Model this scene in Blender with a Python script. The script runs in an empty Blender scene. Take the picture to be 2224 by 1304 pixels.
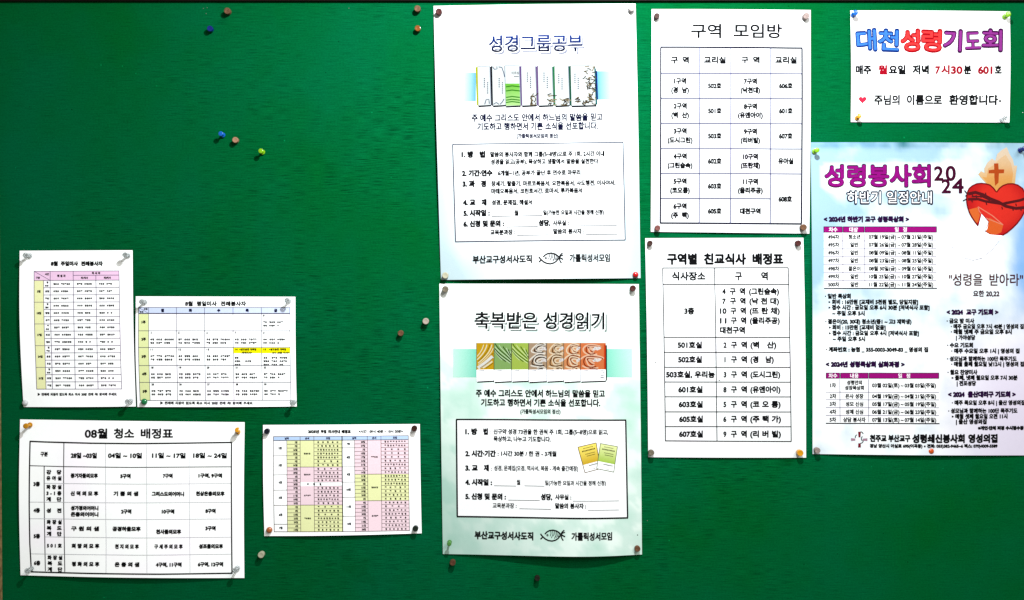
import bpy, bmesh, math, random
import numpy as np
from mathutils import Vector, Matrix, noise

S = 0.00086            # metres per unit; the board is laid out in units of 0.86 mm
CX, CY = 1112.0, 652.0 # middle of the photographed part of the board
VIEW = 1686.0          # camera distance in the same units


def W(x, y, h=0.0):
    """board coordinates (x right, y down, h off the cloth) to world metres"""
    return Vector(((x - CX) * S, -h * S, (CY - y) * S))


scene = bpy.context.scene
col = scene.collection

# ------------------------------------------------------------------ camera
cam_d = bpy.data.cameras.new('camera')
cam = bpy.data.objects.new('camera', cam_d)
col.objects.link(cam)
cam.location = W(CX, CY, VIEW)
cam.rotation_euler = (math.radians(90), 0, 0)
cam_d.sensor_width = 36.0
cam_d.lens = 36.0 * VIEW / 2224.0
cam_d.clip_start = 0.05
cam_d.clip_end = 50
scene.camera = cam

# ------------------------------------------------------------------ light
world = bpy.data.worlds.new('World')
scene.world = world
world.use_nodes = True
world.node_tree.nodes['Background'].inputs['Color'].default_value = (1.0, 1.0, 0.90, 1)
world.node_tree.nodes['Background'].inputs['Strength'].default_value = 0.34

key_d = bpy.data.lights.new('ceiling_lamp', 'AREA')
key_d.shape = 'DISK'
key_d.size = 0.06
key_d.energy = 45.0
key_d.color = (0.94, 1.0, 1.05)
key = bpy.data.objects.new('ceiling_lamp', key_d)
col.objects.link(key)
key.location = W(1390, -400, 930)
key.rotation_euler = (W(1250, 950, 0) - key.location).to_track_quat('-Z', 'Y').to_euler()

fill_d = bpy.data.lights.new('added_fill_light', 'AREA')  # soft fill added out of view to lift and even the brightness
fill_d.shape = 'RECTANGLE'
fill_d.size = 1.6
fill_d.size_y = 1.0
fill_d.energy = 72.0
fill_d.color = (1.0, 0.99, 0.95)
fill = bpy.data.objects.new('added_fill_light', fill_d)
col.objects.link(fill)
fill.location = W(2750, -1100, 2400)
fill.rotation_euler = (W(1250, 900, 0) - fill.location).to_track_quat('-Z', 'Y').to_euler()

scene.view_settings.view_transform = 'Standard'
scene.view_settings.look = 'None'
scene.view_settings.gamma = 1.0
scene.view_settings.exposure = 0.0
scene.cycles.max_bounces = 6


# ------------------------------------------------------------------ materials
def lin(c):
    c = c / 255.0
    return c / 12.92 if c <= 0.04045 else ((c + 0.055) / 1.055) ** 2.4


def rgb(r, g, b):
    return (lin(r), lin(g), lin(b))


def new_mat(name):
    m = bpy.data.materials.new(name)
    m.use_nodes = True
    return m, m.node_tree, m.node_tree.nodes['Principled BSDF']


def mapped_noise(nt, scale, nscale, detail=3.0, rough=0.6, src='Object'):
    tc = nt.nodes.new('ShaderNodeTexCoord')
    mp = nt.nodes.new('ShaderNodeMapping')
    mp.inputs['Scale'].default_value = scale
    nz = nt.nodes.new('ShaderNodeTexNoise')
    nz.inputs['Scale'].default_value = nscale
    nz.inputs['Detail'].default_value = detail
    nz.inputs['Roughness'].default_value = rough
    nt.links.new(tc.outputs[src], mp.inputs['Vector'])
    nt.links.new(mp.outputs['Vector'], nz.inputs['Vector'])
    return nz


def ramp(nt, src, stops):
    r = nt.nodes.new('ShaderNodeValToRGB')
    e = r.color_ramp.elements
    e[0].position, e[0].color = stops[0][0], (*stops[0][1], 1)
    e[1].position, e[1].color = stops[1][0], (*stops[1][1], 1)
    for p, c in stops[2:]:
        x = e.new(p)
        x.color = (*c, 1)
    nt.links.new(src, r.inputs['Fac'])
    return r


def mul(nt, a, b, fac=1.0):
    n = nt.nodes.new('ShaderNodeMix')
    n.data_type = 'RGBA'
    n.blend_type = 'MULTIPLY'
    n.inputs['Factor'].default_value = fac
    nt.links.new(a, n.inputs['A'])
    nt.links.new(b, n.inputs['B'])
    return n.outputs['Result']


def make_cloth():
    m, nt, b = new_mat('green_woven_cloth')
    base = mapped_noise(nt, (1, 1, 1), 3.0, 4, 0.6)
    c0 = ramp(nt, base.outputs['Fac'], [(0.3, (0.0003, 0.056, 0.0095)), (0.7, (0.0005, 0.064, 0.0235))])
    # long horizontal threads, sunk and darker here and there
    th = mapped_noise(nt, (34, 1, 860), 1.0, 1, 0.5)
    c1 = ramp(nt, th.outputs['Fac'], [(0.34, (0.42, 0.42, 0.42)), (0.47, (0.96, 0.96, 0.96)), (0.70, (1.3, 1.3, 1.3))])
    # where the weave shows most
    patch = mapped_noise(nt, (1.6, 1, 2.6), 2.2, 3, 0.6)
    pr0 = ramp(nt, patch.outputs['Fac'], [(0.36, (0.25,) * 3), (0.62, (1.0,) * 3)])
    # the weave shows more strongly towards the middle of the board
    tc = nt.nodes.new('ShaderNodeTexCoord')
    mp = nt.nodes.new('ShaderNodeMapping')
    mp.inputs['Scale'].default_value = (0.95, 0.0, 1.1)
    gr = nt.nodes.new('ShaderNodeTexGradient')
    gr.gradient_type = 'SPHERICAL'
    nt.links.new(tc.outputs['Object'], mp.inputs['Vector'])
    nt.links.new(mp.outputs['Vector'], gr.inputs['Vector'])
    g2_ = ramp(nt, gr.outputs['Fac'], [(0.0, (0.25,) * 3), (0.6, (1.0,) * 3)])
    pr = type('o', (), {'outputs': {'Color': mul(nt, pr0.outputs['Color'], g2_.outputs['Color'])}})
    mx = nt.nodes.new('ShaderNodeMix')
    mx.data_type = 'RGBA'
    mx.blend_type = 'MULTIPLY'
    nt.links.new(pr.outputs['Color'], mx.inputs['Factor'])
    nt.links.new(c0.outputs['Color'], mx.inputs['A'])
    nt.links.new(c1.outputs['Color'], mx.inputs['B'])
    # nap
    fz = mapped_noise(nt, (300, 1, 420), 1.0, 2, 0.7)
    c2 = ramp(nt, fz.outputs['Fac'], [(0.3, (0.78,) * 3), (0.7, (1.18,) * 3)])
    out = mul(nt, mx.outputs['Result'], c2.outputs['Color'], 0.8)
    # stains
    st = mapped_noise(nt, (1, 1, 1), 9.0, 3, 0.55)
    c3 = ramp(nt, st.outputs['Fac'], [(0.24, (0.72, 0.74, 0.55)), (0.34, (1, 1, 1))])
    out = mul(nt, out, c3.outputs['Color'], 0.8)
    # old pin holes and bits of lint
    for vs_, sz, cc, off in ((26.0, 0.030, (0.12, 0.12, 0.10), 0.0), (17.0, 0.026, (2.6, 2.2, 2.6), 3.7)):
        tc = nt.nodes.new('ShaderNodeTexCoord')
        mp = nt.nodes.new('ShaderNodeMapping')
        mp.inputs['Location'].default_value = (off, 0, off)
        vo = nt.nodes.new('ShaderNodeTexVoronoi')
        vo.voronoi_dimensions = '3D'
        vo.inputs['Scale'].default_value = vs_
        nt.links.new(tc.outputs['Object'], mp.inputs['Vector'])
        nt.links.new(mp.outputs['Vector'], vo.inputs['Vector'])
        vr = ramp(nt, vo.outputs['Distance'], [(sz * .6, cc), (sz, (1, 1, 1))])
        out = mul(nt, out, vr.outputs['Color'], 0.9)
    nt.links.new(out, b.inputs['Base Color'])
    bp = nt.nodes.new('ShaderNodeBump')
    bp.inputs['Strength'].default_value = 0.5
    bp.inputs['Distance'].default_value = 0.0006
    nt.links.new(th.outputs['Fac'], bp.inputs['Height'])
    nt.links.new(bp.outputs['Normal'], b.inputs['Normal'])
    b.inputs['Roughness'].default_value = 1.0
    b.inputs['Specular IOR Level'].default_value = 0.0
    return m


def make_paper():
    m, nt, b = new_mat('printed_paper')
    at = nt.nodes.new('ShaderNodeAttribute')
    at.attribute_name = 'print_colour'
    nz = mapped_noise(nt, (1, 1, 1), 160.0, 3, 0.6)
    c = ramp(nt, nz.outputs['Fac'], [(0.3, (0.975,) * 3), (0.7, (1.0,) * 3)])
    nt.links.new(mul(nt, at.outputs['Color'], c.outputs['Color']), b.inputs['Base Color'])
    b.inputs['Roughness'].default_value = 0.75
    b.inputs['Specular IOR Level'].default_value = 0.12
    return m


def make_ink():
    m, nt, b = new_mat('printed_ink')
    at = nt.nodes.new('ShaderNodeAttribute')
    at.attribute_name = 'print_colour'
    nz = mapped_noise(nt, (1, 1, 1), 600.0, 2, 0.5)
    c = ramp(nt, nz.outputs['Fac'], [(0.3, (0.93,) * 3), (0.7, (1.04,) * 3)])
    nt.links.new(mul(nt, at.outputs['Color'], c.outputs['Color']), b.inputs['Base Color'])
    b.inputs['Roughness'].default_value = 0.9
    b.inputs['Specular IOR Level'].default_value = 0.0
    return m


def make_wood(name, dark, light, scale=(3, 60, 60)):
    m, nt, b = new_mat(name)
    nz = mapped_noise(nt, scale, 1.5, 5, 0.65)
    c = ramp(nt, nz.outputs['Fac'], [(0.3, dark), (0.7, light)])
    nt.links.new(c.outputs['Color'], b.inputs['Base Color'])
    b.inputs['Roughness'].default_value = 0.6
    b.inputs['Specular IOR Level'].default_value = 0.12
    bp = nt.nodes.new('ShaderNodeBump')
    bp.inputs['Strength'].default_value = 0.15
    bp.inputs['Distance'].default_value = 0.001
    nt.links.new(nz.outputs['Fac'], bp.inputs['Height'])
    nt.links.new(bp.outputs['Normal'], b.inputs['Normal'])
    return m


def make_plastic(name, c, rough=0.22, trans=0.0):
    m, nt, b = new_mat(name)
    nz = mapped_noise(nt, (1, 1, 1), 300.0, 2, 0.5)
    r = ramp(nt, nz.outputs['Fac'], [(0.3, tuple(x * 0.88 for x in c)), (0.7, tuple(min(1, x * 1.06) for x in c))])
    nt.links.new(r.outputs['Color'], b.inputs['Base Color'])
    b.inputs['Roughness'].default_value = rough
    b.inputs['Transmission Weight'].default_value = trans
    b.inputs['IOR'].default_value = 1.45
    return m


def make_plain(name, c, rough=0.5, metal=0.0):
    m, nt, b = new_mat(name)
    nz = mapped_noise(nt, (1, 1, 1), 30.0, 3, 0.6)
    r = ramp(nt, nz.outputs['Fac'], [(0.3, tuple(x * 0.9 for x in c)), (0.7, c)])
    nt.links.new(r.outputs['Color'], b.inputs['Base Color'])
    b.inputs['Roughness'].default_value = rough
    b.inputs['Metallic'].default_value = metal
    return m


CLOTH = make_cloth()
PAPER = make_paper()
INK = make_ink()
FRAMEWOOD = make_wood('varnished_frame_wood', rgb(78, 58, 36), rgb(128, 104, 68))
SHADED_WOOD = make_wood('shaded_frame_wood', rgb(22, 14, 12), rgb(40, 26, 22))  # frame wood darkened: the top rail's shaded underside put into its colour
WALLPAINT = make_plain('wall_paint', (0.62, 0.60, 0.55), 0.85)
STEEL = make_plain('pin_steel', (0.62, 0.62, 0.64), 0.3, 1.0)


# ------------------------------------------------------------------ objects
def tag(o, label=None, cat=None, group=None, kind=None):
    if label: o['label'] = label
    if cat: o['category'] = cat
    if group: o['group'] = group
    if kind: o['kind'] = kind
    return o


def mesh_obj(name, me, parent=None):
    o = bpy.data.objects.new(name, me)
    col.objects.link(o)
    if parent is not None:
        o.parent = parent
    return o


def box_mesh(name, x0, x1, y0, y1, z0, z1, mat, bevel=0.0, quad=None):
    """box in world metres; quad gives four (x, z) corners instead of x0..z1"""
    bm = bmesh.new()
    cs = quad or [(x0, z0), (x1, z0), (x1, z1), (x0, z1)]
    f = [bm.verts.new((x, y0, z)) for x, z in cs]
    k = [bm.verts.new((x, y1, z)) for x, z in cs]
    bm.faces.new(f)
    bm.faces.new(k[::-1])
    for i in range(4):
        bm.faces.new([f[(i + 1) % 4], f[i], k[i], k[(i + 1) % 4]])
    bmesh.ops.recalc_face_normals(bm, faces=bm.faces)
    if bevel:
        bmesh.ops.bevel(bm, geom=list(bm.edges), offset=bevel, segments=2, affect='EDGES')
    me = bpy.data.meshes.new(name)
    bm.to_mesh(me)
    bm.free()
    me.materials.append(mat)
    return me


# wall, board and its frame
wall = mesh_obj('wall', box_mesh('wall', -2.2, 2.2, 0.032, 0.10, -1.5, 1.5, WALLPAINT))
tag(wall, kind='structure')

board = mesh_obj('notice_board', box_mesh('notice_board', (-40 - CX) * S, (2262 - CX) * S, 0.0, 0.03,
                                          (CY - 1345) * S, (CY + 30) * S, CLOTH))
tag(board, 'large green cloth covered notice board in a brown wooden frame', 'notice board')
P_OUT = -0.0075        # frame face stands this far in front of the cloth


def rail(name, quad, mat=None):
    q = [((x - CX) * S, (CY - y) * S) for x, y in quad]
    o = mesh_obj(name, box_mesh(name, 0, 0, P_OUT, 0.031, 0, 0, mat or FRAMEWOOD, 0.0008, quad=q), board)
    return o


rail('top_rail', [(-45, 4), (2268, 4), (2268, -52), (-45, -52)], SHADED_WOOD)
rail('bottom_rail', [(-45, 1400), (2268, 1400), (2268, 1338), (-45, 1338)])
rail('side_rail', [(-44, 1337.4), (5.5, 1337.4), (-4.5, 4.6), (-44, 4.6)])
rail('side_rail', [(2236, 1337.4), (2267, 1337.4), (2267, 4.6), (2236, 4.6)])

# ------------------------------------------------------------------ lettering outlines (x+.15, y+.28 in 1/200 em)
GLYPH_OUTLINES = {
'!': (0.271, [2,12,46,165,47,143,53,102,57,96,61,102,67,143,68,165,67,181,63,191,57,194,51,191,47,181,12,57,78,51,77,47,72,45,66,47,60,51,56,57,54,63,56,68,60,69,66,68,72,63,77]),
'"': (0.354, [2,6,78,148,87,148,91,176,91,199,74,199,74,176,6,44,148,53,148,57,176,57,199,40,199,40,176]),
'(': (0.323, [1,18,63,102,65,128,71,153,80,175,92,195,82,195,65,175,53,152,46,128,43,102,46,77,53,52,65,30,82,10,92,10,80,30,71,52,65,76]),
')': (0.323, [1,18,61,102,59,76,54,52,45,30,32,10,43,10,59,30,71,52,79,77,82,102,79,128,71,152,59,175,43,195,32,195,45,175,54,153,59,128]),
',': (0.219, [1,15,42,32,55,39,63,50,65,61,63,71,59,78,51,81,45,79,41,75,39,69,40,63,49,58,49,50,47,42,42,36]),
'-': (0.323, [1,4,87,109,38,109,38,91,87,91]),
'.': (0.219, [1,12,52,78,46,77,41,72,40,66,41,60,46,56,52,54,58,56,62,60,64,66,62,72,58,77]),
'/': (0.281, [1,4,32,54,46,54,85,194,71,194]),
'0': (0.5, [2,16,124,124,121,153,112,175,98,189,80,194,62,189,48,175,39,153,36,124,39,96,48,73,62,59,80,54,98,59,112,73,121,96,16,104,124,103,103,98,87,90,76,80,73,70,76,62,87,57,103,56,124,57,146,62,162,70,172,80,176,90,172,98,162,103,146]),
'1': (0.5, [1,4,90,192,70,192,70,56,90,56]),
'2': (0.5, [1,25,123,75,71,75,104,118,111,135,113,152,110,169,102,182,89,191,72,194,61,193,50,188,40,181,40,157,50,168,61,173,70,175,80,173,87,168,92,160,94,149,93,139,90,130,70,99,37,56,123,56]),
'3': (0.5, [1,38,46,170,69,176,82,173,90,166,93,155,91,147,86,141,78,137,66,135,66,117,79,116,88,111,93,104,95,95,92,83,85,76,73,73,63,74,53,77,43,83,43,62,62,55,72,54,89,57,103,66,112,79,115,96,113,109,106,121,95,128,105,136,111,145,113,159,110,173,102,185,89,192,72,194,46,188]),
'4': (0.5, [2,11,110,194,101,194,32,110,32,101,90,101,90,56,110,56,110,101,124,101,124,118,110,118,3,90,157,90,118,58,118]),
'5': (0.5, [1,28,111,192,50,192,50,121,70,123,85,119,95,110,98,97,96,88,90,80,81,75,70,73,60,74,50,77,40,83,40,63,51,58,62,55,73,54,91,57,105,67,114,80,118,98,114,115,104,129,89,138,68,141,68,175,111,175]),
'6': (0.5, [2,21,93,194,70,175,53,152,42,128,39,103,42,83,51,68,65,58,83,54,98,57,111,66,120,79,123,95,120,111,112,123,100,132,85,135,63,129,72,148,87,165,105,179,12,59,109,73,116,81,116,92,113,100,106,103,95,101,83,93,76,82,73,71,75,63,83,59,94]),
'7': (0.5, [1,6,128,192,40,192,40,174,99,174,49,62,66,54]),
'8': (0.5, [3,28,124,93,121,106,115,117,105,126,114,134,120,144,122,155,119,170,110,183,97,191,81,194,65,191,52,183,43,171,40,155,42,144,47,134,56,126,45,117,39,106,36,93,40,78,49,65,63,57,80,54,97,57,111,65,120,78,12,102,155,99,145,91,137,81,135,70,138,62,145,59,155,62,166,70,173,81,176,92,173,99,166,13,104,94,102,86,98,79,90,75,80,73,68,76,59,83,56,94,59,106,67,113,80,116,93,113,101,106]),
'9': (0.5, [2,21,67,54,89,72,107,94,118,119,122,144,119,164,110,180,96,190,79,194,62,191,49,182,40,169,37,154,40,138,48,126,61,117,76,114,97,120,90,102,76,85,55,69,12,57,154,60,165,68,173,79,176,91,172,99,163,102,151,101,140,86,133,80,133,68,136,60,143]),
':': (0.219, [2,12,52,148,46,146,41,142,40,136,41,130,46,125,52,124,58,125,62,130,64,136,62,142,58,146,12,52,78,46,77,41,72,40,66,41,60,46,56,52,54,58,56,62,60,64,66,62,72,58,77]),
'<': (0.584, [1,7,41,119,136,78,136,96,61,127,136,158,136,175,41,135]),
'>': (0.584, [1,7,136,119,136,135,41,175,41,158,116,127,41,96,41,78]),
'[': (0.333, [1,8,94,192,47,192,47,12,94,12,94,28,66,28,66,176,94,176]),
']': (0.333, [1,8,33,12,79,12,79,192,33,192,33,176,60,176,60,28,33,28]),
'_': (0.5, [1,4,29,41,29,31,131,31,131,41]),
'|': (0.26, [1,4,48,10,64,10,64,192,48,192]),
'~': (0.584, [1,14,35,96,54,107,63,109,113,94,123,96,133,100,142,107,142,123,123,112,114,110,65,125,54,123,44,119,35,112]),
'·': (0.26, [1,12,56,137,50,135,46,131,44,125,46,119,50,115,56,113,62,115,66,119,68,125,66,131,62,135]),
'※': (0.635, [6,4,63,78,50,91,126,169,139,155,4,126,78,50,155,63,169,139,91,8,40,124,43,132,51,135,60,132,63,124,60,116,51,113,43,116,8,82,80,85,88,93,91,102,88,105,80,102,73,93,69,85,73,8,82,166,85,173,93,177,102,173,105,166,102,158,93,155,85,158,8,124,124,127,132,136,135,144,132,147,124,144,116,136,113,127,116]),
'▪': (0.555, [1,4,57,142,114,142,114,85,57,85]),
'▶': (0.913, [1,3,48,38,48,220,203,129]),
'▸': (0.37, [1,3,37,91,37,150,97,120]),
'가': (0.92, [2,8,162,221,162,41,179,41,179,134,208,134,208,148,179,148,179,221,12,49,202,49,188,116,188,109,158,94,131,72,107,41,88,50,75,88,100,113,130,128,165,132,202]),
'간': (0.92, [3,8,164,221,164,89,180,89,180,153,207,153,207,167,180,167,180,221,12,48,207,48,194,114,194,107,171,92,152,69,135,40,123,47,110,82,125,109,147,126,175,132,207,6,68,103,68,44,188,44,188,58,84,58,84,103]),
'강': (0.92, [4,16,124,111,99,109,81,102,69,90,65,76,69,61,81,50,99,43,124,41,148,43,167,50,178,61,182,76,178,90,167,102,148,109,16,124,98,141,96,155,92,163,85,166,76,163,67,155,60,141,56,124,54,106,56,93,60,84,67,81,76,84,85,93,92,106,96,8,164,221,164,113,180,113,180,161,207,161,207,175,180,175,180,221,12,48,208,48,194,113,194,107,172,92,153,69,138,40,126,47,113,82,128,109,149,126,176,131,208]),
'개': (0.92, [2,12,137,217,137,49,153,49,153,135,177,135,177,40,193,40,193,221,177,221,177,149,153,149,153,217,12,47,198,47,184,101,184,96,157,85,132,67,110,40,91,50,79,82,104,103,132,114,164,117,198]),
'거': (0.92, [2,8,130,149,130,135,172,135,172,40,189,40,189,221,172,221,172,149,12,48,202,48,188,114,188,108,158,94,131,72,108,40,88,49,75,87,100,112,130,126,164,130,202]),
'경': (0.92, [3,16,130,111,105,109,86,102,74,91,70,76,74,62,86,51,105,44,130,41,155,44,174,51,186,62,190,76,186,91,174,102,155,109,16,130,98,148,96,162,92,170,85,173,76,170,67,162,60,148,56,130,55,112,56,98,60,89,67,86,76,89,85,98,92,112,96,24,52,208,52,194,115,194,109,172,94,153,71,138,42,126,49,113,76,123,98,137,115,154,127,175,172,175,172,150,125,150,125,137,172,137,172,113,189,113,189,221,172,221,172,188,131,188,133,208]),
'계': (0.92, [2,4,178,221,178,40,194,40,194,221,24,48,198,48,185,101,185,95,158,84,133,65,110,40,91,50,79,72,96,90,115,103,135,112,158,141,158,141,126,109,126,109,112,141,112,141,50,157,50,157,217,141,217,141,171,115,171,117,198]),
'고': (0.92, [2,9,57,203,57,190,167,190,167,162,161,104,177,102,182,135,184,162,184,203,8,104,144,104,80,40,80,40,66,203,66,203,80,120,80,120,144]),
'곡': (0.92, [3,6,58,101,58,88,166,88,166,40,182,40,182,101,8,107,172,107,135,40,135,40,122,203,122,203,135,124,135,124,172,8,59,212,59,198,166,198,165,168,162,150,178,148,181,167,183,212]),
'공': (0.92, [4,16,121,107,95,105,75,98,63,88,58,74,63,60,75,50,95,43,121,41,147,43,167,50,180,60,184,74,180,88,167,98,147,105,16,121,94,140,93,155,89,164,82,168,74,164,65,155,59,140,55,121,54,102,55,87,59,78,65,75,74,78,82,87,89,102,93,8,59,212,59,199,166,199,165,168,161,151,178,149,181,166,183,212,8,107,172,107,137,40,137,40,124,203,124,203,137,124,137,124,172]),
'과': (0.92, [3,8,48,202,48,188,123,188,123,171,118,121,134,120,138,150,139,202,10,40,80,75,80,113,82,152,87,151,99,93,95,93,150,76,150,76,94,38,94,8,162,221,162,40,179,40,179,132,207,132,207,146,179,146,179,221]),
'교': (0.92, [2,9,57,203,57,190,168,190,168,160,166,134,162,105,178,103,183,134,184,203,12,125,139,125,80,97,80,97,139,80,139,80,80,40,80,40,66,203,66,203,80,141,80,141,139]),
'구': (0.92, [1,16,40,132,40,118,113,118,113,40,130,40,130,118,203,118,203,132,177,132,181,156,182,210,60,210,60,196,166,196,164,156,160,132]),
'권': (0.92, [3,14,55,210,55,197,123,197,119,152,39,150,41,136,90,137,90,96,106,96,106,138,157,144,156,156,135,153,139,210,8,133,123,133,110,172,110,172,85,189,85,189,221,172,221,172,123,6,65,100,65,44,193,44,193,58,82,58,82,100]),
'그': (0.92, [2,4,40,81,40,67,203,67,203,81,9,58,202,58,189,165,189,165,160,163,132,158,98,175,96,180,131,182,202]),
'금': (0.92, [3,4,60,107,60,43,183,43,183,107,4,167,94,167,56,76,56,76,94,12,40,145,40,132,204,132,204,145,178,145,183,183,183,212,61,212,61,198,166,198,165,166,161,145]),
'기': (0.92, [2,4,172,221,172,40,188,40,188,221,12,51,202,51,188,118,188,112,158,97,131,74,107,42,88,51,74,90,99,116,129,131,164,135,202]),
'께': (0.92, [3,4,178,221,178,40,194,40,194,221,12,44,200,44,186,70,186,68,161,63,136,54,113,40,91,53,83,69,111,79,140,83,170,84,200,19,145,217,145,150,122,150,124,200,90,200,90,186,110,186,108,159,104,132,95,105,80,79,93,72,106,92,114,114,120,137,145,137,145,50,161,50,161,217]),
'꼭': (0.92, [4,6,58,103,58,89,166,89,166,41,183,41,183,103,7,124,213,124,200,169,200,164,153,180,151,185,192,185,213,8,117,172,117,135,40,135,40,122,203,122,203,135,133,135,133,172,9,54,213,54,200,93,200,90,172,85,153,101,150,107,175,109,194,109,213]),
'끝': (0.92, [2,20,126,214,126,201,167,201,167,188,161,152,107,152,112,177,114,196,114,214,55,214,55,201,98,201,90,152,40,152,40,138,204,138,204,152,178,152,182,175,184,214,12,60,43,185,43,185,56,77,56,77,75,179,75,179,88,77,88,77,106,184,106,184,119,60,119]),
'나': (0.92, [2,8,162,221,162,41,179,41,179,135,208,135,208,149,179,149,179,221,8,47,86,89,87,148,94,146,108,90,101,64,100,64,204,47,204]),
'낙': (0.92, [3,6,63,107,63,94,164,94,164,40,180,40,180,107,8,164,221,164,117,180,117,180,163,207,163,207,177,180,177,180,221,8,49,130,90,131,147,138,145,152,117,147,65,144,65,211,49,211]),
'난': (0.92, [3,8,49,123,118,126,148,131,146,145,118,140,65,137,65,208,49,208,8,164,221,164,91,180,91,180,154,207,154,207,168,180,168,180,221,6,68,103,68,44,187,44,187,58,85,58,85,103]),
'날': (0.92, [3,8,164,221,164,130,180,130,180,170,207,170,207,184,180,184,180,221,9,49,139,90,139,118,142,147,147,145,161,117,156,65,153,65,213,49,213,12,66,43,187,43,187,56,82,56,82,77,180,77,180,121,66,121,66,108,164,108,164,90,66,90]),
'남': (0.92, [4,4,66,109,66,43,180,43,180,109,4,164,96,164,56,83,56,83,96,8,164,221,164,119,180,119,180,166,207,166,207,180,180,180,180,221,10,49,133,90,133,118,136,147,141,145,155,117,150,91,147,65,147,65,212,49,212]),
'낮': (0.92, [3,8,164,222,164,119,180,119,180,163,207,163,207,177,180,177,180,222,8,49,133,118,136,147,141,145,155,117,150,65,147,65,212,49,212,23,65,110,65,96,116,96,111,82,98,70,80,60,58,54,65,41,84,46,101,54,115,65,124,77,134,65,148,54,165,46,184,41,190,54,169,60,151,70,138,82,133,96,183,96,183,110]),
'내': (0.92, [2,12,136,217,136,50,152,50,152,134,177,134,177,40,193,40,193,221,177,221,177,148,152,148,152,217,7,49,87,60,87,125,93,123,108,65,102,65,200,49,200]),
'넷': (0.92, [4,4,177,221,177,99,193,99,193,221,8,141,218,141,180,103,180,103,167,141,167,141,115,157,115,157,218,7,50,121,82,122,126,127,124,141,66,135,66,205,50,205,21,124,108,124,102,119,85,106,71,86,60,63,54,69,41,89,46,107,54,122,66,133,79,143,66,158,54,176,46,196,41,202,54,179,60,159,71,146,85,141,102,141,108]),
'녁': (0.92, [3,6,68,103,68,90,172,90,172,40,189,40,189,103,9,51,120,92,121,118,123,143,127,141,141,117,137,67,134,67,210,51,210,12,121,167,121,154,172,154,172,112,189,112,189,221,172,221,172,199,121,199,121,186,172,186,172,167]),
'년': (0.92, [3,12,121,163,121,150,172,150,172,87,189,87,189,221,172,221,172,198,121,198,121,184,172,184,172,163,6,73,99,73,44,194,44,194,58,90,58,90,99,8,51,114,116,117,144,121,142,135,116,131,67,128,67,208,51,208]),
'농': (0.92, [3,16,122,107,96,104,76,98,64,88,60,74,64,60,76,49,96,43,122,41,148,43,167,49,179,60,183,74,179,88,167,98,148,104,16,122,94,141,92,155,88,164,82,167,74,164,65,155,59,141,55,122,54,103,55,88,59,79,65,76,74,79,82,88,88,103,92,14,40,134,40,120,204,120,204,134,130,134,130,158,185,158,185,171,79,171,79,218,62,218,62,158,114,158,114,134]),
'누': (0.92, [2,6,61,212,61,147,185,147,185,161,78,161,78,212,8,40,120,40,106,113,106,113,40,130,40,130,106,204,106,204,120]),
'느': (0.92, [2,4,40,79,40,65,204,65,204,79,6,60,206,60,126,185,126,185,140,77,140,77,206]),
'는': (0.92, [3,4,40,129,40,116,204,116,204,129,6,62,215,62,154,185,154,185,167,78,167,78,215,6,61,98,61,45,186,45,186,58,77,58,77,98]),
'능': (0.92, [4,4,40,137,40,123,204,123,204,137,16,122,107,96,105,76,98,64,88,60,74,64,60,76,50,96,43,122,41,148,43,167,50,179,60,183,74,179,88,167,98,148,105,15,122,94,141,93,155,89,164,82,167,74,164,66,155,59,141,56,122,54,88,59,79,66,76,74,79,82,88,89,103,93,6,62,218,62,158,185,158,185,171,79,171,79,218]),
'니': (0.92, [2,4,172,221,172,40,188,40,188,221,10,51,87,95,88,124,91,155,96,153,110,124,105,95,102,68,101,68,204,51,204]),
'님': (0.92, [4,4,172,221,172,119,188,119,188,221,4,71,110,71,43,188,43,188,110,4,172,97,172,56,88,56,88,97,10,51,132,96,133,125,136,154,141,152,155,124,150,96,147,68,146,68,211,51,211]),
'다': (0.92, [2,8,162,221,162,40,179,40,179,136,209,136,209,150,179,150,179,221,10,48,204,48,85,93,86,148,91,146,106,120,102,64,99,64,190,132,190,132,204]),
'단': (0.92, [3,8,164,221,164,90,180,90,180,154,207,154,207,168,180,168,180,221,11,48,206,48,122,95,123,122,125,147,129,145,142,96,137,65,136,65,192,128,192,128,206,6,68,104,68,44,188,44,188,58,84,58,84,104]),
'담': (0.92, [4,4,67,109,67,43,180,43,180,109,4,164,96,164,56,83,56,83,96,8,164,221,164,119,180,119,180,163,207,163,207,177,180,177,180,221,11,48,209,48,129,122,131,147,135,145,149,121,145,96,143,65,143,65,196,128,196,128,209]),
'당': (0.92, [4,16,123,110,98,108,79,101,67,90,63,75,67,61,79,50,98,43,123,41,147,43,166,50,178,61,182,75,178,90,166,101,147,108,16,123,97,141,95,154,91,163,84,166,75,163,67,154,60,141,56,123,54,105,56,91,60,82,67,79,75,82,84,91,91,105,95,8,164,221,164,114,181,114,181,161,207,161,207,174,181,174,181,221,11,48,208,48,128,122,130,147,134,145,148,122,144,96,142,64,142,64,194,128,194,128,208]),
'대': (0.92, [2,12,137,217,137,50,152,50,152,135,178,135,178,40,193,40,193,221,178,221,178,149,152,149,152,217,10,46,199,46,85,83,85,125,90,124,104,105,101,63,99,63,186,114,186,114,199]),
'덕': (0.92, [3,6,68,104,68,90,172,90,172,40,189,40,189,104,11,50,209,50,122,95,122,120,124,144,128,142,141,120,137,66,135,66,195,132,195,132,209,8,122,175,122,161,172,161,172,113,189,113,189,221,172,221,172,175]),
'도': (0.92, [1,16,61,207,61,123,113,123,113,77,40,77,40,63,204,63,204,77,130,77,130,123,185,123,185,137,77,137,77,193,183,193,183,207]),
'독': (0.92, [2,6,58,100,58,87,167,87,167,39,183,39,183,100,16,61,214,61,153,113,153,113,131,40,131,40,118,203,118,203,131,130,131,130,153,185,153,185,166,77,166,77,201,183,201,183,214]),
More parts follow.
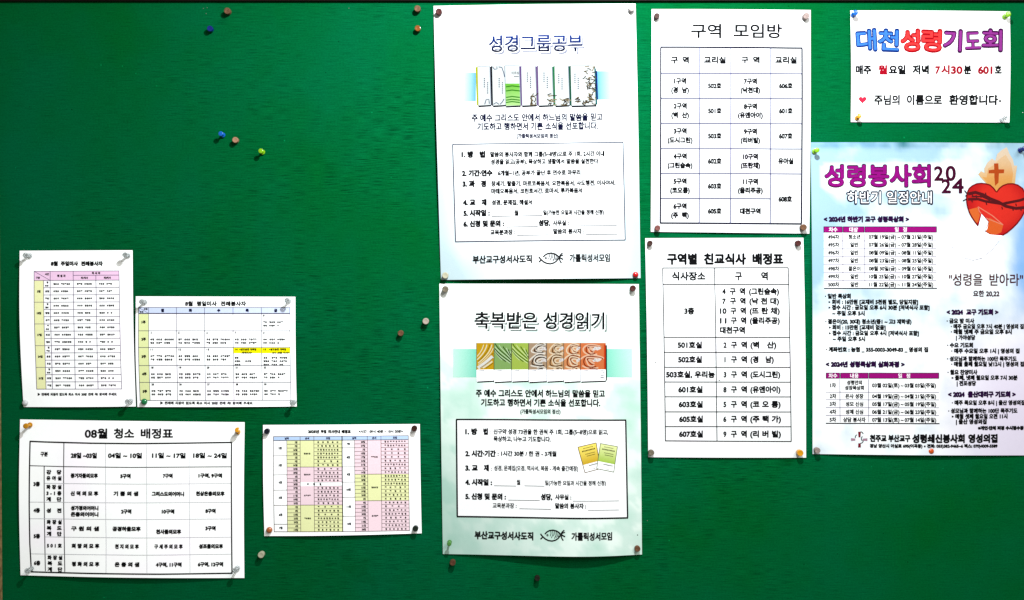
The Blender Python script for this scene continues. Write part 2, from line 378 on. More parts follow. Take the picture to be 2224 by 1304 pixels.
'동': (0.92, [3,16,122,106,96,104,76,97,64,87,60,73,64,59,76,49,96,43,122,41,148,43,167,49,179,59,183,73,179,87,167,97,148,104,15,122,93,141,91,155,88,164,81,167,73,164,65,155,59,141,55,122,54,103,55,88,59,79,65,76,73,79,81,88,88,16,61,213,61,153,114,153,114,132,40,132,40,119,204,119,204,132,130,132,130,153,184,153,184,166,77,166,77,200,183,200,183,213]),
'둘': (0.92, [2,20,60,43,188,43,188,56,76,56,76,74,182,74,182,114,130,114,130,132,203,132,203,145,40,145,40,132,113,132,113,114,60,114,60,102,166,102,166,86,60,86,8,62,214,62,160,184,160,184,173,78,173,78,201,182,201,182,214]),
'들': (0.92, [3,4,40,146,40,132,204,132,204,146,8,62,215,62,160,184,160,184,174,78,174,78,202,182,202,182,215,12,60,43,188,43,188,56,76,56,76,74,182,74,182,117,60,117,60,104,166,104,166,87,60,87]),
'뜨': (0.92, [3,4,40,79,40,65,204,65,204,79,8,126,202,126,119,191,119,191,133,142,133,142,189,189,189,189,202,9,55,119,100,121,119,124,117,138,71,133,71,189,116,189,116,202,55,202]),
'라': (0.92, [2,8,163,221,163,40,179,40,179,136,209,136,209,150,179,150,179,221,16,47,205,47,191,112,191,112,153,47,153,47,84,93,84,121,86,148,90,147,104,121,100,94,98,64,98,64,140,129,140,129,205]),
'란': (0.92, [3,8,164,221,164,88,180,88,180,152,207,152,207,166,180,166,180,221,6,69,98,69,44,189,44,189,58,86,58,86,98,16,47,209,47,196,113,196,113,170,48,170,48,116,93,116,120,118,148,122,146,136,120,132,93,130,64,130,64,158,129,158,129,209]),
'령': (0.92, [4,16,129,106,104,104,85,97,73,87,69,73,73,59,85,48,104,42,129,39,155,42,174,48,185,59,190,73,185,87,174,97,155,104,16,129,93,148,92,162,88,170,81,173,73,170,64,162,58,148,54,129,52,111,54,97,58,89,64,86,73,89,81,97,88,111,92,13,47,211,47,198,109,198,109,173,48,173,48,119,115,121,137,124,135,137,64,133,64,160,125,160,125,211,12,137,156,137,143,172,143,172,110,189,110,189,221,172,221,172,193,137,193,137,179,172,179,172,156]),
'례': (0.92, [3,4,178,221,178,40,193,40,193,221,12,46,202,46,188,92,188,92,152,46,152,46,84,122,89,121,103,62,98,62,138,108,138,108,202,12,118,129,118,116,142,116,142,50,157,50,157,218,142,218,142,174,118,174,118,161,142,161,142,129]),
'로': (0.92, [1,20,60,110,113,110,113,77,40,77,40,63,204,63,204,77,130,77,130,110,188,110,188,124,77,124,77,153,184,153,184,208,60,208,60,194,167,194,167,166,60,166]),
'록': (0.92, [2,6,58,94,58,81,167,81,167,42,184,42,184,94,20,61,141,114,141,114,122,40,122,40,108,204,108,204,122,130,122,130,141,187,141,187,154,77,154,77,173,183,173,183,217,61,217,61,204,166,204,166,185,61,185]),
'롱': (0.92, [3,16,122,99,95,97,75,92,63,83,59,70,63,57,75,48,95,43,122,41,148,43,168,48,180,57,184,70,180,83,168,92,148,97,16,122,87,141,86,155,82,164,77,167,70,164,63,155,58,141,54,122,53,102,54,88,58,79,63,76,70,79,77,88,82,102,86,20,61,142,114,142,114,125,40,125,40,112,204,112,204,125,130,125,130,142,187,142,187,155,77,155,77,173,183,173,183,216,61,216,61,203,166,203,166,185,61,185]),
'루': (0.92, [2,12,60,130,188,130,188,144,77,144,77,167,184,167,184,214,59,214,59,201,167,201,167,180,60,180,8,40,112,40,98,113,98,113,40,130,40,130,98,204,98,204,112]),
'룹': (0.92, [4,8,62,107,62,43,183,43,183,107,166,107,166,87,78,87,78,107,4,78,74,166,74,166,56,78,56,8,40,132,40,118,113,118,113,96,130,96,130,118,204,118,204,132,12,61,146,187,146,187,159,77,159,77,176,183,176,183,218,61,218,61,205,166,205,166,188,61,188]),
'르': (0.92, [2,4,40,77,40,63,204,63,204,77,12,60,110,188,110,188,123,77,123,77,153,184,153,184,208,60,208,60,194,167,194,167,166,60,166]),
'름': (0.92, [4,4,40,128,40,115,204,115,204,128,4,62,98,62,43,183,43,183,98,4,167,85,167,56,78,56,78,85,12,61,143,187,143,187,156,77,156,77,174,183,174,183,217,61,217,61,204,166,204,166,186,61,186]),
'리': (0.92, [2,4,172,221,172,40,188,40,188,221,15,50,205,50,191,117,191,117,153,50,153,50,84,125,86,156,91,155,104,125,100,96,98,67,98,67,140,134,140,134,205]),
'릭': (0.92, [3,4,172,221,172,111,188,111,188,221,6,67,101,67,87,172,87,172,40,188,40,188,101,15,49,211,49,197,115,197,115,173,49,173,49,121,95,121,123,123,152,127,150,140,95,135,66,135,66,160,131,160,131,211]),
'린': (0.92, [3,4,172,221,172,88,188,88,188,221,6,70,98,70,44,193,44,193,58,87,58,87,98,15,49,208,49,195,115,195,115,169,49,169,49,114,96,114,124,116,152,120,150,133,96,128,66,127,66,156,131,156,131,208]),
'마': (0.92, [3,4,47,203,47,86,130,86,130,203,4,114,190,114,100,63,100,63,190,8,162,221,162,40,179,40,179,135,209,135,209,149,179,149,179,221]),
'만': (0.92, [4,4,47,205,47,121,131,121,131,205,4,114,192,114,135,64,135,64,192,8,164,221,164,89,180,89,180,153,207,153,207,166,180,166,180,221,6,68,101,68,44,188,44,188,58,84,58,84,101]),
'말': (0.92, [4,4,47,211,47,139,131,139,131,211,4,114,198,114,152,64,152,64,198,8,164,221,164,129,180,129,180,169,207,169,207,182,180,182,180,221,12,66,43,187,43,187,56,82,56,82,76,180,76,180,121,66,121,66,108,164,108,164,89,66,89]),
'망': (0.92, [5,4,47,208,47,130,131,130,131,208,4,114,194,114,143,64,143,64,194,16,123,108,98,106,79,99,67,89,63,75,67,60,79,50,98,43,123,41,147,43,166,50,178,60,182,75,178,89,166,99,147,106,16,123,95,141,94,154,90,163,83,166,75,163,66,154,59,141,55,123,54,105,55,91,59,83,66,80,75,83,83,91,90,105,94,8,164,221,164,115,180,115,180,163,207,163,207,176,180,176,180,221]),
'매': (0.92, [3,4,46,200,46,89,115,89,115,200,4,100,187,100,102,62,102,62,187,12,138,218,138,50,153,50,153,136,178,136,178,40,194,40,194,221,178,221,178,150,153,150,153,218]),
'머': (0.92, [2,4,113,190,113,99,64,99,64,190,12,172,221,172,155,129,155,129,204,47,204,47,86,129,86,129,142,172,142,172,40,189,40,189,221]),
'면': (0.92, [4,4,115,192,115,134,65,134,65,192,4,131,176,172,176,172,151,131,151,12,172,221,172,190,131,190,131,206,48,206,48,121,131,121,131,137,172,137,172,89,189,89,189,221,6,73,101,73,44,193,44,193,58,89,58,89,101]),
'명': (0.92, [5,4,115,194,115,141,65,141,65,194,16,129,109,104,107,85,100,73,89,69,75,73,60,85,50,104,43,129,41,154,43,173,50,185,60,189,75,185,89,173,100,154,107,16,129,96,148,95,161,90,170,84,173,75,170,66,161,59,148,55,129,54,111,55,97,59,88,66,85,75,88,84,97,90,111,95,4,172,179,172,156,131,156,131,179,12,48,208,48,127,131,127,131,143,172,143,172,114,189,114,189,221,172,221,172,192,131,192,131,208]),
'모': (0.92, [2,4,168,193,168,134,75,134,75,193,12,59,206,59,121,113,121,113,77,40,77,40,64,204,64,204,77,130,77,130,121,184,121,184,206]),
'목': (0.92, [3,4,166,201,166,166,77,166,77,201,6,58,98,58,84,167,84,167,40,183,40,183,98,12,40,130,40,116,203,116,203,130,130,130,130,152,182,152,182,214,61,214,61,152,113,152,113,130]),
'무': (0.92, [3,4,61,211,61,141,183,141,183,211,4,166,198,166,154,77,154,77,198,8,40,116,40,103,113,103,113,41,130,41,130,103,204,103,204,116]),
'묵': (0.92, [3,4,61,214,61,153,182,153,182,214,4,166,201,166,166,77,166,77,201,14,58,98,58,85,167,85,167,39,183,39,183,98,130,98,130,121,203,121,203,135,40,135,40,121,113,121,113,98]),
'문': (0.92, [4,4,61,213,61,149,182,149,182,213,4,166,200,166,163,77,163,77,200,8,40,129,40,115,115,115,115,79,131,79,131,115,204,115,204,129,6,61,96,61,44,186,44,186,58,77,58,77,96]),
'미': (0.92, [3,4,50,204,50,86,133,86,133,204,4,117,190,117,99,67,99,67,190,4,171,221,171,40,188,40,188,221]),
'믿': (0.92, [4,4,49,210,49,131,134,131,134,210,4,118,196,118,144,66,144,66,196,4,172,221,172,118,188,118,188,221,8,72,43,193,43,193,56,88,56,88,94,190,94,190,108,72,108]),
'및': (0.92, [4,4,49,210,49,136,134,136,134,210,4,118,196,118,149,66,149,66,196,4,172,221,172,118,188,118,188,221,25,123,123,123,105,69,105,69,92,122,92,117,79,104,68,85,59,62,54,68,41,94,48,116,59,131,74,146,59,167,48,193,41,199,54,176,59,157,68,144,80,139,92,192,92,192,105,139,105,139,123]),
'반': (0.92, [4,8,47,208,47,119,131,119,131,208,115,208,115,178,64,178,64,208,4,64,165,115,165,115,132,64,132,8,164,221,164,88,180,88,180,153,207,153,207,167,180,167,180,221,6,68,101,68,44,188,44,188,58,84,58,84,101]),
'받': (0.92, [4,8,47,211,47,127,131,127,131,211,115,211,115,184,64,184,64,211,4,64,170,115,170,115,140,64,140,8,164,221,164,116,180,116,180,164,207,164,207,178,180,178,180,221,8,67,43,185,43,185,56,84,56,84,92,182,92,182,106,67,106]),
'밤': (0.92, [5,4,67,107,67,43,180,43,180,107,4,164,94,164,56,83,56,83,94,8,47,212,47,128,131,128,131,212,115,212,115,185,64,185,64,212,4,64,172,115,172,115,142,64,142,8,164,221,164,117,180,117,180,164,207,164,207,178,180,178,180,221]),
'방': (0.92, [5,16,123,108,98,106,79,99,67,88,63,74,67,60,79,49,98,43,123,41,148,43,166,49,178,60,182,74,178,88,166,99,148,106,16,123,95,141,93,154,89,163,83,166,74,163,66,154,59,141,55,123,54,105,55,91,59,83,66,80,74,83,83,91,89,105,93,8,47,210,47,127,131,127,131,210,115,210,115,183,64,183,64,210,4,64,170,115,170,115,140,64,140,8,164,221,164,113,180,113,180,162,207,162,207,176,180,176,180,221]),
'배': (0.92, [3,8,46,204,46,86,116,86,116,204,100,204,100,160,62,160,62,204,4,62,147,100,147,100,99,62,99,12,138,218,138,50,153,50,153,136,178,136,178,40,194,40,194,221,178,221,178,150,153,150,153,218]),
'버': (0.92, [2,4,64,147,114,147,114,99,64,99,16,47,207,47,86,130,86,130,141,172,141,172,40,189,40,189,221,172,221,172,154,130,154,130,207,114,207,114,160,64,160,64,207]),
'번': (0.92, [3,4,65,164,114,164,114,132,65,132,16,49,209,49,118,131,118,131,157,172,157,172,87,189,87,189,221,172,221,172,170,131,170,131,209,114,209,114,177,65,177,65,209,6,73,100,73,44,193,44,193,58,89,58,89,100]),
'법': (0.92, [4,4,65,171,114,171,114,143,65,143,8,73,114,73,43,189,43,189,114,172,114,172,92,89,92,89,114,4,89,79,172,79,172,57,89,57,16,172,221,172,177,131,177,131,212,114,212,114,184,65,184,65,212,49,212,49,129,131,129,131,163,172,163,172,123,189,123,189,221]),
'벽': (0.92, [4,4,65,168,114,168,114,138,65,138,6,68,104,68,91,172,91,172,40,189,40,189,104,4,131,179,172,179,172,156,131,156,16,172,221,172,192,131,192,131,211,114,211,114,181,65,181,65,211,49,211,49,124,131,124,131,142,172,142,172,114,189,114,189,221]),
'별': (0.92, [4,4,65,174,114,174,114,148,65,148,4,172,183,172,163,131,163,131,183,16,49,213,49,134,131,134,131,150,172,150,172,127,189,127,189,221,172,221,172,196,131,196,131,213,114,213,114,187,65,187,65,213,12,73,43,195,43,195,56,89,56,89,75,189,75,189,118,72,118,72,105,172,105,172,88,73,88]),
'복': (0.92, [3,6,58,97,58,83,167,83,167,40,183,40,183,97,4,78,184,166,184,166,163,78,163,16,62,217,62,149,113,149,113,128,40,128,40,114,203,114,203,128,130,128,130,149,182,149,182,217,166,217,166,197,78,197,78,217]),
'봉': (0.92, [4,16,122,104,96,102,76,96,64,86,60,72,64,59,76,49,96,43,122,41,148,43,167,49,179,59,183,72,179,86,167,96,148,102,16,122,91,141,90,155,86,164,80,167,72,164,64,155,58,141,55,122,54,103,55,88,59,79,64,76,72,79,80,88,86,103,90,4,78,184,166,184,166,163,78,163,16,62,217,62,150,113,150,113,131,40,131,40,117,203,117,203,131,130,131,130,150,182,150,182,217,166,217,166,197,78,197,78,217]),
'부': (0.92, [3,8,61,214,61,136,183,136,183,214,166,214,166,189,77,189,77,214,4,77,176,166,176,166,149,77,149,8,40,114,40,101,113,101,113,40,130,40,130,101,204,101,204,114]),
'분': (0.92, [4,8,62,216,62,143,182,143,182,216,166,216,166,193,78,193,78,216,4,78,180,166,180,166,157,78,157,8,40,126,40,112,115,112,115,77,131,77,131,112,204,112,204,126,6,61,94,61,44,186,44,186,58,77,58,77,94]),
'비': (0.92, [3,4,171,221,171,40,188,40,188,221,8,50,206,50,84,135,84,135,206,119,206,119,158,67,158,67,206,4,67,145,119,145,119,98,67,98]),
'빌': (0.92, [4,4,172,221,172,127,188,127,188,221,8,49,214,49,135,134,135,134,214,118,214,118,188,66,188,66,214,4,66,175,118,175,118,148,66,148,12,72,42,194,42,194,56,88,56,88,75,188,75,188,118,71,118,71,105,172,105,172,87,72,87]),
'쁜': (0.92, [6,4,40,126,40,112,204,112,204,126,8,55,215,55,142,115,142,115,215,99,215,99,192,71,192,71,215,4,71,179,99,179,99,155,71,155,8,129,215,129,142,188,142,188,215,173,215,173,192,144,192,144,215,4,144,179,173,179,173,155,144,155,6,61,96,61,44,186,44,186,58,77,58,77,96]),
'쁨': (0.92, [7,8,55,217,55,148,115,148,115,217,99,217,99,196,71,196,71,217,4,71,183,99,183,99,162,71,162,8,129,217,129,148,188,148,188,217,173,217,173,196,144,196,144,217,4,144,183,173,183,173,162,144,162,4,40,131,40,118,203,118,203,131,4,60,100,60,43,183,43,183,100,4,167,86,167,56,76,56,76,86]),
'사': (0.92, [2,19,84,206,84,173,81,149,71,125,56,106,37,92,48,79,67,93,82,114,93,139,103,116,118,96,136,83,147,96,129,109,114,127,104,150,101,173,101,206,8,162,221,162,40,179,40,179,134,209,134,209,148,179,148,179,221]),
'산': (0.92, [3,19,84,210,84,188,81,168,72,150,58,136,39,126,48,113,68,124,83,139,93,159,104,141,118,127,137,117,145,130,127,140,113,153,104,169,101,188,101,210,8,164,221,164,88,180,88,180,152,207,152,207,166,180,166,180,221,6,68,101,68,44,188,44,188,58,85,58,85,101]),
'상': (0.92, [4,16,123,107,98,105,79,98,67,88,63,74,67,60,79,49,98,43,123,41,148,43,166,49,178,60,182,74,178,88,166,98,148,105,16,123,94,141,92,154,88,163,82,166,74,163,65,154,59,141,55,123,54,105,55,91,59,83,65,80,74,83,82,91,88,105,92,19,84,212,84,194,81,174,72,156,58,141,39,131,48,118,67,129,82,145,93,164,103,147,117,133,136,123,144,136,127,145,113,158,104,174,100,192,100,212,8,164,221,164,112,180,112,180,161,207,161,207,175,180,175,180,221]),
'샘': (0.92, [4,4,74,106,74,43,192,43,192,106,4,176,93,176,56,90,56,90,93,12,138,218,138,118,153,118,153,163,177,163,177,115,192,115,192,221,177,221,177,176,153,176,153,218,19,78,211,78,187,75,172,68,156,56,143,40,133,49,120,65,130,77,144,86,160,94,146,106,134,122,125,130,138,115,146,103,158,96,172,94,187,94,211]),
'생': (0.92, [4,16,133,106,108,103,89,97,77,87,73,73,77,60,89,49,108,43,133,41,158,43,177,49,189,60,193,73,189,87,177,97,158,103,16,133,93,151,91,165,88,174,81,177,73,174,65,165,59,151,55,133,54,115,55,101,59,92,65,89,73,92,81,101,88,115,91,19,78,210,78,186,75,170,68,155,56,142,40,132,49,119,65,129,77,143,86,159,94,144,106,132,122,124,130,137,115,145,103,157,96,171,94,186,94,210,12,138,218,138,115,153,115,153,159,177,159,177,110,192,110,192,221,177,221,177,173,153,173,153,218]),
'서': (0.92, [2,8,172,221,172,160,130,160,130,146,172,146,172,40,189,40,189,221,19,87,206,87,173,83,148,73,125,58,106,40,92,50,79,69,93,85,114,95,139,106,115,121,96,140,82,150,95,132,108,117,127,107,149,103,173,103,206]),
'석': (0.92, [3,6,68,104,68,91,172,91,172,40,189,40,189,104,8,172,221,172,184,133,184,133,170,172,170,172,114,189,114,189,221,19,85,212,85,193,82,173,73,156,59,141,40,132,49,118,68,129,83,144,94,164,104,146,118,132,137,122,146,135,128,145,114,158,105,174,102,192,102,212]),
'선': (0.92, [3,8,172,221,172,179,133,179,133,165,172,165,172,86,189,86,189,221,19,85,210,85,188,82,168,73,150,59,135,40,125,49,112,68,123,84,139,94,159,104,141,119,126,137,116,146,129,128,139,114,152,105,169,102,188,102,210,6,73,101,73,44,193,44,193,58,89,58,89,101]),
'설': (0.92, [3,8,172,221,172,189,133,189,133,175,172,175,172,128,189,128,189,221,12,73,43,195,43,195,56,89,56,89,75,189,75,189,119,72,119,72,106,172,106,172,88,73,88,19,85,216,85,199,82,180,73,163,58,150,40,141,49,128,68,138,83,152,94,171,104,154,119,141,137,132,146,145,128,154,114,166,105,182,101,199,101,216]),
'성': (0.92, [4,16,129,109,104,107,85,100,73,89,69,75,73,60,85,50,104,43,129,41,154,43,173,50,185,60,189,75,185,89,173,100,154,107,16,129,96,148,94,161,90,170,84,173,75,170,66,161,60,148,55,129,54,111,55,97,60,88,66,85,75,88,84,97,90,111,94,19,86,211,86,193,82,173,73,155,59,141,40,131,49,117,68,128,84,144,94,164,104,146,119,132,137,123,146,136,128,145,114,158,105,175,102,193,102,211,8,133,183,133,169,172,169,172,114,189,114,189,221,172,221,172,183]),
'세': (0.92, [3,4,178,221,178,40,194,40,194,221,8,141,218,141,157,111,157,111,143,141,143,141,50,157,50,157,218,19,78,204,78,170,75,147,67,125,55,106,38,92,48,79,65,93,77,112,86,135,94,114,106,96,121,83,131,96,115,110,103,128,96,149,94,170,94,204]),
'셋': (0.92, [4,4,177,221,177,98,192,98,192,221,8,141,217,141,180,113,180,113,166,141,166,141,115,157,115,157,217,21,125,107,125,101,120,85,106,71,86,60,63,54,70,41,89,46,107,54,122,65,133,79,144,65,159,54,177,46,196,41,203,54,180,60,160,71,146,85,141,101,141,107,19,77,210,77,187,75,171,67,156,56,142,40,132,49,119,65,129,77,143,85,159,93,144,105,132,120,123,129,136,114,145,103,157,96,171,93,187,93,210]),
'소': (0.92, [2,8,113,122,113,78,40,78,40,64,204,64,204,78,129,78,129,122,21,112,209,112,195,107,174,91,155,70,141,46,133,54,119,74,126,93,137,110,152,121,170,133,152,149,137,168,126,189,119,196,133,172,141,151,155,136,174,130,195,130,209]),
'속': (0.92, [3,6,58,99,58,86,167,86,167,40,183,40,183,99,8,113,158,113,131,40,131,40,117,204,117,204,131,130,131,130,158,21,113,219,113,210,108,193,94,179,73,168,50,162,56,149,76,154,95,162,111,174,122,188,133,174,148,162,167,154,187,149,193,162,170,168,150,179,135,193,130,210,130,219]),
'쇄': (0.92, [3,10,40,81,68,81,100,83,132,87,131,100,94,96,94,133,78,133,78,95,38,95,12,139,217,139,50,155,50,155,133,176,133,176,40,192,40,192,221,176,221,176,147,155,147,155,217,19,78,207,78,191,75,175,68,160,56,148,39,140,48,127,65,136,78,150,87,166,95,152,107,140,123,131,131,144,116,152,104,163,97,177,94,191,94,207]),
'수': (0.92, [2,21,113,215,113,205,108,187,93,171,72,159,48,153,55,139,76,145,95,154,111,166,122,181,133,166,149,154,168,145,189,139,195,153,171,159,151,171,136,187,130,205,130,215,8,40,120,40,106,113,106,113,40,130,40,130,106,203,106,203,120]),
'순': (0.92, [3,21,113,217,113,208,108,191,93,176,73,164,50,158,56,145,77,150,95,159,111,171,122,186,133,171,149,159,167,150,187,145,194,158,170,165,150,176,136,191,130,208,130,217,8,40,129,40,116,115,116,115,79,131,79,131,116,204,116,204,129,6,61,97,61,44,186,44,186,58,77,58,77,97]),
'숲': (0.92, [3,20,40,138,40,124,113,124,113,104,58,104,58,90,86,90,86,57,57,57,57,43,187,43,187,57,158,57,158,90,185,90,185,104,130,104,130,124,203,124,203,138,4,102,90,142,90,142,57,102,57,21,113,220,113,211,108,195,93,181,73,171,49,165,55,152,76,157,95,165,111,176,122,190,133,176,149,165,167,157,188,152,194,165,171,171,150,181,136,195,130,211,130,220]),
'스': (0.92, [2,4,40,79,40,65,204,65,204,79,21,112,209,112,195,107,173,91,154,70,139,47,131,54,117,75,124,94,135,110,151,121,169,133,150,149,135,168,124,188,117,196,131,172,139,151,154,136,173,130,195,130,209]),
'승': (0.92, [4,4,40,135,40,122,203,122,203,135,16,122,105,96,103,76,97,64,86,60,73,64,59,76,49,96,43,122,41,148,43,167,49,179,59,183,73,179,86,167,97,148,103,16,122,92,141,91,155,87,164,81,167,73,164,65,155,59,141,55,122,54,103,55,88,59,79,65,76,73,79,81,88,87,103,91,21,113,218,113,210,108,194,93,179,73,169,49,163,56,149,76,155,95,163,111,174,122,189,133,175,149,163,167,155,188,149,194,163,170,169,150,179,136,194,130,210,130,218]),
'시': (0.92, [2,4,171,221,171,40,188,40,188,221,20,88,206,88,173,84,148,73,124,58,105,39,92,49,78,64,88,78,102,88,119,96,139,107,115,123,95,142,82,152,95,134,108,118,126,108,149,104,173,104,206]),
'식': (0.92, [3,6,67,103,67,90,172,90,172,40,188,40,188,103,4,172,221,172,113,188,113,188,221,19,87,213,87,195,84,176,75,158,60,143,42,133,50,120,70,131,85,147,96,166,106,148,122,133,141,123,149,136,131,146,116,160,107,176,104,195,104,213]),
'신': (0.92, [3,4,172,221,172,89,188,89,188,221,6,72,101,72,44,194,44,194,58,89,58,89,101,19,87,211,87,193,84,172,75,154,60,138,42,128,51,115,70,126,85,142,96,163,106,144,121,129,140,118,149,131,130,141,116,156,107,173,104,193,104,211]),
'실': (0.92, [3,4,172,221,172,128,188,128,188,221,12,72,42,194,42,194,56,88,56,88,75,188,75,188,119,71,119,71,105,172,105,172,88,72,88,19,87,216,87,202,84,183,74,166,60,152,41,143,50,129,69,140,85,155,96,174,106,157,122,142,141,133,149,146,131,155,117,168,107,184,104,202,104,216]),
'심': (0.92, [4,4,172,221,172,119,188,119,188,221,4,71,108,71,43,188,43,188,108,4,172,95,172,56,88,56,88,95,19,87,214,87,197,84,177,74,160,60,146,41,136,50,123,69,134,85,149,96,168,106,150,122,136,141,127,149,139,131,149,117,162,107,178,104,197,104,214]),
'씀': (0.92, [4,4,40,136,40,122,204,122,204,136,4,60,104,60,43,183,43,183,104,4,167,91,167,56,76,56,76,91,34,148,218,148,206,145,191,136,177,122,165,107,177,98,192,95,206,95,218,79,218,79,206,76,194,70,182,59,171,44,163,53,151,68,159,79,171,87,184,94,170,106,158,122,149,137,157,149,169,156,183,164,170,176,159,191,151,199,163,184,171,173,181,167,193,165,206,165,218]),
'씩': (0.92, [3,6,67,106,67,92,174,92,174,40,190,40,190,106,4,174,221,174,115,190,115,190,221,31,117,211,116,175,110,158,100,142,89,158,84,176,83,211,67,211,67,192,65,177,61,162,52,148,39,136,48,124,60,134,68,147,74,161,80,146,88,133,100,122,112,133,120,146,125,160,131,146,140,134,152,124,161,136,148,147,139,161,134,176,133,211]),
'아': (0.92, [3,16,88,207,70,203,55,190,46,170,43,144,46,118,55,98,70,86,88,81,106,86,121,98,130,118,133,144,130,170,121,190,106,203,16,88,193,100,189,109,179,115,164,118,144,115,124,109,109,100,99,88,96,76,99,67,109,61,124,58,144,61,164,67,179,76,189,8,162,221,162,40,179,40,179,135,209,135,209,149,179,149,179,221]),
'안': (0.92, [4,16,90,209,72,205,57,196,47,182,43,164,47,146,57,132,72,123,90,119,109,123,124,132,134,146,138,164,134,182,124,196,109,205,16,90,194,103,192,113,186,119,176,122,164,119,152,113,142,103,136,90,134,78,136,68,142,62,152,59,164,62,176,68,186,78,192,8,164,221,164,88,180,88,180,153,207,153,207,166,180,166,180,221,6,68,102,68,44,188,44,188,58,84,58,84,102]),
'앤': (0.92, [4,16,83,207,66,204,53,195,45,181,42,163,45,145,53,132,66,123,83,119,99,123,112,132,121,145,124,163,121,181,112,195,99,204,16,83,193,93,191,101,185,107,175,109,163,107,151,101,142,93,136,83,133,72,136,64,142,59,151,57,163,59,175,64,185,72,191,12,138,218,138,92,154,92,154,155,177,155,177,85,192,85,192,221,177,221,177,169,154,169,154,218,6,74,103,74,44,198,44,198,58,91,58,91,103]),
'야': (0.92, [3,16,88,207,70,203,55,190,46,170,43,144,46,118,55,98,70,86,88,81,106,86,121,98,130,118,133,144,130,170,121,190,106,203,16,88,193,100,189,109,179,115,164,118,144,115,124,109,109,100,99,88,96,76,99,67,109,61,124,58,144,61,164,67,179,76,189,12,162,221,162,40,179,40,179,108,208,108,208,122,179,122,179,162,208,162,208,176,179,176,179,221]),
'약': (0.92, [4,6,63,105,63,92,164,92,164,40,180,40,180,105,16,90,211,72,207,57,199,47,185,43,168,47,150,57,137,72,128,90,125,109,128,124,137,134,150,138,168,134,185,124,199,109,207,16,90,196,103,194,113,188,119,179,122,168,119,156,113,147,103,141,90,139,78,141,68,147,62,156,59,168,62,179,68,188,78,194,12,164,221,164,114,180,114,180,141,207,141,207,155,180,155,180,180,207,180,207,194,180,194,180,221]),
'양': (0.92, [5,16,90,211,72,207,57,199,47,185,43,168,47,151,57,137,72,129,90,125,109,129,124,137,134,151,138,168,134,185,124,199,109,207,16,90,197,103,194,113,189,119,180,122,168,119,156,113,147,103,141,90,139,78,141,68,147,62,156,59,168,62,180,68,189,78,194,16,123,109,98,106,79,100,67,89,63,75,67,60,79,50,98,43,123,41,147,43,166,50,178,60,182,75,178,89,166,100,147,106,16,123,95,141,94,154,90,163,83,166,75,163,66,154,60,141,56,123,54,105,56,91,60,83,66,80,75,83,83,91,90,105,94,12,164,221,164,114,180,114,180,142,207,142,207,156,180,156,180,181,207,181,207,194,180,194,180,221]),
'어': (0.92, [2,16,88,193,100,189,109,179,115,164,118,144,115,124,109,109,100,99,88,96,76,99,67,109,61,124,59,144,61,164,67,179,76,189,23,172,221,172,152,133,152,128,175,119,193,105,204,88,207,70,203,56,190,47,170,43,144,47,118,56,98,70,86,88,81,106,85,119,97,129,115,133,139,172,139,172,40,189,40,189,221]),
'없': (0.92, [5,8,61,115,61,43,123,43,123,115,108,115,108,93,76,93,76,115,4,76,80,108,80,108,56,76,56,16,89,200,102,198,111,192,118,183,120,172,118,161,111,152,102,146,89,144,77,146,67,152,61,161,59,172,61,183,67,192,77,198,19,158,116,158,101,156,87,150,74,140,63,125,54,134,41,148,50,159,62,166,75,174,61,184,50,199,41,208,54,193,62,183,73,177,87,175,101,175,116,23,172,221,172,179,135,179,130,193,120,204,106,211,89,213,71,210,56,202,46,189,43,172,46,155,56,142,71,133,89,130,106,133,120,140,130,151,135,165,172,165,172,126,189,126,189,221]),
'에': (0.92, [3,4,178,221,178,40,194,40,194,221,16,81,191,90,188,98,178,102,163,104,143,102,124,98,109,90,99,81,96,71,99,64,109,59,124,58,143,59,163,64,178,71,188,23,81,206,65,202,53,189,45,169,42,143,45,117,53,97,65,85,81,80,96,84,108,96,116,114,119,137,142,137,142,50,158,50,158,218,142,218,142,151,119,151,116,174,107,191,96,202]),
'역': (0.92, [4,6,68,105,68,91,172,91,172,40,189,40,189,105,16,89,197,102,195,111,189,118,180,120,168,118,156,111,147,102,141,89,138,77,141,67,147,61,156,59,168,61,180,67,189,77,195,5,172,181,172,154,134,154,136,168,134,181,21,89,211,71,208,56,199,46,185,43,168,46,150,56,136,71,127,89,124,104,126,117,132,126,141,172,141,172,115,189,115,189,221,172,221,172,195,127,195,117,204,104,209]),
'연': (0.92, [4,16,89,195,102,193,111,186,118,177,120,164,118,152,111,142,102,136,89,134,77,136,67,142,61,152,59,164,61,177,67,186,77,193,5,172,179,172,150,134,150,136,164,133,179,21,89,210,71,206,56,197,46,183,43,164,46,146,56,132,71,123,89,119,104,121,116,127,126,136,172,136,172,88,189,88,189,221,172,221,172,193,126,193,116,202,104,208,6,73,101,73,44,194,44,194,58,90,58,90,101]),
'영': (0.92, [5,16,89,196,102,194,111,188,118,179,120,168,118,156,111,147,102,141,89,139,77,141,67,147,61,156,59,168,61,179,67,188,77,194,16,129,110,104,108,85,101,73,90,69,75,73,61,85,50,104,43,129,41,154,43,173,50,185,61,189,75,185,90,173,101,154,108,16,129,97,148,96,161,91,170,85,173,75,170,66,161,60,148,55,129,54,111,55,97,60,88,66,85,75,88,85,97,91,111,96,5,133,182,172,182,172,154,134,154,136,168,21,172,221,172,195,126,195,116,203,104,209,89,211,71,207,56,199,46,185,43,168,46,150,56,137,71,128,89,125,104,126,116,132,126,140,172,140,172,114,189,114,189,221]),
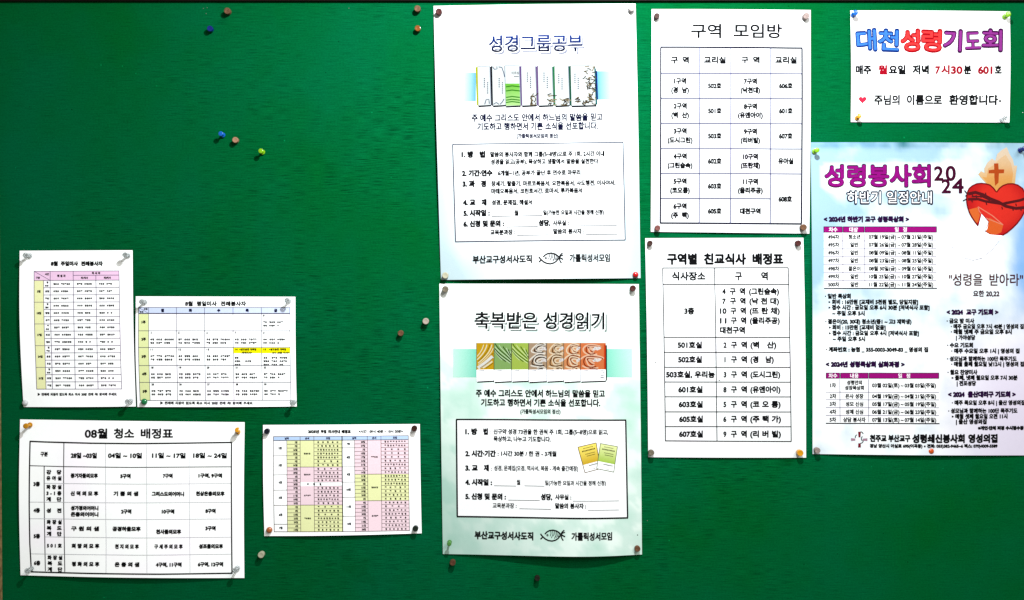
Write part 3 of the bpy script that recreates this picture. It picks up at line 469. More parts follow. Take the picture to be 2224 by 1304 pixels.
'예': (0.92, [4,4,178,221,178,40,194,40,194,221,16,81,191,90,188,98,178,103,163,104,143,103,124,98,109,90,99,81,96,71,99,64,109,59,124,57,143,59,163,64,178,71,188,5,142,164,142,123,118,123,119,143,118,164,22,81,206,65,202,53,189,45,169,42,143,45,117,53,97,65,85,81,80,95,84,106,93,114,109,142,109,142,50,158,50,158,218,142,218,142,178,114,178,109,190,101,199,92,204]),
'오': (0.92, [2,16,122,196,142,194,157,187,168,176,171,162,168,148,157,137,142,130,122,128,102,130,86,137,76,148,72,162,76,176,86,187,102,194,23,40,77,40,64,204,64,204,77,130,77,130,115,153,120,171,130,183,144,187,162,182,182,169,197,148,206,122,210,95,206,75,197,61,182,56,162,60,144,72,130,90,120,113,115,113,77]),
'올': (0.92, [3,15,122,207,156,202,165,196,168,188,165,180,156,174,141,170,122,169,102,170,87,174,78,180,75,188,78,196,87,202,102,205,23,40,143,40,130,203,130,203,143,130,143,130,157,153,160,171,166,181,175,185,188,181,201,168,211,148,217,122,219,95,217,75,211,62,201,58,188,62,175,73,166,90,160,113,157,113,143,12,60,42,188,42,188,55,76,55,76,74,182,74,182,115,60,115,60,102,166,102,166,86,60,86]),
'와': (0.92, [3,16,94,195,107,193,117,188,123,179,126,167,123,155,117,147,107,141,94,139,81,141,71,147,65,155,62,167,65,179,71,188,81,193,25,40,80,75,80,113,82,152,86,151,99,102,95,102,125,118,130,131,139,139,151,142,167,138,184,128,198,113,206,94,210,75,206,60,198,50,184,46,167,49,151,57,139,70,130,86,125,86,94,38,93,8,162,221,162,40,179,40,179,133,208,133,208,147,179,147,179,221]),
'요': (0.92, [3,16,122,197,142,194,157,188,168,177,171,163,168,150,157,139,142,132,122,130,102,132,86,139,76,150,72,163,76,177,86,188,102,194,21,122,210,95,207,74,197,61,183,56,163,59,148,67,136,80,126,80,77,40,77,40,64,204,64,204,77,164,77,164,126,176,136,185,148,187,163,183,183,169,197,148,207,5,97,77,97,120,122,117,147,120,147,77]),
'용': (0.92, [5,16,122,105,96,103,76,97,64,87,60,73,64,59,76,49,96,43,122,41,148,43,167,49,179,59,183,73,179,87,167,97,148,103,16,122,92,141,91,155,87,164,81,167,73,164,65,155,59,141,55,122,54,103,55,88,59,79,65,76,73,79,81,88,87,103,91,16,122,205,141,204,156,200,165,193,168,184,165,176,156,169,141,165,122,164,102,165,88,169,78,176,75,184,78,193,88,200,102,204,21,122,218,95,216,75,209,62,199,58,184,61,173,68,164,80,157,80,132,40,132,40,119,203,119,203,132,163,132,163,157,175,164,183,173,185,184,181,199,168,209,148,216,5,97,132,97,153,122,151,147,153,147,132]),
'우': (0.92, [3,16,121,214,96,211,76,203,63,191,58,174,63,158,76,146,96,138,121,135,147,138,167,146,180,158,185,174,180,191,167,203,147,211,16,121,201,140,199,155,194,164,185,168,174,164,164,155,155,140,150,121,148,103,150,88,155,79,164,75,174,79,185,88,194,103,199,8,40,118,40,104,113,104,113,40,130,40,130,104,204,104,204,118]),
'울': (0.92, [3,16,122,219,95,217,75,211,62,201,58,188,62,175,75,165,95,159,122,157,148,159,168,165,181,175,185,188,181,201,168,211,148,217,15,122,207,156,202,165,196,168,188,165,180,156,174,141,170,122,169,102,170,87,174,78,180,75,188,78,196,87,202,102,205,20,60,42,188,42,188,55,76,55,76,74,182,74,182,115,130,115,130,131,203,131,203,145,40,145,40,131,113,131,113,115,60,115,60,102,166,102,166,86,60,86]),
'원': (0.92, [5,16,98,214,80,212,66,205,57,195,53,182,57,169,66,160,80,153,98,151,116,153,130,160,139,169,142,182,139,195,130,205,116,212,12,98,202,113,199,123,193,126,182,123,172,113,166,98,163,83,166,73,172,69,182,73,193,83,199,9,41,124,91,125,91,90,108,90,108,126,157,131,156,143,76,138,39,138,8,135,114,135,102,171,102,171,84,188,84,188,221,171,221,171,114,6,65,97,65,44,192,44,192,58,81,58,81,97]),
'월': (0.92, [5,16,98,218,79,216,65,211,56,202,53,191,56,179,65,171,79,165,98,164,116,165,130,171,139,179,142,191,139,202,130,210,116,216,12,98,206,113,204,123,199,127,191,123,182,113,177,98,175,82,177,72,182,69,191,72,199,82,204,9,41,141,89,141,89,114,105,114,105,142,158,147,157,158,77,153,39,153,8,135,135,135,124,171,124,171,115,188,115,188,221,171,221,171,135,12,67,42,194,42,194,55,84,55,84,71,188,71,188,108,67,108,67,96,172,96,172,82,67,82]),
'유': (0.92, [3,16,121,214,96,211,76,203,63,191,58,175,63,158,76,146,96,138,121,135,147,138,167,146,180,158,185,175,180,191,167,203,147,211,16,121,201,140,199,155,194,164,185,168,175,164,164,155,156,140,151,121,149,103,151,88,156,79,164,75,175,79,185,88,194,103,199,12,40,118,40,105,82,105,82,40,99,40,99,105,144,105,144,40,161,40,161,105,204,105,204,118]),
'육': (0.92, [4,16,122,217,95,215,75,208,62,197,58,183,62,168,75,157,95,150,122,148,148,150,168,157,181,168,185,183,181,197,168,208,148,215,16,122,204,141,203,156,198,165,192,168,183,165,173,156,167,141,162,122,161,102,162,88,167,78,173,75,183,78,192,88,198,102,203,14,58,98,58,85,167,85,167,40,183,40,183,98,160,98,160,121,203,121,203,134,40,134,40,121,83,121,83,98,4,100,121,144,121,144,98,100,98]),
'율': (0.92, [4,16,122,219,95,217,75,211,62,201,58,188,62,175,75,165,95,159,122,157,148,159,168,165,181,175,185,188,181,201,168,211,148,217,15,122,207,156,202,165,196,168,188,165,180,156,174,141,170,122,169,102,170,87,174,78,180,75,188,78,196,87,202,102,205,20,60,42,188,42,188,55,76,55,76,74,182,74,182,115,158,115,158,132,203,132,203,146,40,146,40,132,84,132,84,115,60,115,60,102,166,102,166,86,60,86,4,101,132,142,132,142,115,101,115]),
'으': (0.92, [3,16,122,210,96,206,75,196,61,180,56,160,61,139,75,124,96,114,122,110,148,114,169,124,182,139,187,160,182,180,169,196,148,206,16,122,196,141,194,157,186,168,175,171,160,168,145,157,134,141,126,122,124,102,126,86,134,76,145,72,160,76,175,86,186,102,194,4,40,78,40,64,204,64,204,78]),
'은': (0.92, [4,4,40,126,40,113,203,113,203,126,16,122,215,95,213,75,206,62,194,58,179,62,164,75,153,95,145,122,143,148,145,168,153,181,164,185,179,181,194,168,206,148,213,16,122,202,141,200,156,196,165,189,168,179,165,170,156,163,141,158,122,157,102,158,88,163,78,170,75,179,78,189,88,196,102,200,6,61,97,61,44,185,44,185,58,78,58,78,97]),
'을': (0.92, [4,16,122,218,95,216,75,210,62,200,58,187,62,174,75,164,95,158,122,156,148,158,168,164,181,174,185,187,181,200,168,210,148,216,16,122,206,141,205,156,201,165,195,168,187,165,179,156,173,141,169,122,168,102,169,87,173,78,179,75,187,78,195,87,201,102,205,4,40,143,40,130,203,130,203,143,12,60,42,188,42,188,55,76,55,76,74,182,74,182,115,60,115,60,102,166,102,166,86,60,86]),
'음': (0.92, [5,16,122,217,95,215,75,208,62,197,58,183,62,169,75,158,95,151,122,149,148,151,168,158,181,169,185,183,181,197,168,208,148,215,16,122,204,141,203,156,199,165,192,168,183,165,174,156,168,141,164,122,162,102,164,88,168,78,174,75,183,78,192,88,199,102,203,4,60,102,60,43,183,43,183,102,4,167,89,167,56,76,56,76,89,4,40,134,40,120,203,120,203,134]),
'의': (0.92, [4,16,99,208,79,205,64,196,54,183,50,166,54,148,64,135,79,126,99,123,118,126,133,135,143,148,147,166,143,183,133,196,118,205,16,99,194,111,192,122,186,128,177,131,166,128,154,122,145,111,139,99,137,86,139,76,145,69,154,66,166,69,177,76,186,86,192,4,171,221,171,40,187,40,187,221,8,43,80,79,80,119,82,160,88,159,100,118,96,78,94,41,94]),
'이': (0.92, [3,4,171,221,171,40,188,40,188,221,16,93,207,74,203,60,190,50,170,47,144,50,118,60,98,74,86,93,81,111,86,125,98,135,118,138,144,135,170,125,190,111,203,16,93,193,105,189,114,179,120,164,122,144,120,124,114,109,105,99,93,96,80,99,71,109,65,124,63,144,65,164,71,179,80,189]),
'인': (0.92, [4,4,172,221,172,89,188,89,188,221,16,91,209,73,205,58,196,48,182,44,164,48,146,58,132,73,123,91,120,110,123,125,132,135,146,138,164,135,182,125,196,110,205,16,91,194,103,192,113,186,120,176,122,164,120,152,113,143,103,136,91,134,79,136,69,143,63,152,60,164,63,176,69,186,79,192,6,72,103,72,44,194,44,194,58,89,58,89,103]),
'일': (0.92, [4,16,91,215,72,212,57,204,48,191,44,175,48,158,57,146,72,138,91,135,109,138,124,146,134,158,137,175,134,191,124,204,109,212,16,91,201,103,199,113,194,119,185,121,175,119,164,113,156,103,150,91,148,79,150,69,156,63,164,60,175,63,185,69,194,79,199,4,172,221,172,129,188,129,188,221,12,72,43,194,43,194,56,88,56,88,76,188,76,188,120,71,120,71,107,172,107,172,88,72,88]),
'읽': (0.92, [5,4,172,221,172,125,188,125,188,221,6,130,117,130,104,172,104,172,42,188,42,188,117,16,91,213,72,210,57,202,48,189,44,173,48,156,57,143,72,135,91,132,109,135,124,143,134,156,137,173,134,189,124,202,109,210,16,91,199,103,197,113,192,119,183,121,173,119,162,113,153,103,148,91,146,79,148,69,153,63,162,60,173,63,183,69,192,79,197,13,63,117,63,105,106,105,106,87,63,87,63,43,117,44,136,47,135,60,79,56,79,75,122,75,122,117]),
'임': (0.92, [5,4,172,221,172,118,188,118,188,221,4,71,108,71,43,188,43,188,108,4,172,95,172,56,88,56,88,95,16,91,212,72,209,57,200,48,187,44,169,48,152,57,139,72,130,91,127,110,130,125,139,135,152,138,169,135,187,125,200,110,209,16,91,198,104,196,113,190,120,181,122,169,120,158,113,149,104,143,91,141,79,143,69,149,63,158,60,169,63,181,69,190,79,196]),
'자': (0.92, [2,23,43,203,43,189,85,189,85,166,81,143,71,121,55,102,37,88,47,75,66,90,82,110,93,135,104,112,119,93,138,80,147,93,129,106,114,123,105,144,101,166,101,189,141,189,141,203,8,162,221,162,40,179,40,179,134,209,134,209,148,179,148,179,221]),
'작': (0.92, [3,6,63,103,63,89,164,89,164,40,180,40,180,103,23,44,209,44,195,85,195,85,188,81,169,72,153,58,139,39,129,48,117,67,127,83,142,93,160,103,143,118,130,137,120,145,133,127,142,113,155,104,171,101,188,101,195,141,195,141,209,8,164,221,164,112,180,112,180,160,207,160,207,174,180,174,180,221]),
'장': (0.92, [4,16,123,107,98,105,79,99,67,88,63,74,67,60,79,50,98,43,123,41,148,43,166,50,178,60,182,74,178,88,166,99,148,105,16,123,94,141,93,154,89,163,83,166,74,163,66,154,59,141,55,123,54,105,55,91,59,83,66,80,74,83,83,91,89,105,93,23,44,208,44,194,85,194,85,187,81,168,72,152,58,138,39,129,48,115,67,126,83,141,93,160,103,143,118,130,137,121,145,134,127,143,113,155,104,170,101,187,101,194,141,194,141,208,8,164,221,164,112,180,112,180,162,207,162,207,175,180,175,180,221]),
'재': (0.92, [2,12,139,218,139,50,155,50,155,134,178,134,178,40,194,40,194,221,178,221,178,148,155,148,155,218,22,42,200,42,186,77,186,75,146,67,123,55,104,38,90,48,78,65,91,78,110,86,133,94,113,106,96,122,84,132,97,115,110,103,127,96,149,93,172,93,186,126,186,126,200]),
'저': (0.92, [2,8,133,156,133,142,172,142,172,40,189,40,189,221,172,221,172,156,23,45,203,45,189,86,189,86,168,82,144,72,122,57,102,38,89,48,76,68,91,83,112,94,137,105,113,121,94,140,80,150,93,131,106,116,124,106,146,103,168,103,189,143,189,143,203]),
'전': (0.92, [3,8,172,221,172,171,136,171,136,158,172,158,172,89,189,89,189,221,6,73,100,73,44,194,44,194,58,90,58,90,100,23,46,207,46,193,86,193,86,184,83,165,73,148,59,135,41,125,49,112,69,122,84,138,95,157,105,140,120,126,138,116,147,129,129,138,115,151,106,167,103,184,103,193,142,193,142,207]),
'절': (0.92, [3,8,172,221,172,181,137,181,137,168,172,168,172,128,189,128,189,221,21,46,212,46,198,86,198,82,177,73,161,59,148,41,139,49,126,68,136,84,150,94,168,105,152,119,139,138,130,146,143,128,152,115,163,106,178,102,198,142,198,142,212,12,73,42,195,42,195,56,89,56,89,75,189,75,189,119,72,119,72,106,172,106,172,88,73,88]),
'젊': (0.92, [5,4,131,117,131,42,189,42,189,117,4,174,105,174,54,146,54,146,105,8,172,221,172,180,137,180,137,166,172,166,172,126,189,126,189,221,12,62,42,125,46,124,58,78,55,78,75,120,75,120,117,62,117,62,104,104,104,104,87,62,87,23,46,211,46,198,86,198,86,193,82,176,73,160,59,147,41,138,49,125,68,135,84,149,94,167,105,151,119,138,138,129,146,142,128,151,115,162,106,177,102,193,102,198,142,198,142,211]),
'접': (0.92, [4,8,73,114,73,43,189,43,189,114,172,114,172,92,89,92,89,114,4,89,79,172,79,172,56,89,56,8,172,221,172,178,136,178,136,164,172,164,172,123,189,123,189,221,21,46,211,46,197,86,197,83,174,73,157,59,143,41,133,49,120,69,131,84,146,95,165,105,148,120,134,138,124,147,137,129,146,115,160,106,175,103,197,142,197,142,211]),
'정': (0.92, [4,16,129,108,104,106,85,99,73,89,69,74,73,60,85,49,104,43,129,41,154,43,173,49,185,60,189,74,185,89,173,99,154,106,16,129,95,148,94,161,90,170,83,173,74,170,65,161,59,148,55,129,54,111,55,97,59,88,65,85,74,88,83,97,90,111,94,8,172,221,172,174,137,174,137,161,172,161,172,114,189,114,189,221,22,46,208,46,195,86,195,86,188,83,170,73,152,59,138,41,128,49,115,69,126,84,142,95,161,105,144,120,130,138,120,147,133,129,143,115,156,106,171,103,195,142,195,142,208]),
'제': (0.92, [3,4,178,221,178,40,193,40,193,221,8,141,217,141,156,112,156,112,143,141,143,141,50,157,50,157,217,23,43,200,43,187,77,187,77,170,74,146,67,123,54,103,38,89,48,77,64,91,77,110,85,134,94,112,106,94,121,81,131,93,115,107,103,125,96,147,93,170,93,187,125,187,125,200]),
'조': (0.92, [2,8,114,121,114,77,40,77,40,64,204,64,204,77,130,77,130,121,25,54,205,54,191,113,191,113,187,107,167,92,149,71,136,48,128,55,115,75,121,94,132,110,146,122,163,134,146,150,132,169,122,190,116,196,129,173,136,152,149,136,167,130,187,130,191,190,191,190,205]),
'좌': (0.92, [3,21,46,205,46,191,86,191,83,171,74,156,59,143,41,135,49,122,69,131,84,145,95,163,105,147,121,133,140,125,148,138,130,146,116,158,106,173,103,191,143,191,143,205,10,40,78,75,78,113,80,152,85,151,97,103,93,103,129,87,129,87,92,38,92,8,162,221,162,40,179,40,179,132,208,132,208,146,179,146,179,221]),
'주': (0.92, [2,23,55,210,55,197,112,197,107,179,93,164,73,153,50,147,56,134,77,139,95,148,111,160,122,175,133,160,148,148,167,139,188,134,194,147,171,153,150,164,136,179,131,197,188,197,188,210,8,40,118,40,105,113,105,113,41,130,41,130,105,203,105,203,118]),
'중': (0.92, [3,16,122,91,141,90,155,87,164,81,167,73,164,65,155,59,141,55,122,54,103,55,88,59,79,65,76,73,79,81,88,87,103,90,23,40,137,40,123,113,123,113,104,91,101,74,95,63,85,60,73,64,59,76,49,96,43,122,41,148,43,167,49,179,59,183,73,180,85,169,95,152,101,130,104,130,123,203,123,203,137,23,55,213,55,200,111,200,105,186,91,174,72,166,49,161,55,148,77,152,96,160,111,171,122,184,132,171,148,160,167,152,188,148,194,161,171,166,152,174,138,186,132,200,189,200,189,213]),
'증': (0.92, [4,4,40,135,40,122,203,122,203,135,16,122,106,96,104,76,98,64,87,60,73,64,60,76,49,96,43,122,41,148,43,167,49,179,60,183,73,179,87,167,98,148,104,16,122,93,141,92,155,88,164,82,167,73,164,65,155,59,141,55,122,54,103,55,88,59,79,65,76,73,79,82,88,88,103,92,23,55,212,55,199,111,199,105,184,92,173,72,164,49,159,55,146,77,151,96,159,111,169,122,183,132,169,148,159,167,151,188,146,194,159,171,164,152,173,138,185,132,199,189,199,189,212]),
'지': (0.92, [2,4,171,221,171,40,188,40,188,221,23,46,203,46,189,88,189,88,166,84,143,74,120,58,101,40,88,50,75,69,89,85,110,96,135,108,112,124,93,144,80,153,93,134,105,119,122,108,143,105,166,105,189,147,189,147,203]),
'직': (0.92, [3,4,172,221,172,112,188,112,188,221,6,67,102,67,89,172,89,172,40,188,40,188,102,23,47,209,47,195,88,195,88,188,85,170,76,153,61,139,42,129,51,117,71,127,86,142,97,161,108,143,123,130,142,120,151,133,132,142,118,155,108,171,105,188,105,195,146,195,146,209]),
'질': (0.92, [3,4,172,221,172,128,188,128,188,221,12,72,42,194,42,194,56,88,56,88,75,188,75,188,119,71,119,71,106,172,106,172,88,72,88,21,47,211,47,198,88,198,85,178,76,162,61,149,42,140,50,127,70,137,86,152,97,170,108,153,123,140,143,131,151,144,132,152,118,164,108,179,105,198,146,198,146,211]),
'집': (0.92, [4,4,172,221,172,123,188,123,188,221,8,72,115,72,43,188,43,188,115,172,115,172,93,88,93,88,115,4,88,80,172,80,172,56,88,56,21,47,209,47,196,88,196,85,174,75,158,61,145,42,136,51,123,70,133,86,148,97,166,108,149,123,135,143,126,151,139,132,148,118,160,108,175,105,196,146,196,146,209]),
'짜': (0.92, [2,8,167,221,167,40,183,40,183,135,208,135,208,150,183,150,183,221,39,102,203,102,189,116,189,116,168,114,145,109,121,99,99,88,121,82,145,81,189,95,189,95,203,43,203,43,189,65,189,64,147,60,126,51,106,37,91,48,78,59,91,68,106,73,124,78,106,87,90,98,77,110,90,119,106,124,124,129,106,138,91,149,78,160,91,146,106,137,125,133,147,132,189,152,189,152,203]),
'째': (0.92, [2,12,145,218,145,50,161,50,161,134,180,134,180,40,196,40,196,221,180,221,180,148,161,148,161,218,38,92,199,92,186,103,186,102,147,99,125,90,104,80,126,76,148,76,186,87,186,87,199,43,199,43,186,61,186,60,149,57,129,49,110,36,95,46,84,56,95,63,108,68,124,73,108,79,94,89,82,99,93,106,107,111,123,116,108,123,95,133,84,142,95,130,110,122,129,119,148,118,186,135,186,135,199]),
'차': (0.92, [2,27,84,218,84,190,43,190,43,177,84,177,84,163,81,140,71,119,57,101,38,88,48,75,67,89,82,108,92,131,102,109,117,91,135,79,144,91,127,104,113,121,103,141,100,163,100,177,140,177,140,190,100,190,100,218,8,162,221,162,40,179,40,179,133,209,133,209,147,179,147,179,221]),
'찬': (0.92, [3,25,85,220,85,197,45,197,45,183,85,183,82,161,73,145,59,132,40,123,49,109,68,119,83,134,94,151,104,135,119,122,137,113,146,126,128,135,114,147,105,162,102,183,142,183,142,197,102,197,102,220,8,164,221,164,87,180,87,180,151,207,151,207,165,180,165,180,221,6,68,99,68,44,188,44,188,58,84,58,84,99]),
'참': (0.92, [4,4,67,106,67,43,180,43,180,106,4,164,93,164,56,83,56,83,93,25,85,222,85,200,45,200,45,187,85,187,82,167,73,151,58,139,40,131,48,118,68,127,83,141,94,158,104,142,119,130,138,121,146,134,128,142,114,154,105,168,102,187,142,187,142,200,102,200,102,222,8,164,221,164,114,180,114,180,162,207,162,207,176,180,176,180,221]),
'창': (0.92, [4,16,123,106,98,104,79,98,67,87,63,73,67,60,79,49,98,43,123,41,148,43,166,49,178,60,182,73,178,87,166,98,148,104,16,123,93,141,92,154,88,163,82,166,73,163,65,154,59,141,55,123,54,105,55,91,59,83,65,80,73,83,82,91,88,105,92,25,85,222,85,199,45,199,45,186,85,186,82,165,73,149,59,137,40,128,48,115,68,125,83,139,94,157,104,141,119,128,138,120,146,133,128,141,114,152,105,166,102,186,142,186,142,199,102,199,102,222,8,164,221,164,111,180,111,180,161,207,161,207,175,180,175,180,221]),
'채': (0.92, [2,25,77,215,77,188,43,188,43,174,77,174,74,144,67,122,55,104,38,91,48,78,64,91,77,110,85,131,94,111,106,94,122,82,132,94,115,107,103,124,95,144,93,174,127,174,127,188,93,188,93,215,12,139,218,139,50,155,50,155,134,178,134,178,40,194,40,194,221,178,221,178,148,155,148,155,218]),
'천': (0.92, [3,25,85,220,85,197,45,197,45,184,85,184,82,160,73,144,59,131,40,121,49,108,68,118,83,133,94,151,104,134,120,121,139,112,147,125,128,133,114,146,105,161,102,184,142,184,142,197,102,197,102,220,8,172,221,172,166,135,166,135,152,172,152,172,86,189,86,189,221,6,73,98,73,44,194,44,194,58,90,58,90,98]),
'청': (0.92, [4,16,129,107,104,105,85,98,73,88,69,74,73,60,85,50,104,43,129,41,154,43,173,50,185,60,189,74,185,88,173,98,154,105,16,129,94,148,93,161,89,170,82,173,74,170,66,161,59,148,55,129,54,111,55,97,59,88,66,85,74,88,82,97,89,111,93,25,85,222,85,200,45,200,45,186,85,186,82,165,73,149,59,137,40,128,48,115,68,124,83,139,94,157,104,141,120,128,139,119,147,132,129,140,114,152,105,167,102,186,142,186,142,200,102,200,102,222,8,172,221,172,170,136,170,136,156,172,156,172,112,189,112,189,221]),
'체': (0.92, [3,4,178,221,178,40,193,40,193,221,8,141,217,141,150,114,150,114,136,141,136,141,50,157,50,157,217,25,77,215,77,188,43,188,43,174,77,174,74,143,67,122,55,104,38,90,48,77,64,91,77,109,85,131,94,111,106,94,122,81,131,94,115,107,103,124,95,144,93,174,126,174,126,188,93,188,93,215]),
'총': (0.92, [4,16,122,101,95,99,76,93,64,84,60,71,64,58,76,49,95,43,122,41,148,43,167,49,179,58,183,71,179,84,167,93,148,99,16,122,88,141,87,155,84,164,78,167,71,164,63,155,58,141,55,122,53,102,55,88,58,79,63,76,71,79,78,88,84,102,87,8,113,150,113,128,40,128,40,114,203,114,203,128,130,128,130,150,27,57,204,57,190,113,190,107,177,93,166,73,158,49,154,55,141,76,145,95,151,111,161,122,173,133,161,148,151,167,145,189,141,194,154,170,158,150,166,136,177,131,190,187,190,187,204,130,204,130,222,113,222,113,204]),
'최': (0.92, [3,4,171,221,171,40,187,40,187,221,10,43,78,79,78,119,80,160,85,159,98,108,93,108,126,92,126,92,92,41,91,25,92,220,92,198,51,198,51,184,92,184,88,167,79,152,65,141,46,133,54,120,74,129,90,142,100,160,111,143,127,130,146,122,154,135,136,142,122,154,112,168,108,184,150,184,150,198,108,198,108,220]),
'축': (0.92, [2,14,58,96,58,83,167,83,167,41,183,41,183,96,130,96,130,117,203,117,203,130,40,130,40,117,113,117,113,96,27,57,204,57,190,113,190,107,177,93,165,74,157,50,153,55,140,76,144,95,151,111,160,122,172,132,160,148,151,167,144,188,140,194,153,170,157,150,165,136,177,131,190,187,190,187,204,130,204,130,222,113,222,113,204]),
'출': (0.92, [2,20,60,42,188,42,188,55,76,55,76,72,182,72,182,112,130,112,130,128,203,128,203,141,40,141,40,128,113,128,113,112,60,112,60,99,166,99,166,84,60,84,27,57,206,57,193,112,193,106,181,92,171,72,165,49,162,54,149,76,152,95,158,111,167,122,178,133,167,148,158,168,152,190,149,195,162,171,165,151,171,138,181,131,193,187,193,187,206,130,206,130,222,113,222,113,206]),
'층': (0.92, [4,4,40,130,40,116,203,116,203,130,16,122,101,95,99,76,93,64,84,60,71,64,58,76,49,95,43,122,41,148,43,167,49,179,58,183,71,179,84,167,93,148,99,16,122,88,141,87,155,84,164,78,167,71,164,63,155,58,141,55,122,53,102,55,88,58,79,63,76,71,79,78,88,84,102,87,27,57,204,57,190,113,190,107,177,93,166,73,158,49,154,55,141,76,145,95,151,111,161,122,173,133,161,148,151,167,145,189,141,194,154,170,158,150,166,136,177,131,190,187,190,187,204,130,204,130,222,113,222,113,204]),
'친': (0.92, [3,4,172,221,172,88,188,88,188,221,6,72,100,72,44,194,44,194,58,89,58,89,100,26,89,220,89,197,48,197,48,184,89,184,86,161,76,145,62,132,44,122,52,109,71,119,87,134,97,152,108,135,124,122,143,113,151,126,133,134,118,147,109,162,105,179,105,184,146,184,146,197,106,197,106,220]),
'카': (0.92, [2,16,52,203,52,189,116,189,111,158,42,153,45,138,106,144,96,127,82,111,64,96,42,83,51,70,91,97,116,129,129,164,133,203,8,162,221,162,41,179,41,179,134,208,134,208,148,179,148,179,221]),
'코': (0.92, [2,11,60,204,60,190,167,190,167,160,54,156,57,141,166,148,160,105,176,103,181,136,184,204,8,104,126,104,79,40,79,40,65,203,65,203,79,120,79,120,126]),
'탈': (0.92, [3,13,48,212,48,133,121,135,145,138,143,151,65,147,65,167,128,167,128,180,65,180,65,199,131,199,131,212,8,164,221,164,127,180,127,180,168,207,168,207,182,180,182,180,221,12,66,42,187,42,187,56,82,56,82,75,180,75,180,118,66,118,66,105,164,105,164,88,66,88]),
'태': (0.92, [2,13,47,201,47,85,85,85,126,90,125,104,63,99,63,140,116,140,116,153,63,153,63,187,118,187,118,201,12,138,218,138,50,154,50,154,135,178,135,178,40,194,40,194,221,178,221,178,149,154,149,154,218]),
'택': (0.92, [3,6,71,102,71,89,176,89,176,40,192,40,192,102,13,48,208,48,121,85,121,126,126,125,140,64,135,64,159,116,159,116,172,64,172,64,195,118,195,118,208,12,137,218,137,113,152,113,152,161,177,161,177,112,192,112,192,221,177,221,177,174,152,174,152,218]),
'토': (0.92, [1,20,61,207,61,114,113,114,113,77,40,77,40,63,204,63,204,77,130,77,130,114,185,114,185,127,78,127,78,154,179,154,179,168,78,168,78,193,183,193,183,207]),
'톨': (0.92, [2,20,40,137,40,124,203,124,203,137,130,137,130,153,184,153,184,165,78,165,78,180,178,180,178,191,78,191,78,206,183,206,183,218,61,218,61,153,113,153,113,137,12,60,42,188,42,188,55,76,55,76,72,182,72,182,111,60,111,60,99,166,99,166,84,60,84]),
'팩': (0.92, [4,6,69,103,69,89,176,89,176,40,193,40,193,103,12,139,218,139,113,154,113,154,160,177,160,177,112,193,112,193,221,177,221,177,174,154,174,154,218,13,41,122,68,122,131,127,130,140,111,138,111,192,127,192,127,206,42,206,42,192,58,192,58,135,39,135,4,73,192,96,192,96,137,73,136]),
'평': (0.92, [5,16,129,106,104,104,85,98,73,87,69,73,73,60,85,49,104,43,129,41,154,43,173,49,185,60,189,73,185,87,173,98,154,104,16,129,93,148,92,161,88,170,82,173,73,170,65,161,59,148,55,129,54,111,55,97,59,88,65,85,73,88,82,97,88,111,92,12,172,221,172,189,142,189,142,176,172,176,172,157,142,157,142,143,172,143,172,110,189,110,189,221,13,42,120,111,123,147,127,146,139,123,137,123,194,141,194,141,208,45,208,45,194,63,194,63,135,40,134,4,79,194,107,194,107,136,79,135]),
'포': (0.92, [2,20,55,131,55,118,113,118,113,77,40,77,40,63,204,63,204,77,130,77,130,118,188,118,188,131,160,131,160,190,189,190,189,204,54,204,54,190,82,190,82,131,4,99,190,144,190,144,131,99,131]),
'표': (0.92, [3,20,55,132,55,119,85,119,85,76,40,76,40,62,204,62,204,76,158,76,158,119,188,119,188,132,160,132,160,191,189,191,189,205,54,205,54,191,82,191,82,132,4,102,76,102,119,141,119,141,76,4,99,191,144,191,144,132,99,132]),
'피': (0.92, [3,4,172,221,172,40,188,40,188,221,13,42,85,117,87,157,92,156,104,127,102,127,188,147,188,147,202,44,202,44,188,64,188,64,99,40,99,4,80,188,111,188,111,101,80,100]),
'하': (0.92, [4,16,93,164,75,161,62,152,52,139,49,122,52,106,62,92,75,84,93,81,111,84,125,92,134,106,137,122,134,139,125,152,111,161,16,93,150,104,148,113,142,119,134,121,122,119,111,113,102,104,97,93,95,82,97,73,102,67,111,65,122,67,134,73,142,82,148,8,163,221,163,40,179,40,179,133,209,133,209,147,179,147,179,221,8,85,219,85,192,39,192,39,179,146,179,146,192,101,192,101,219]),
'학': (0.92, [5,16,94,179,76,177,62,171,54,160,50,147,54,133,62,123,76,117,94,114,111,117,125,123,134,133,137,147,134,160,125,171,111,177,12,94,167,108,164,118,157,121,147,118,136,108,130,94,127,79,130,70,136,66,147,70,157,79,164,6,63,98,63,85,164,85,164,40,180,40,180,98,8,86,222,86,202,40,202,40,189,147,189,147,202,102,202,102,222,8,164,221,164,108,180,108,180,158,207,158,207,171,180,171,180,221]),
'한': (0.92, [5,16,94,176,76,174,62,167,54,156,50,142,54,128,62,118,76,111,94,109,111,111,125,118,134,128,137,142,134,156,125,167,111,174,16,94,163,105,162,114,157,119,151,121,142,119,134,114,127,105,123,94,122,83,123,74,127,68,134,66,142,68,151,74,157,83,162,8,164,221,164,86,180,86,180,148,207,148,207,162,180,162,180,221,8,86,221,86,199,40,199,40,186,147,186,147,199,102,199,102,221,6,68,96,68,44,188,44,188,58,84,58,84,96]),
'함': (0.92, [6,4,67,102,67,43,180,43,180,102,4,164,89,164,56,83,56,83,89,16,94,180,76,177,62,171,54,161,50,148,54,134,62,124,76,118,94,115,111,118,125,124,134,134,137,148,134,161,125,171,111,177,12,94,167,108,165,118,158,121,148,118,137,108,130,94,128,79,130,70,137,66,148,70,158,79,165,8,164,221,164,112,180,112,180,159,207,159,207,173,180,173,180,221,8,86,223,86,202,40,202,40,189,147,189,147,202,102,202,102,223]),
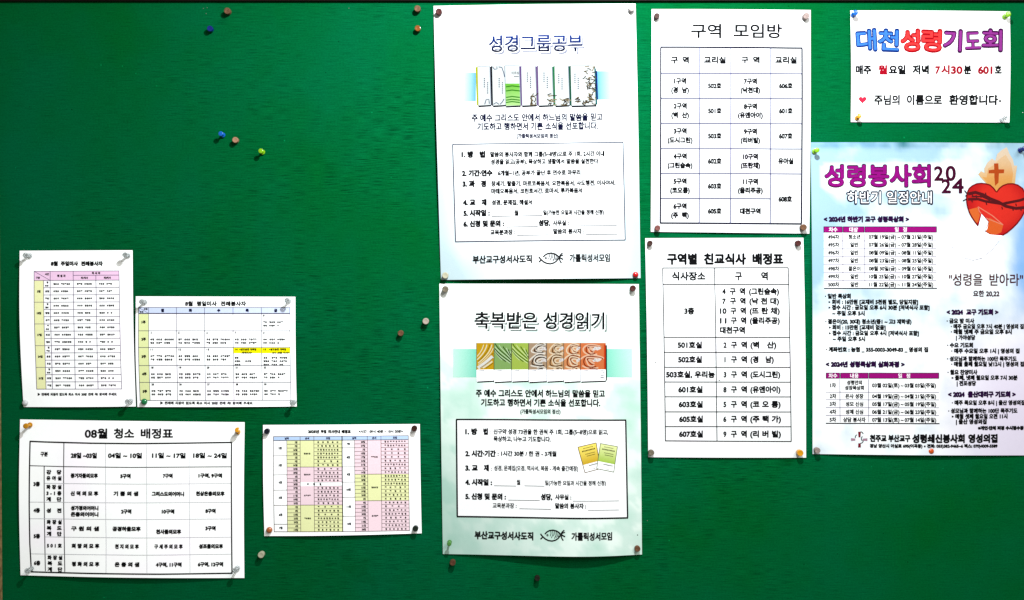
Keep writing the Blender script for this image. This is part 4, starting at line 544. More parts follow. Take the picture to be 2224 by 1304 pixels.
'합': (0.92, [6,8,67,108,67,43,180,43,180,108,164,108,164,89,83,89,83,108,4,83,76,164,76,164,56,83,56,16,94,181,76,179,62,172,54,162,50,149,54,136,62,126,76,120,94,118,111,120,125,126,134,136,137,149,134,162,125,172,111,179,12,94,168,108,166,118,159,121,149,118,139,108,133,94,130,79,133,70,139,66,149,70,159,79,166,8,164,221,164,116,180,116,180,161,207,161,207,175,180,175,180,221,8,86,223,86,203,40,203,40,189,147,189,147,203,102,203,102,223]),
'해': (0.92, [4,16,85,165,69,162,57,153,49,140,46,124,49,107,57,94,69,85,85,82,100,85,112,94,121,107,123,124,121,140,112,153,100,162,16,85,151,94,149,102,143,107,135,109,124,107,113,102,104,94,98,85,96,75,98,67,104,62,113,61,124,62,135,67,143,75,149,8,76,216,76,190,40,190,40,177,129,177,129,190,93,190,93,216,12,138,217,138,49,154,49,154,132,177,132,177,40,193,40,193,221,177,221,177,145,154,145,154,217]),
'행': (0.92, [6,16,85,177,69,175,57,169,49,159,47,146,49,133,57,124,69,118,85,115,101,118,113,124,121,133,124,146,121,159,113,169,101,175,12,85,165,97,162,106,156,109,146,106,136,97,130,85,128,73,130,64,136,61,146,64,156,73,162,16,133,104,108,102,89,96,77,86,73,72,77,59,89,49,108,43,133,41,158,43,177,49,189,59,193,72,189,86,177,96,158,102,16,133,91,151,90,165,86,174,80,177,72,174,64,165,58,151,55,133,54,114,55,101,58,92,64,89,72,92,80,101,86,114,90,12,138,218,138,113,153,113,153,159,177,159,177,107,192,107,192,221,177,221,177,172,153,172,153,218,8,77,220,77,200,39,200,39,187,131,187,131,200,93,200,93,220]),
'협': (0.92, [6,16,91,181,75,179,62,172,54,162,51,148,54,135,62,125,75,118,91,116,108,118,121,125,129,135,132,148,129,162,121,172,108,179,12,91,168,105,166,114,159,117,148,114,138,105,131,91,128,78,131,69,138,66,148,69,159,78,166,8,72,107,72,43,189,43,189,107,172,107,172,88,88,88,88,107,4,88,75,172,75,172,56,88,56,12,172,221,172,179,142,179,142,166,172,166,172,144,141,144,141,130,172,130,172,114,189,114,189,221,8,83,223,83,203,40,203,40,190,142,190,142,203,100,203,100,223]),
'호': (0.92, [3,16,122,156,139,155,153,150,161,144,164,135,161,126,153,119,139,115,122,114,104,115,91,119,82,126,79,135,82,144,91,150,104,155,8,113,218,113,195,48,195,48,181,195,181,195,195,130,195,130,218,23,122,169,97,167,78,160,67,149,62,135,66,121,76,111,92,104,113,100,113,75,40,75,40,62,204,62,204,75,130,75,130,100,151,104,167,111,177,121,181,135,177,149,165,160,146,167]),
'화': (0.92, [4,12,95,163,109,160,119,153,122,142,119,131,109,124,95,122,81,124,72,131,68,142,72,153,81,160,25,95,176,78,173,64,166,56,156,53,142,55,130,62,120,73,113,87,109,87,89,38,89,40,75,75,75,114,77,153,82,152,94,103,90,103,109,117,113,128,120,135,130,138,142,135,156,126,166,112,173,8,163,221,163,40,179,40,179,131,208,131,208,145,179,145,179,221,8,87,221,87,199,41,199,41,186,149,186,149,199,103,199,103,221]),
'환': (0.92, [5,12,95,172,109,170,119,164,122,156,119,147,109,142,95,140,81,142,72,147,69,156,72,164,81,170,8,164,221,164,80,180,80,180,144,207,144,207,158,180,158,180,221,6,66,89,66,44,187,44,187,58,82,58,82,89,25,95,184,78,182,65,176,56,167,53,156,56,145,62,137,73,131,87,128,87,115,39,114,41,101,76,101,115,103,154,109,153,120,104,116,104,128,118,131,128,137,135,145,138,156,135,167,126,176,113,182,8,87,222,87,204,44,204,44,191,147,191,147,204,104,204,104,222]),
'활': (0.92, [5,12,95,179,109,177,119,173,122,166,119,159,109,155,95,153,81,155,72,159,69,166,72,173,81,177,8,164,221,164,115,180,115,180,161,207,161,207,175,180,175,180,221,12,63,42,187,42,187,54,80,54,80,70,180,70,180,106,63,106,63,95,164,95,164,81,63,81,25,95,190,78,188,65,184,56,176,53,166,56,157,62,150,73,145,87,143,87,132,39,131,41,119,76,119,115,121,154,126,153,136,104,132,104,143,118,145,129,150,135,157,138,166,135,176,126,184,113,188,8,87,223,87,208,44,208,44,196,147,196,147,208,104,208,104,223]),
'회': (0.92, [4,4,171,221,171,40,187,40,187,221,12,100,163,114,160,124,153,127,142,124,131,114,124,100,122,85,124,76,131,72,142,76,153,85,160,25,100,176,82,173,68,166,60,156,56,142,59,130,66,120,77,113,92,109,92,90,41,89,43,75,80,75,120,77,160,82,159,94,108,90,108,109,123,113,134,120,141,130,143,142,140,156,131,166,117,173,8,92,221,92,199,45,199,45,186,155,186,155,199,108,199,108,221]),
'후': (0.92, [4,16,122,177,97,175,78,169,67,160,63,147,67,134,78,124,97,119,122,117,146,119,165,124,176,134,180,147,176,160,165,169,146,175,16,122,164,139,163,152,160,160,154,163,147,160,139,152,134,139,130,122,129,104,130,91,134,83,139,80,147,83,154,91,160,104,163,8,113,222,113,201,49,201,49,187,194,187,194,201,130,201,130,222,8,40,104,40,90,113,90,113,40,130,40,130,90,204,90,204,104]),
'희': (0.92, [5,4,171,221,171,40,187,40,187,221,7,43,76,80,76,120,78,160,83,159,95,78,90,41,90,16,100,174,82,171,69,164,60,154,57,140,60,126,69,115,82,108,100,106,117,108,131,115,140,126,143,140,140,154,131,164,117,171,16,100,161,111,159,120,155,125,148,127,140,125,131,120,124,111,120,100,119,89,120,80,124,74,131,72,140,74,148,80,155,89,159,8,91,219,91,197,45,197,45,184,155,184,155,197,108,197,108,219]),
}

gcurve = bpy.data.curves.new('outline', 'CURVE')
gcurve.dimensions = '2D'
gcurve.fill_mode = 'BOTH'
gobj = bpy.data.objects.new('outline', gcurve)
col.objects.link(gobj)
GCACHE = {}


def glyph(ch, bold):
    key = (ch, bold)
    if key in GCACHE:
        return GCACHE[key]
    adv, data = GLYPH_OUTLINES[ch]
    by = data
    gcurve.splines.clear()
    p = 1
    for _ in range(by[0]):
        n = by[p]
        p += 1
        sp = gcurve.splines.new('POLY')
        sp.points.add(n - 1)
        for i in range(n):
            sp.points[i].co = (by[p] / 200 - 0.15, by[p + 1] / 200 - 0.28, 0, 1)
            p += 2
        sp.use_cyclic_u = True
    gcurve.offset = bold
    dg = bpy.context.evaluated_depsgraph_get()
    dg.update()
    ev = gobj.evaluated_get(dg)
    me = ev.to_mesh()
    v = np.array([q.co[:2] for q in me.vertices]).reshape(-1, 2)
    f = [tuple(q.vertices) for q in me.polygons]
    ev.to_mesh_clear()
    GCACHE[key] = (adv, v, f)
    return GCACHE[key]


def layout(s, bold, space, track):
    """em-space vertices and faces of one line, its ink extent in x"""
    vs, fs, cur, n = [], [], 0.0, 0
    for ch in s:
        if ch == ' ':
            cur += space
            continue
        adv, v, f = glyph(ch, bold)
        vs.append(v + (cur, 0))
        fs += [tuple(i + n for i in q) for q in f]
        n += len(v)
        cur += adv + track
    v = np.vstack(vs)
    return v, fs, v[:, 0].min(), v[:, 0].max()


# ------------------------------------------------------------------ sheets of paper
def bump(u):
    return max(0.0, math.sin(math.pi * min(1, max(0, u)))) ** 1.15


K = (0.0035, 0.0035, 0.0040)     # black ink
WHITE = (0.80, 0.80, 0.80)


class Sheet:
    def __init__(self, name, label, cat, quad, E, tilt=0.0, top=1.5, bot=2.5, left=2.0, right=2.0, mid=1.5,
                 bottom=None, colour=None, step=8, seed=0, wob=0.9, group=None, white=0.8, tb=0.0, lw=1.0):
        self.name, self.label, self.cat, self.group = name, label, cat, group
        self.q = quad
        self.E = E
        self.white = (white, white, white)
        self.tb, self.lw = tb, lw
        self.tilt = tilt
        self.a = (top, bot, left, right, mid)
        self.bottomf = bottom
        self.colour = colour or self.plain
        self.seed, self.wob, self.step = seed, wob, step
        self.parts = {}
        self.build()

    def plain(self, x, y):
        """cheap copier stock: very slightly uneven, a little pink and a little cool"""
        n = noise.noise((x / 60.0, y / 90.0, self.seed * 3.1 + 40))
        m = max(0.0, noise.noise((x / 110.0, y / 80.0, self.seed + 9.0)))
        return (self.white[0] * (1 - .03 * max(0, n)), self.white[1] * (1 - .10 * m), self.white[2] * (1 - .02 * abs(n)))

    def uv(self, x, y):
        (ax, ay), (bx, by), (cx, cy), (dx, dy) = self.q
        v = (y - ay) / (dy - ay)
        for _ in range(3):
            xl, xr = ax + (dx - ax) * v, bx + (cx - bx) * v
            u = (x - xl) / (xr - xl)
            yt, yb = ay + (by - ay) * u, dy + (cy - dy) * u
            v = (y - yt) / (yb - yt)
        return u, v

    def at(self, u, v):
        (ax, ay), (bx, by), (cx, cy), (dx, dy) = self.q
        return ((1 - v) * ((1 - u) * ax + u * bx) + v * ((1 - u) * dx + u * cx),
                (1 - v) * ((1 - u) * ay + u * by) + v * ((1 - u) * dy + u * cy))

    def lift(self, x, y):
        u, v = self.uv(x, y)
        u, v = min(1, max(0, u)), min(1, max(0, v))
        t, b, l, r, m = self.a
        bb = self.bottomf(u) if self.bottomf else b * bump(u)
        w = noise.noise((x / 120.0, y / 120.0, self.seed * 7.3)) * self.wob * 1.6
        e = min(1.0, 5 * min(u, 1 - u) + 0.25) * min(1.0, 5 * min(v, 1 - v) + 0.25)
        return (2.2 + 1.5 * t * (1 - v) ** 3 * bump(u) + 1.5 * bb * v ** 3 + 1.5 * l * (1 - u) ** 4 * bump(v) + 1.6 * r * u ** 4 * bump(v)
                + m * bump(u) * bump(v) + w * e)

    def build(self):
        w = self.q[1][0] - self.q[0][0]
        h = self.q[3][1] - self.q[0][1]
        nx, ny = max(6, round(w / self.step)), max(6, round(h / self.step))
        vs, cs, fs = [], [], []
        for side in (0, 1):
            for j in range(ny + 1):
                for i in range(nx + 1):
                    x, y = self.at(i / nx, j / ny)
                    vs.append(W(x, y, self.lift(x, y) - side * 0.25))
                    cs.append((*self.colour(x, y), 1) if side == 0 else (*WHITE, 1))
        n = (nx + 1) * (ny + 1)
        idx = lambda i, j, s: s * n + j * (nx + 1) + i
        for j in range(ny):
            for i in range(nx):
                a, b, c, d = idx(i, j, 0), idx(i, j + 1, 0), idx(i + 1, j + 1, 0), idx(i + 1, j, 0)
                fs.append((a, b, c, d))
                fs.append((d + n, c + n, b + n, a + n))
        ring = ([(i, 0) for i in range(nx)] + [(nx, j) for j in range(ny)]
                + [(i, ny) for i in range(nx, 0, -1)] + [(0, j) for j in range(ny, 0, -1)])
        for k in range(len(ring)):
            p, q = ring[k], ring[(k + 1) % len(ring)]
            fs.append((idx(*p, 0), idx(*q, 0), idx(*q, 1), idx(*p, 1)))
        me = bpy.data.meshes.new(self.name)
        me.from_pydata(vs, [], fs)
        at = me.attributes.new('print_colour', 'FLOAT_COLOR', 'POINT')
        at.data.foreach_set('color', np.array(cs, dtype=np.float32).ravel())
        me.materials.append(PAPER)
        for p in me.polygons:
            p.use_smooth = True
        me.update()
        bmx = bmesh.new()
        bmx.from_mesh(me)
        bmesh.ops.recalc_face_normals(bmx, faces=bmx.faces)
        for e in bmx.edges:
            if len(e.link_faces) == 2 and e.calc_face_angle(0) > 0.6:
                e.smooth = False
        bmx.to_mesh(me)
        bmx.free()
        self.o = mesh_obj(self.name, me)
        tag(self.o, self.label, self.cat, self.group)

    # -- printing
    def c(self, *a):
        """ink whose lit look is the given screen colour"""
        return tuple(min(0.82, max(0.002, lin(v) / self.E)) for v in a)

    def add(self, part, pts, faces, colour, layer):
        d = self.parts.setdefault(part, [[], [], []])
        n = len(d[0])
        off = 0.30 + 0.13 * layer
        for k, (x, y) in enumerate(pts):
            d[0].append(W(x, y, self.lift(x, y) + off))
            d[1].append((*(colour[k] if isinstance(colour, list) else colour(x, y) if callable(colour) else colour), 1))
        for f in faces:
            d[2].append(tuple(i + n for i in f))

    def poly(self, pts, colour, part='picture', layer=1):
        xs_, ys_ = [q[0] for q in pts], [q[1] for q in pts]
        if max(xs_) - min(xs_) < 20 and max(ys_) - min(ys_) < 20:
            self.add(part, pts, [tuple(range(len(pts)))], colour, layer)
            return
        bm = bmesh.new()            # cut large shapes up so that they follow the bend of the paper
        bm.faces.new([bm.verts.new((q[0], q[1], 0)) for q in pts])
        for ax, vals in ((0, xs_), (1, ys_)):
            c = min(vals) + 12
            while c < max(vals):
                no = Vector((1, 0, 0)) if ax == 0 else Vector((0, 1, 0))
                bmesh.ops.bisect_plane(bm, geom=list(bm.verts) + list(bm.edges) + list(bm.faces), plane_co=no * c, plane_no=no)
                c += 12
        bmesh.ops.triangulate(bm, faces=list(bm.faces))
        bm.verts.index_update()
        self.add(part, [tuple(v.co[:2]) for v in bm.verts], [tuple(v.index for v in f_.verts) for f_ in bm.faces], colour, layer)
        bm.free()

    def patch(self, q, colour, part='colour_fill', layer=0, colours=None, step=9):
        """quad area; colours = four corner colours"""
        w = math.hypot(q[1][0] - q[0][0], q[1][1] - q[0][1])
        h = math.hypot(q[3][0] - q[0][0], q[3][1] - q[0][1])
        nx, ny = max(1, math.ceil(w / step)), max(1, math.ceil(h / step))
        pts, cs, fs = [], [], []
        for j in range(ny + 1):
            for i in range(nx + 1):
                u, v = i / nx, j / ny
                ww = ((1 - u) * (1 - v), u * (1 - v), u * v, (1 - u) * v)
                pts.append((sum(a * p[0] for a, p in zip(ww, q)), sum(a * p[1] for a, p in zip(ww, q))))
                cs.append(tuple(sum(a * cc[k] for a, cc in zip(ww, colours)) for k in range(3)) if colours else colour)
        for j in range(ny):
            for i in range(nx):
                a = j * (nx + 1) + i
                fs.append((a, a + nx + 1, a + nx + 2, a + 1))
        self.add(part, pts, fs, cs, layer)

    def rect(self, x0, y0, x1, y1, colour, **k):
        s = self.tilt
        xm = (x0 + x1) / 2
        self.patch([(x0, y0 + (x0 - xm) * s), (x1, y0 + (x1 - xm) * s), (x1, y1 + (x1 - xm) * s),
                    (x0, y1 + (x0 - xm) * s)], colour, **k)

    def line(self, pts, w=1.2, colour=K, part='ruled_lines', layer=1.5, step=9):
        w *= self.lw
        P = []
        for (ax, ay), (bx, by) in zip(pts, pts[1:]):
            n = max(1, math.ceil(math.hypot(bx - ax, by - ay) / step))
            P += [(ax + (bx - ax) * k / n, ay + (by - ay) * k / n) for k in range(n)]
        P.append(pts[-1])
        L, R = [], []
        for i, (x, y) in enumerate(P):
            a, b = P[max(0, i - 1)], P[min(len(P) - 1, i + 1)]
            dx, dy = b[0] - a[0], b[1] - a[1]
            n = math.hypot(dx, dy) or 1
            nx, ny = -dy / n * w / 2, dx / n * w / 2
            L.append((x + nx, y + ny))
            R.append((x - nx, y - ny))
        m = len(P)
        self.add(part, L + R, [(i, i + 1, m + i + 1, m + i) for i in range(m - 1)], colour, layer)

    def box(self, q, w=1.2, colour=K, **k):
        e = w / 2
        (a, b, c, d) = q
        self.line([(a[0] - e, a[1]), (b[0] + e, b[1])], w, colour, **k)
        self.line([(d[0] - e, d[1]), (c[0] + e, c[1])], w, colour, **k)
        self.line([(a[0], a[1] + e), (d[0], d[1] - e)], w, colour, **k)
        self.line([(b[0], b[1] + e), (c[0], c[1] - e)], w, colour, **k)

    def text(self, s, x0, x1, yc, h, colour=K, bold=0.0, part='lettering', layer=2.0, space=0.3, track=0.0,
             centre=None, slant=0.0, rot=0.0, grad=None):
        """one line of type; x0..x1 is the ink extent, yc the middle of the letters, h their height.
        centre=(xc, k) sets the line at natural width times k round xc instead"""
        if part.split('#')[0] in ('lettering', 'heading', 'table_text') and not part.startswith('heading#'):
            bold += self.tb * min(1.6, max(0.45, 13.0 / h))
        v, f, m0, m1 = layout(s, 0.0, space, track)
        sy = h / 0.88
        if centre:
            sx = sy * centre[1]
            x0 = centre[0] - (m1 - m0) * sx / 2
            x1 = centre[0] + (m1 - m0) * sx / 2
        else:
            x0, x1 = x0 + bold * h * .9, x1 - bold * h * .9
            sx = (x1 - x0) / (m1 - m0)
        xm = (x0 + x1) / 2
        X = x0 + (v[:, 0] - m0) * sx
        Y = -(v[:, 1] - 0.375) * sy
        X = X - Y * slant
        t = self.tilt + rot
        pts = list(zip(X - Y * t, yc + Y + (X - xm) * t))
        cc = colour
        if grad:
            cc = [tuple(colour[k] + (grad[k] - colour[k]) * min(1, max(0, 0.5 + y / h)) for k in range(3)) for y in Y]
        b = max(0.0, bold) * min(sx, sy)
        if b < 0.02:
            self.add(part, pts, f, cc, layer)
        else:       # a heavier face: the same outlines struck again a little way off all round
            d = b * 0.8
            ring = [(d, d), (-d, d), (-d, -d), (d, -d)] + ([(b * 1.1, 0), (-b * 1.1, 0), (0, b * 1.1), (0, -b * 1.1)] if b > 0.45 else [])
            for k, (ax, ay) in enumerate(ring):
                self.add(part, [(x + ax, y + ay) for x, y in pts], f, cc, layer + 0.012 * k)

    def marks(self, pattern, x0, yc, h, colour=K, part='lettering', pitch=1.0, x1=None, layer=2.0):
        """print too small to be read: one smudge of strokes per x in pattern"""
        n = len(pattern)
        w = h * pitch if x1 is None else (x1 - x0) / n
        R = random.Random(int(x0 * 31 + yc * 17 + self.seed))
        g = h * 0.92
        for i, ch in enumerate(pattern):
            if ch == ' ':
                continue
            cx = x0 + (i + 0.5) * w
            cy = yc + (cx - x0) * self.tilt
            qs = []
            k = R.random()
            if k < 0.45:       # consonant left, vowel right, foot
                qs += [(-.45, -.5, .08, -.02), (.2, -.5, .4, .12)]
                if R.random() < .65: qs.append((-.3, .16, .42, .5))
            elif k < 0.75:     # consonant over vowel bar
                qs += [(-.28, -.5, .28, -.12), (-.48, 0, .48, .14)]
                if R.random() < .6: qs.append((-.28, .2, .3, .5))
                else: qs.append((-.07, .1, .1, .5))
            else:
                qs += [(-.46, -.42, -.05, .38), (.15, -.5, .3, .5)]
                if R.random() < .5: qs.append((.3, -.1, .46, .05))
            pts, fs = [], []
            for a, b, c, d in qs:
                m = len(pts)
                a, b, c, d = a - .04, b - .04, c + .04, d + .04
                pts += [(cx + a * g, cy + b * g), (cx + a * g, cy + d * g), (cx + c * g, cy + d * g), (cx + c * g, cy + b * g)]
                fs.append((m, m + 1, m + 2, m + 3))
            self.add(part, pts, fs, colour, layer)

    def disc(self, x, y, r, colour, part='picture', layer=1, ry=None, n=20):
        ry = ry or r
        self.poly([(x + r * math.cos(2 * math.pi * k / n), y - ry * math.sin(2 * math.pi * k / n)) for k in range(n)],
                  colour, part, layer)

    def finish(self):
        for part, (v, c, f) in self.parts.items():
            part = part.split('#')[0]
            me = bpy.data.meshes.new(part)
            me.from_pydata(v, [], f)
            at = me.attributes.new('print_colour', 'FLOAT_COLOR', 'POINT')
            at.data.foreach_set('color', np.array(c, dtype=np.float32).ravel())
            me.materials.append(INK)
            me.update()
            mesh_obj(part, me, self.o)


def lerp(a, b, t):
    return tuple(x + (y - x) * t for x, y in zip(a, b))


def fbm(x, y, sc, seed, o=4):
    return noise.fractal((x / sc, y / sc, seed), 1.0, 2.0, o)


def sm(a, b, x):
    t = min(1, max(0, (x - a) / (b - a)))
    return t * t * (3 - 2 * t)


def fish(p, ox, oy, w=1.7):
    z = lambda pts: [(ox + a / 9.27, oy + b / 9.27) for a, b in pts]
    up = [(180, 365), (215, 325), (270, 295), (340, 284), (410, 300), (460, 330), (497, 368), (560, 402), (582, 412)]
    lo = [(93, 360), (115, 392), (142, 420), (190, 462), (250, 490), (320, 500), (390, 482), (445, 445), (480, 400),
          (500, 366), (525, 320), (566, 283)]
    for q, ww in ((up, w), (lo, w), ([(142, 420), (93, 466)], w), ([(500, 366), (545, 335), (582, 324)], w * .8),
                  ([(497, 375), (515, 440), (545, 488)], w * .9), ([(298, 300), (303, 350), (285, 405)], .9),
                  ([(335, 290), (342, 360), (310, 440)], .9), ([(372, 295), (372, 350), (350, 400)], .8),
                  ([(405, 305), (405, 380), (370, 448)], 1.2), ([(440, 325), (435, 385), (410, 430)], .9),
                  ([(468, 345), (460, 385), (440, 420)], .9),
                  ([(212, 375), (220, 400), (240, 403), (248, 385), (235, 368), (215, 372)], .8),
                  ([(228, 385), (236, 390)], .8)):
        p.line(z(q), ww, K, part='emblem', step=6)


# ================================================================== 1. upper poster
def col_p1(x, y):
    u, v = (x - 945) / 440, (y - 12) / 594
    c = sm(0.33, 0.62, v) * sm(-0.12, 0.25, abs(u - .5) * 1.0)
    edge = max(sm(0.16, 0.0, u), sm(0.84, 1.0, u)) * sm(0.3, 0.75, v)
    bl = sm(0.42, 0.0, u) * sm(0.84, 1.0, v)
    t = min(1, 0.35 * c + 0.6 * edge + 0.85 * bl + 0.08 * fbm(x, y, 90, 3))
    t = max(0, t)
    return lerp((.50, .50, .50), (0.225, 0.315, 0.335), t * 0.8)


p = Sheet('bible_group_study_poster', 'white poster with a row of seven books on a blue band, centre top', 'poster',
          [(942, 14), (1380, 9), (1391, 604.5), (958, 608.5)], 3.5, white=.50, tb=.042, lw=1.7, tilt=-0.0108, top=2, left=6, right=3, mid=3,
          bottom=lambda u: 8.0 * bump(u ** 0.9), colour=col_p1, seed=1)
X = p
blue = p.c(40, 110, 175)
p.text('성경그룹공부', 1066.5, 1269.5, 101.5, 35, p.c(170, 172, 190), bold=0.02, layer=1.2, part='picture')
p.text('성경그룹공부', 1063, 1266, 98, 35, p.white, bold=0.03, layer=1.6, part='picture')
p.text('성경그룹공부', 1062, 1265, 96.5, 35, p.c(10, 60, 150), bold=-0.002, grad=p.c(0, 4, 45), part='heading')
sky = p.c(110, 200, 250)
p.patch([(978, 160.5), (1034, 160), (1034, 222), (978, 223)], sky, colours=[p.white, sky, sky, p.white], part='colour_band#1')
p.patch([(1295, 156.5), (1375, 155.5), (1375, 218), (1295, 218.5)], sky, colours=[sky, p.white, p.white, sky], part='colour_band#2')
bw = p.c(238, 243, 241)
dk = p.c(25, 30, 40)


NB = [0]


def book(x0, x1, x2, y0, y1, spine, cover=bw):
    """spine x0..x1, cover x1..x2"""
    NB[0] += 1
    part = 'book_picture#%d' % NB[0]
    p.patch([(x0, y0 + 3), (x1, y0), (x1 + 2, y1 + 2), (x0 + 3, y1 - 1)], spine, part=part, layer=1.2)
    p.patch([(x1, y0), (x2, y0), (x2 + 3, y1), (x1 + 2, y1 + 2)], cover, part=part, layer=1.0)
    p.line([(x1, y0), (x2, y0), (x2 + 2.6, y1)], .8, p.c(150, 158, 175), part=part, layer=1.28)
    p.line([(x1 + 2, y1 + 2.5), (x2 + 3, y1 + .8)], 2.0, dk, part=part, layer=1.3)


book(1033, 1037.5, 1064, 146, 231, p.c(190, 195, 40))
book(1063.5, 1069, 1096, 145, 231, p.c(12, 14, 30))
book(1096, 1097, 1128, 144, 232, p.c(60, 110, 50))
p.patch([(1097, 184), (1128, 184), (1130, 231), (1099, 232)], 0, colours=[p.c(110, 190, 60), p.c(120, 205, 60), p.c(190, 235, 150), p.c(190, 235, 150)], part='picture', layer=1.3)
for yy in (190, 199, 213, 219, 224):
    p.line([(1099, yy + 1), (1112, yy - 1), (1129, yy + 1)], 1.4, p.c(50, 130, 30), part='picture', layer=1.6)
p.text('이르심', 1111, 1127, 161, 6, dk, part='picture', layer=1.7, bold=.02)
p.line([(1116, 169), (1127, 169)], .8, dk, part='picture')
book(1127, 1132, 1163, 145, 231, p.c(105, 70, 130))
book(1162, 1168, 1199, 145, 231, p.c(110, 80, 130))
book(1198, 1204, 1234, 145, 231, p.c(35, 120, 70))
book(1233, 1239, 1292, 144, 231, p.c(20, 85, 60))
p.patch([(1290, 146), (1294, 152), (1297, 228), (1293, 230)], p.c(40, 110, 110), part='picture', layer=1.35)
p.line([(1294.5, 156), (1296.5, 218)], 2, p.c(20, 40, 110), part='picture', layer=1.5)
R = random.Random(5)
for (bx, by, bw_, bh_, n) in ((1150, 208, 15, 22, 14), (1186, 208, 15, 22, 14), (1214, 214, 20, 17, 13), (1246, 214, 46, 16, 22),
                              (1272, 180, 20, 40, 26), (1264, 147, 27, 34, 16)):
    for _ in range(n):
        x, y = bx + R.random() * bw_, by + R.random() * bh_
        a = R.uniform(-1.2, .5)
        q = [(x, y)]
        for k in range(3):
            a += R.uniform(-.7, .7)
            q.append((min(1293, q[-1][0] + 3.2 * math.cos(a)), min(230, max(146, q[-1][1] - 3.2 * math.sin(a)))))
        p.line(q, 1.25, R.choice([p.c(70, 58, 45), p.c(105, 88, 60), p.c(50, 40, 34), p.c(150, 132, 98)]), part='picture', layer=1.55, step=9)
for bx, by in ((1052, 172), (1084, 172), (1145, 160), (1181, 160), (1213, 163), (1248, 162)):
    for dx, n, d in ((0, 5, 0), (7, 6, 9)):
        for k in range(n):
            p.rect(bx + dx - 1, by + d + k * 4.4, bx + dx + 1.5, by + d + k * 4.4 + 2.6, p.c(85, 90, 110), part='picture', layer=1.6)
for q in ([(1070, 148), (1074, 153), (1080, 152), (1079, 147)], [(1083, 148), (1090, 149), (1094, 160), (1096, 170)],
          [(1072, 229), (1078, 225), (1084, 229)], [(1086, 229), (1091, 224), (1095, 217)], [(1053, 229), (1056, 219), (1062, 218), (1063, 228)]):
    p.line(q, 1.1, p.c(80, 90, 115), part='picture', layer=1.6, step=9)
slate = p.c(40, 60, 110)
p.text('주 예수 그리스도 안에서 하느님의 말씀을 믿고', 1025, 1308, 257, 15.5, p.c(20, 22, 60), bold=.004)
p.text('기도하고 행하면서 기쁜 소식을 선포합니다.', 1037, 1298, 276, 15.5, p.c(20, 22, 60), bold=.004)
p.text('(가톨릭성서모임의 정신)', 1122, 1212, 297, 9.5, p.c(70, 70, 90))
bq = [(984, 316), (1352, 311), (1357, 522), (990, 526)]
p.patch(bq, p.white, layer=0)
p.box(bq, 1.3, p.c(60, 70, 100))
T, B = 10.8, 12.6


def item(y, a, b, tail, x0, x1, dy=0, ax=(1003, 1029), bx=(1042, 1054), cx=1060.5):
    p.text(a, ax[0], ax[1], y, B, bold=.03)
    if b:
        p.text(b, bx[0], bx[1], y, B, bold=.03)
        p.text(':', cx - 1, cx + .8, y + 1, T)
    if tail:
        p.text(tail, x0, x1, y + dy, T, bold=.004)


item(337.5, '1. 방', '법', '말씀의 봉사자와 함께 그룹(5~8명)으로 주 1회, 2시간 이내', 1065, 1312, -1)
p.text('성경을 읽고(공부), 묵상하고 생활에서 말씀을 실천한다.', 1066, 1301, 352.5, T, bold=.004)
item(378, '2. 기간·연수', None, ': 6개월~1년, 공부가 끝난 후 연수로 마무리', 1076, 1260, -1, ax=(1004, 1070))
item(401, '3. 과', '정', '창세기, 탈출기, 마르코복음서, 요한복음서, 사도행전, 이사야서,', 1067, 1336, -1.5, ax=(1005, 1032), bx=(1045, 1056))
p.text('마태오복음서, 코린토서간, 로마서, 루카복음서', 1067, 1264, 416, T, bold=.004)
item(441, '4. 교', '재', '성경, 문제집, 해설서', 1068, 1156, 0, ax=(1006, 1033), bx=(1046, 1057))
item(464, '5. 시작일 :', None, None, 0, 0, ax=(1007, 1064))
p.text('월', 1117, 1126, 464, T)
p.text('일(가능한 요일과 시간을 정해 신청)', 1179, 1311, 462.5, 10)
item(487, '6. 신청 및 문의 :', None, None, 0, 0, ax=(1007, 1095))
p.text('성당,', 1169, 1195, 485.5, B, bold=.03)
p.text('사무실 :', 1200, 1235, 485.5, T)
p.text('교육분과장 :', 1065, 1119, 505.5, T)
p.text('말씀의 봉사자 :', 1201, 1268, 503.5, T)
for a, b, y in ((1068, 1116, 471), (1134, 1178, 470), (1100, 1168, 494), (1240, 1339, 491.5), (1123, 1191, 512), (1272, 1340, 510)):
    p.line([(a, y + .5), (b, y - .5)], .9, p.c(70, 70, 80))
p.text('부산교구성서사도직', 1027, 1155, 564, 16, bold=.008)
fish(p, 1160, 520)
p.text('가톨릭성서모임', 1236, 1324, 561, 16, bold=.004)
for q in ((1166, 18), (1364, 21)):
    p.disc(*q, 1.2, K, part='staple_hole#%d' % q[0], n=8)
p.finish()

# ================================================================== 2. lower poster
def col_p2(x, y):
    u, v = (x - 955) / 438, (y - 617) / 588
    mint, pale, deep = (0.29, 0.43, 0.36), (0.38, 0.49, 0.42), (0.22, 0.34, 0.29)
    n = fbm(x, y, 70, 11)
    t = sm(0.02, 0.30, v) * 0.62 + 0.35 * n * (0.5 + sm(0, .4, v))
    t += 0.8 * math.exp(-(((x - 1345) / 26) ** 2 + ((y - 652) / 16) ** 2)) + .5 * math.exp(-(((x - 1362) / 40) ** 2 + ((y - 620) / 8) ** 2))  # mint cloud, and a shadow tint coloured in along the top edge
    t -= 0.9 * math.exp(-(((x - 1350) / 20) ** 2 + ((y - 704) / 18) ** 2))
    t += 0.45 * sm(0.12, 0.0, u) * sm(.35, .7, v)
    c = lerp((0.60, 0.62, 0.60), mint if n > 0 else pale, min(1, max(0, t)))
    d = sm(0.95, 0.0, u * 1.1 + (1 - v) * 1.3) * 0.75  # lower left deepens: mint print with the sheet's shading coloured in
    return lerp(c, deep, max(0, d))


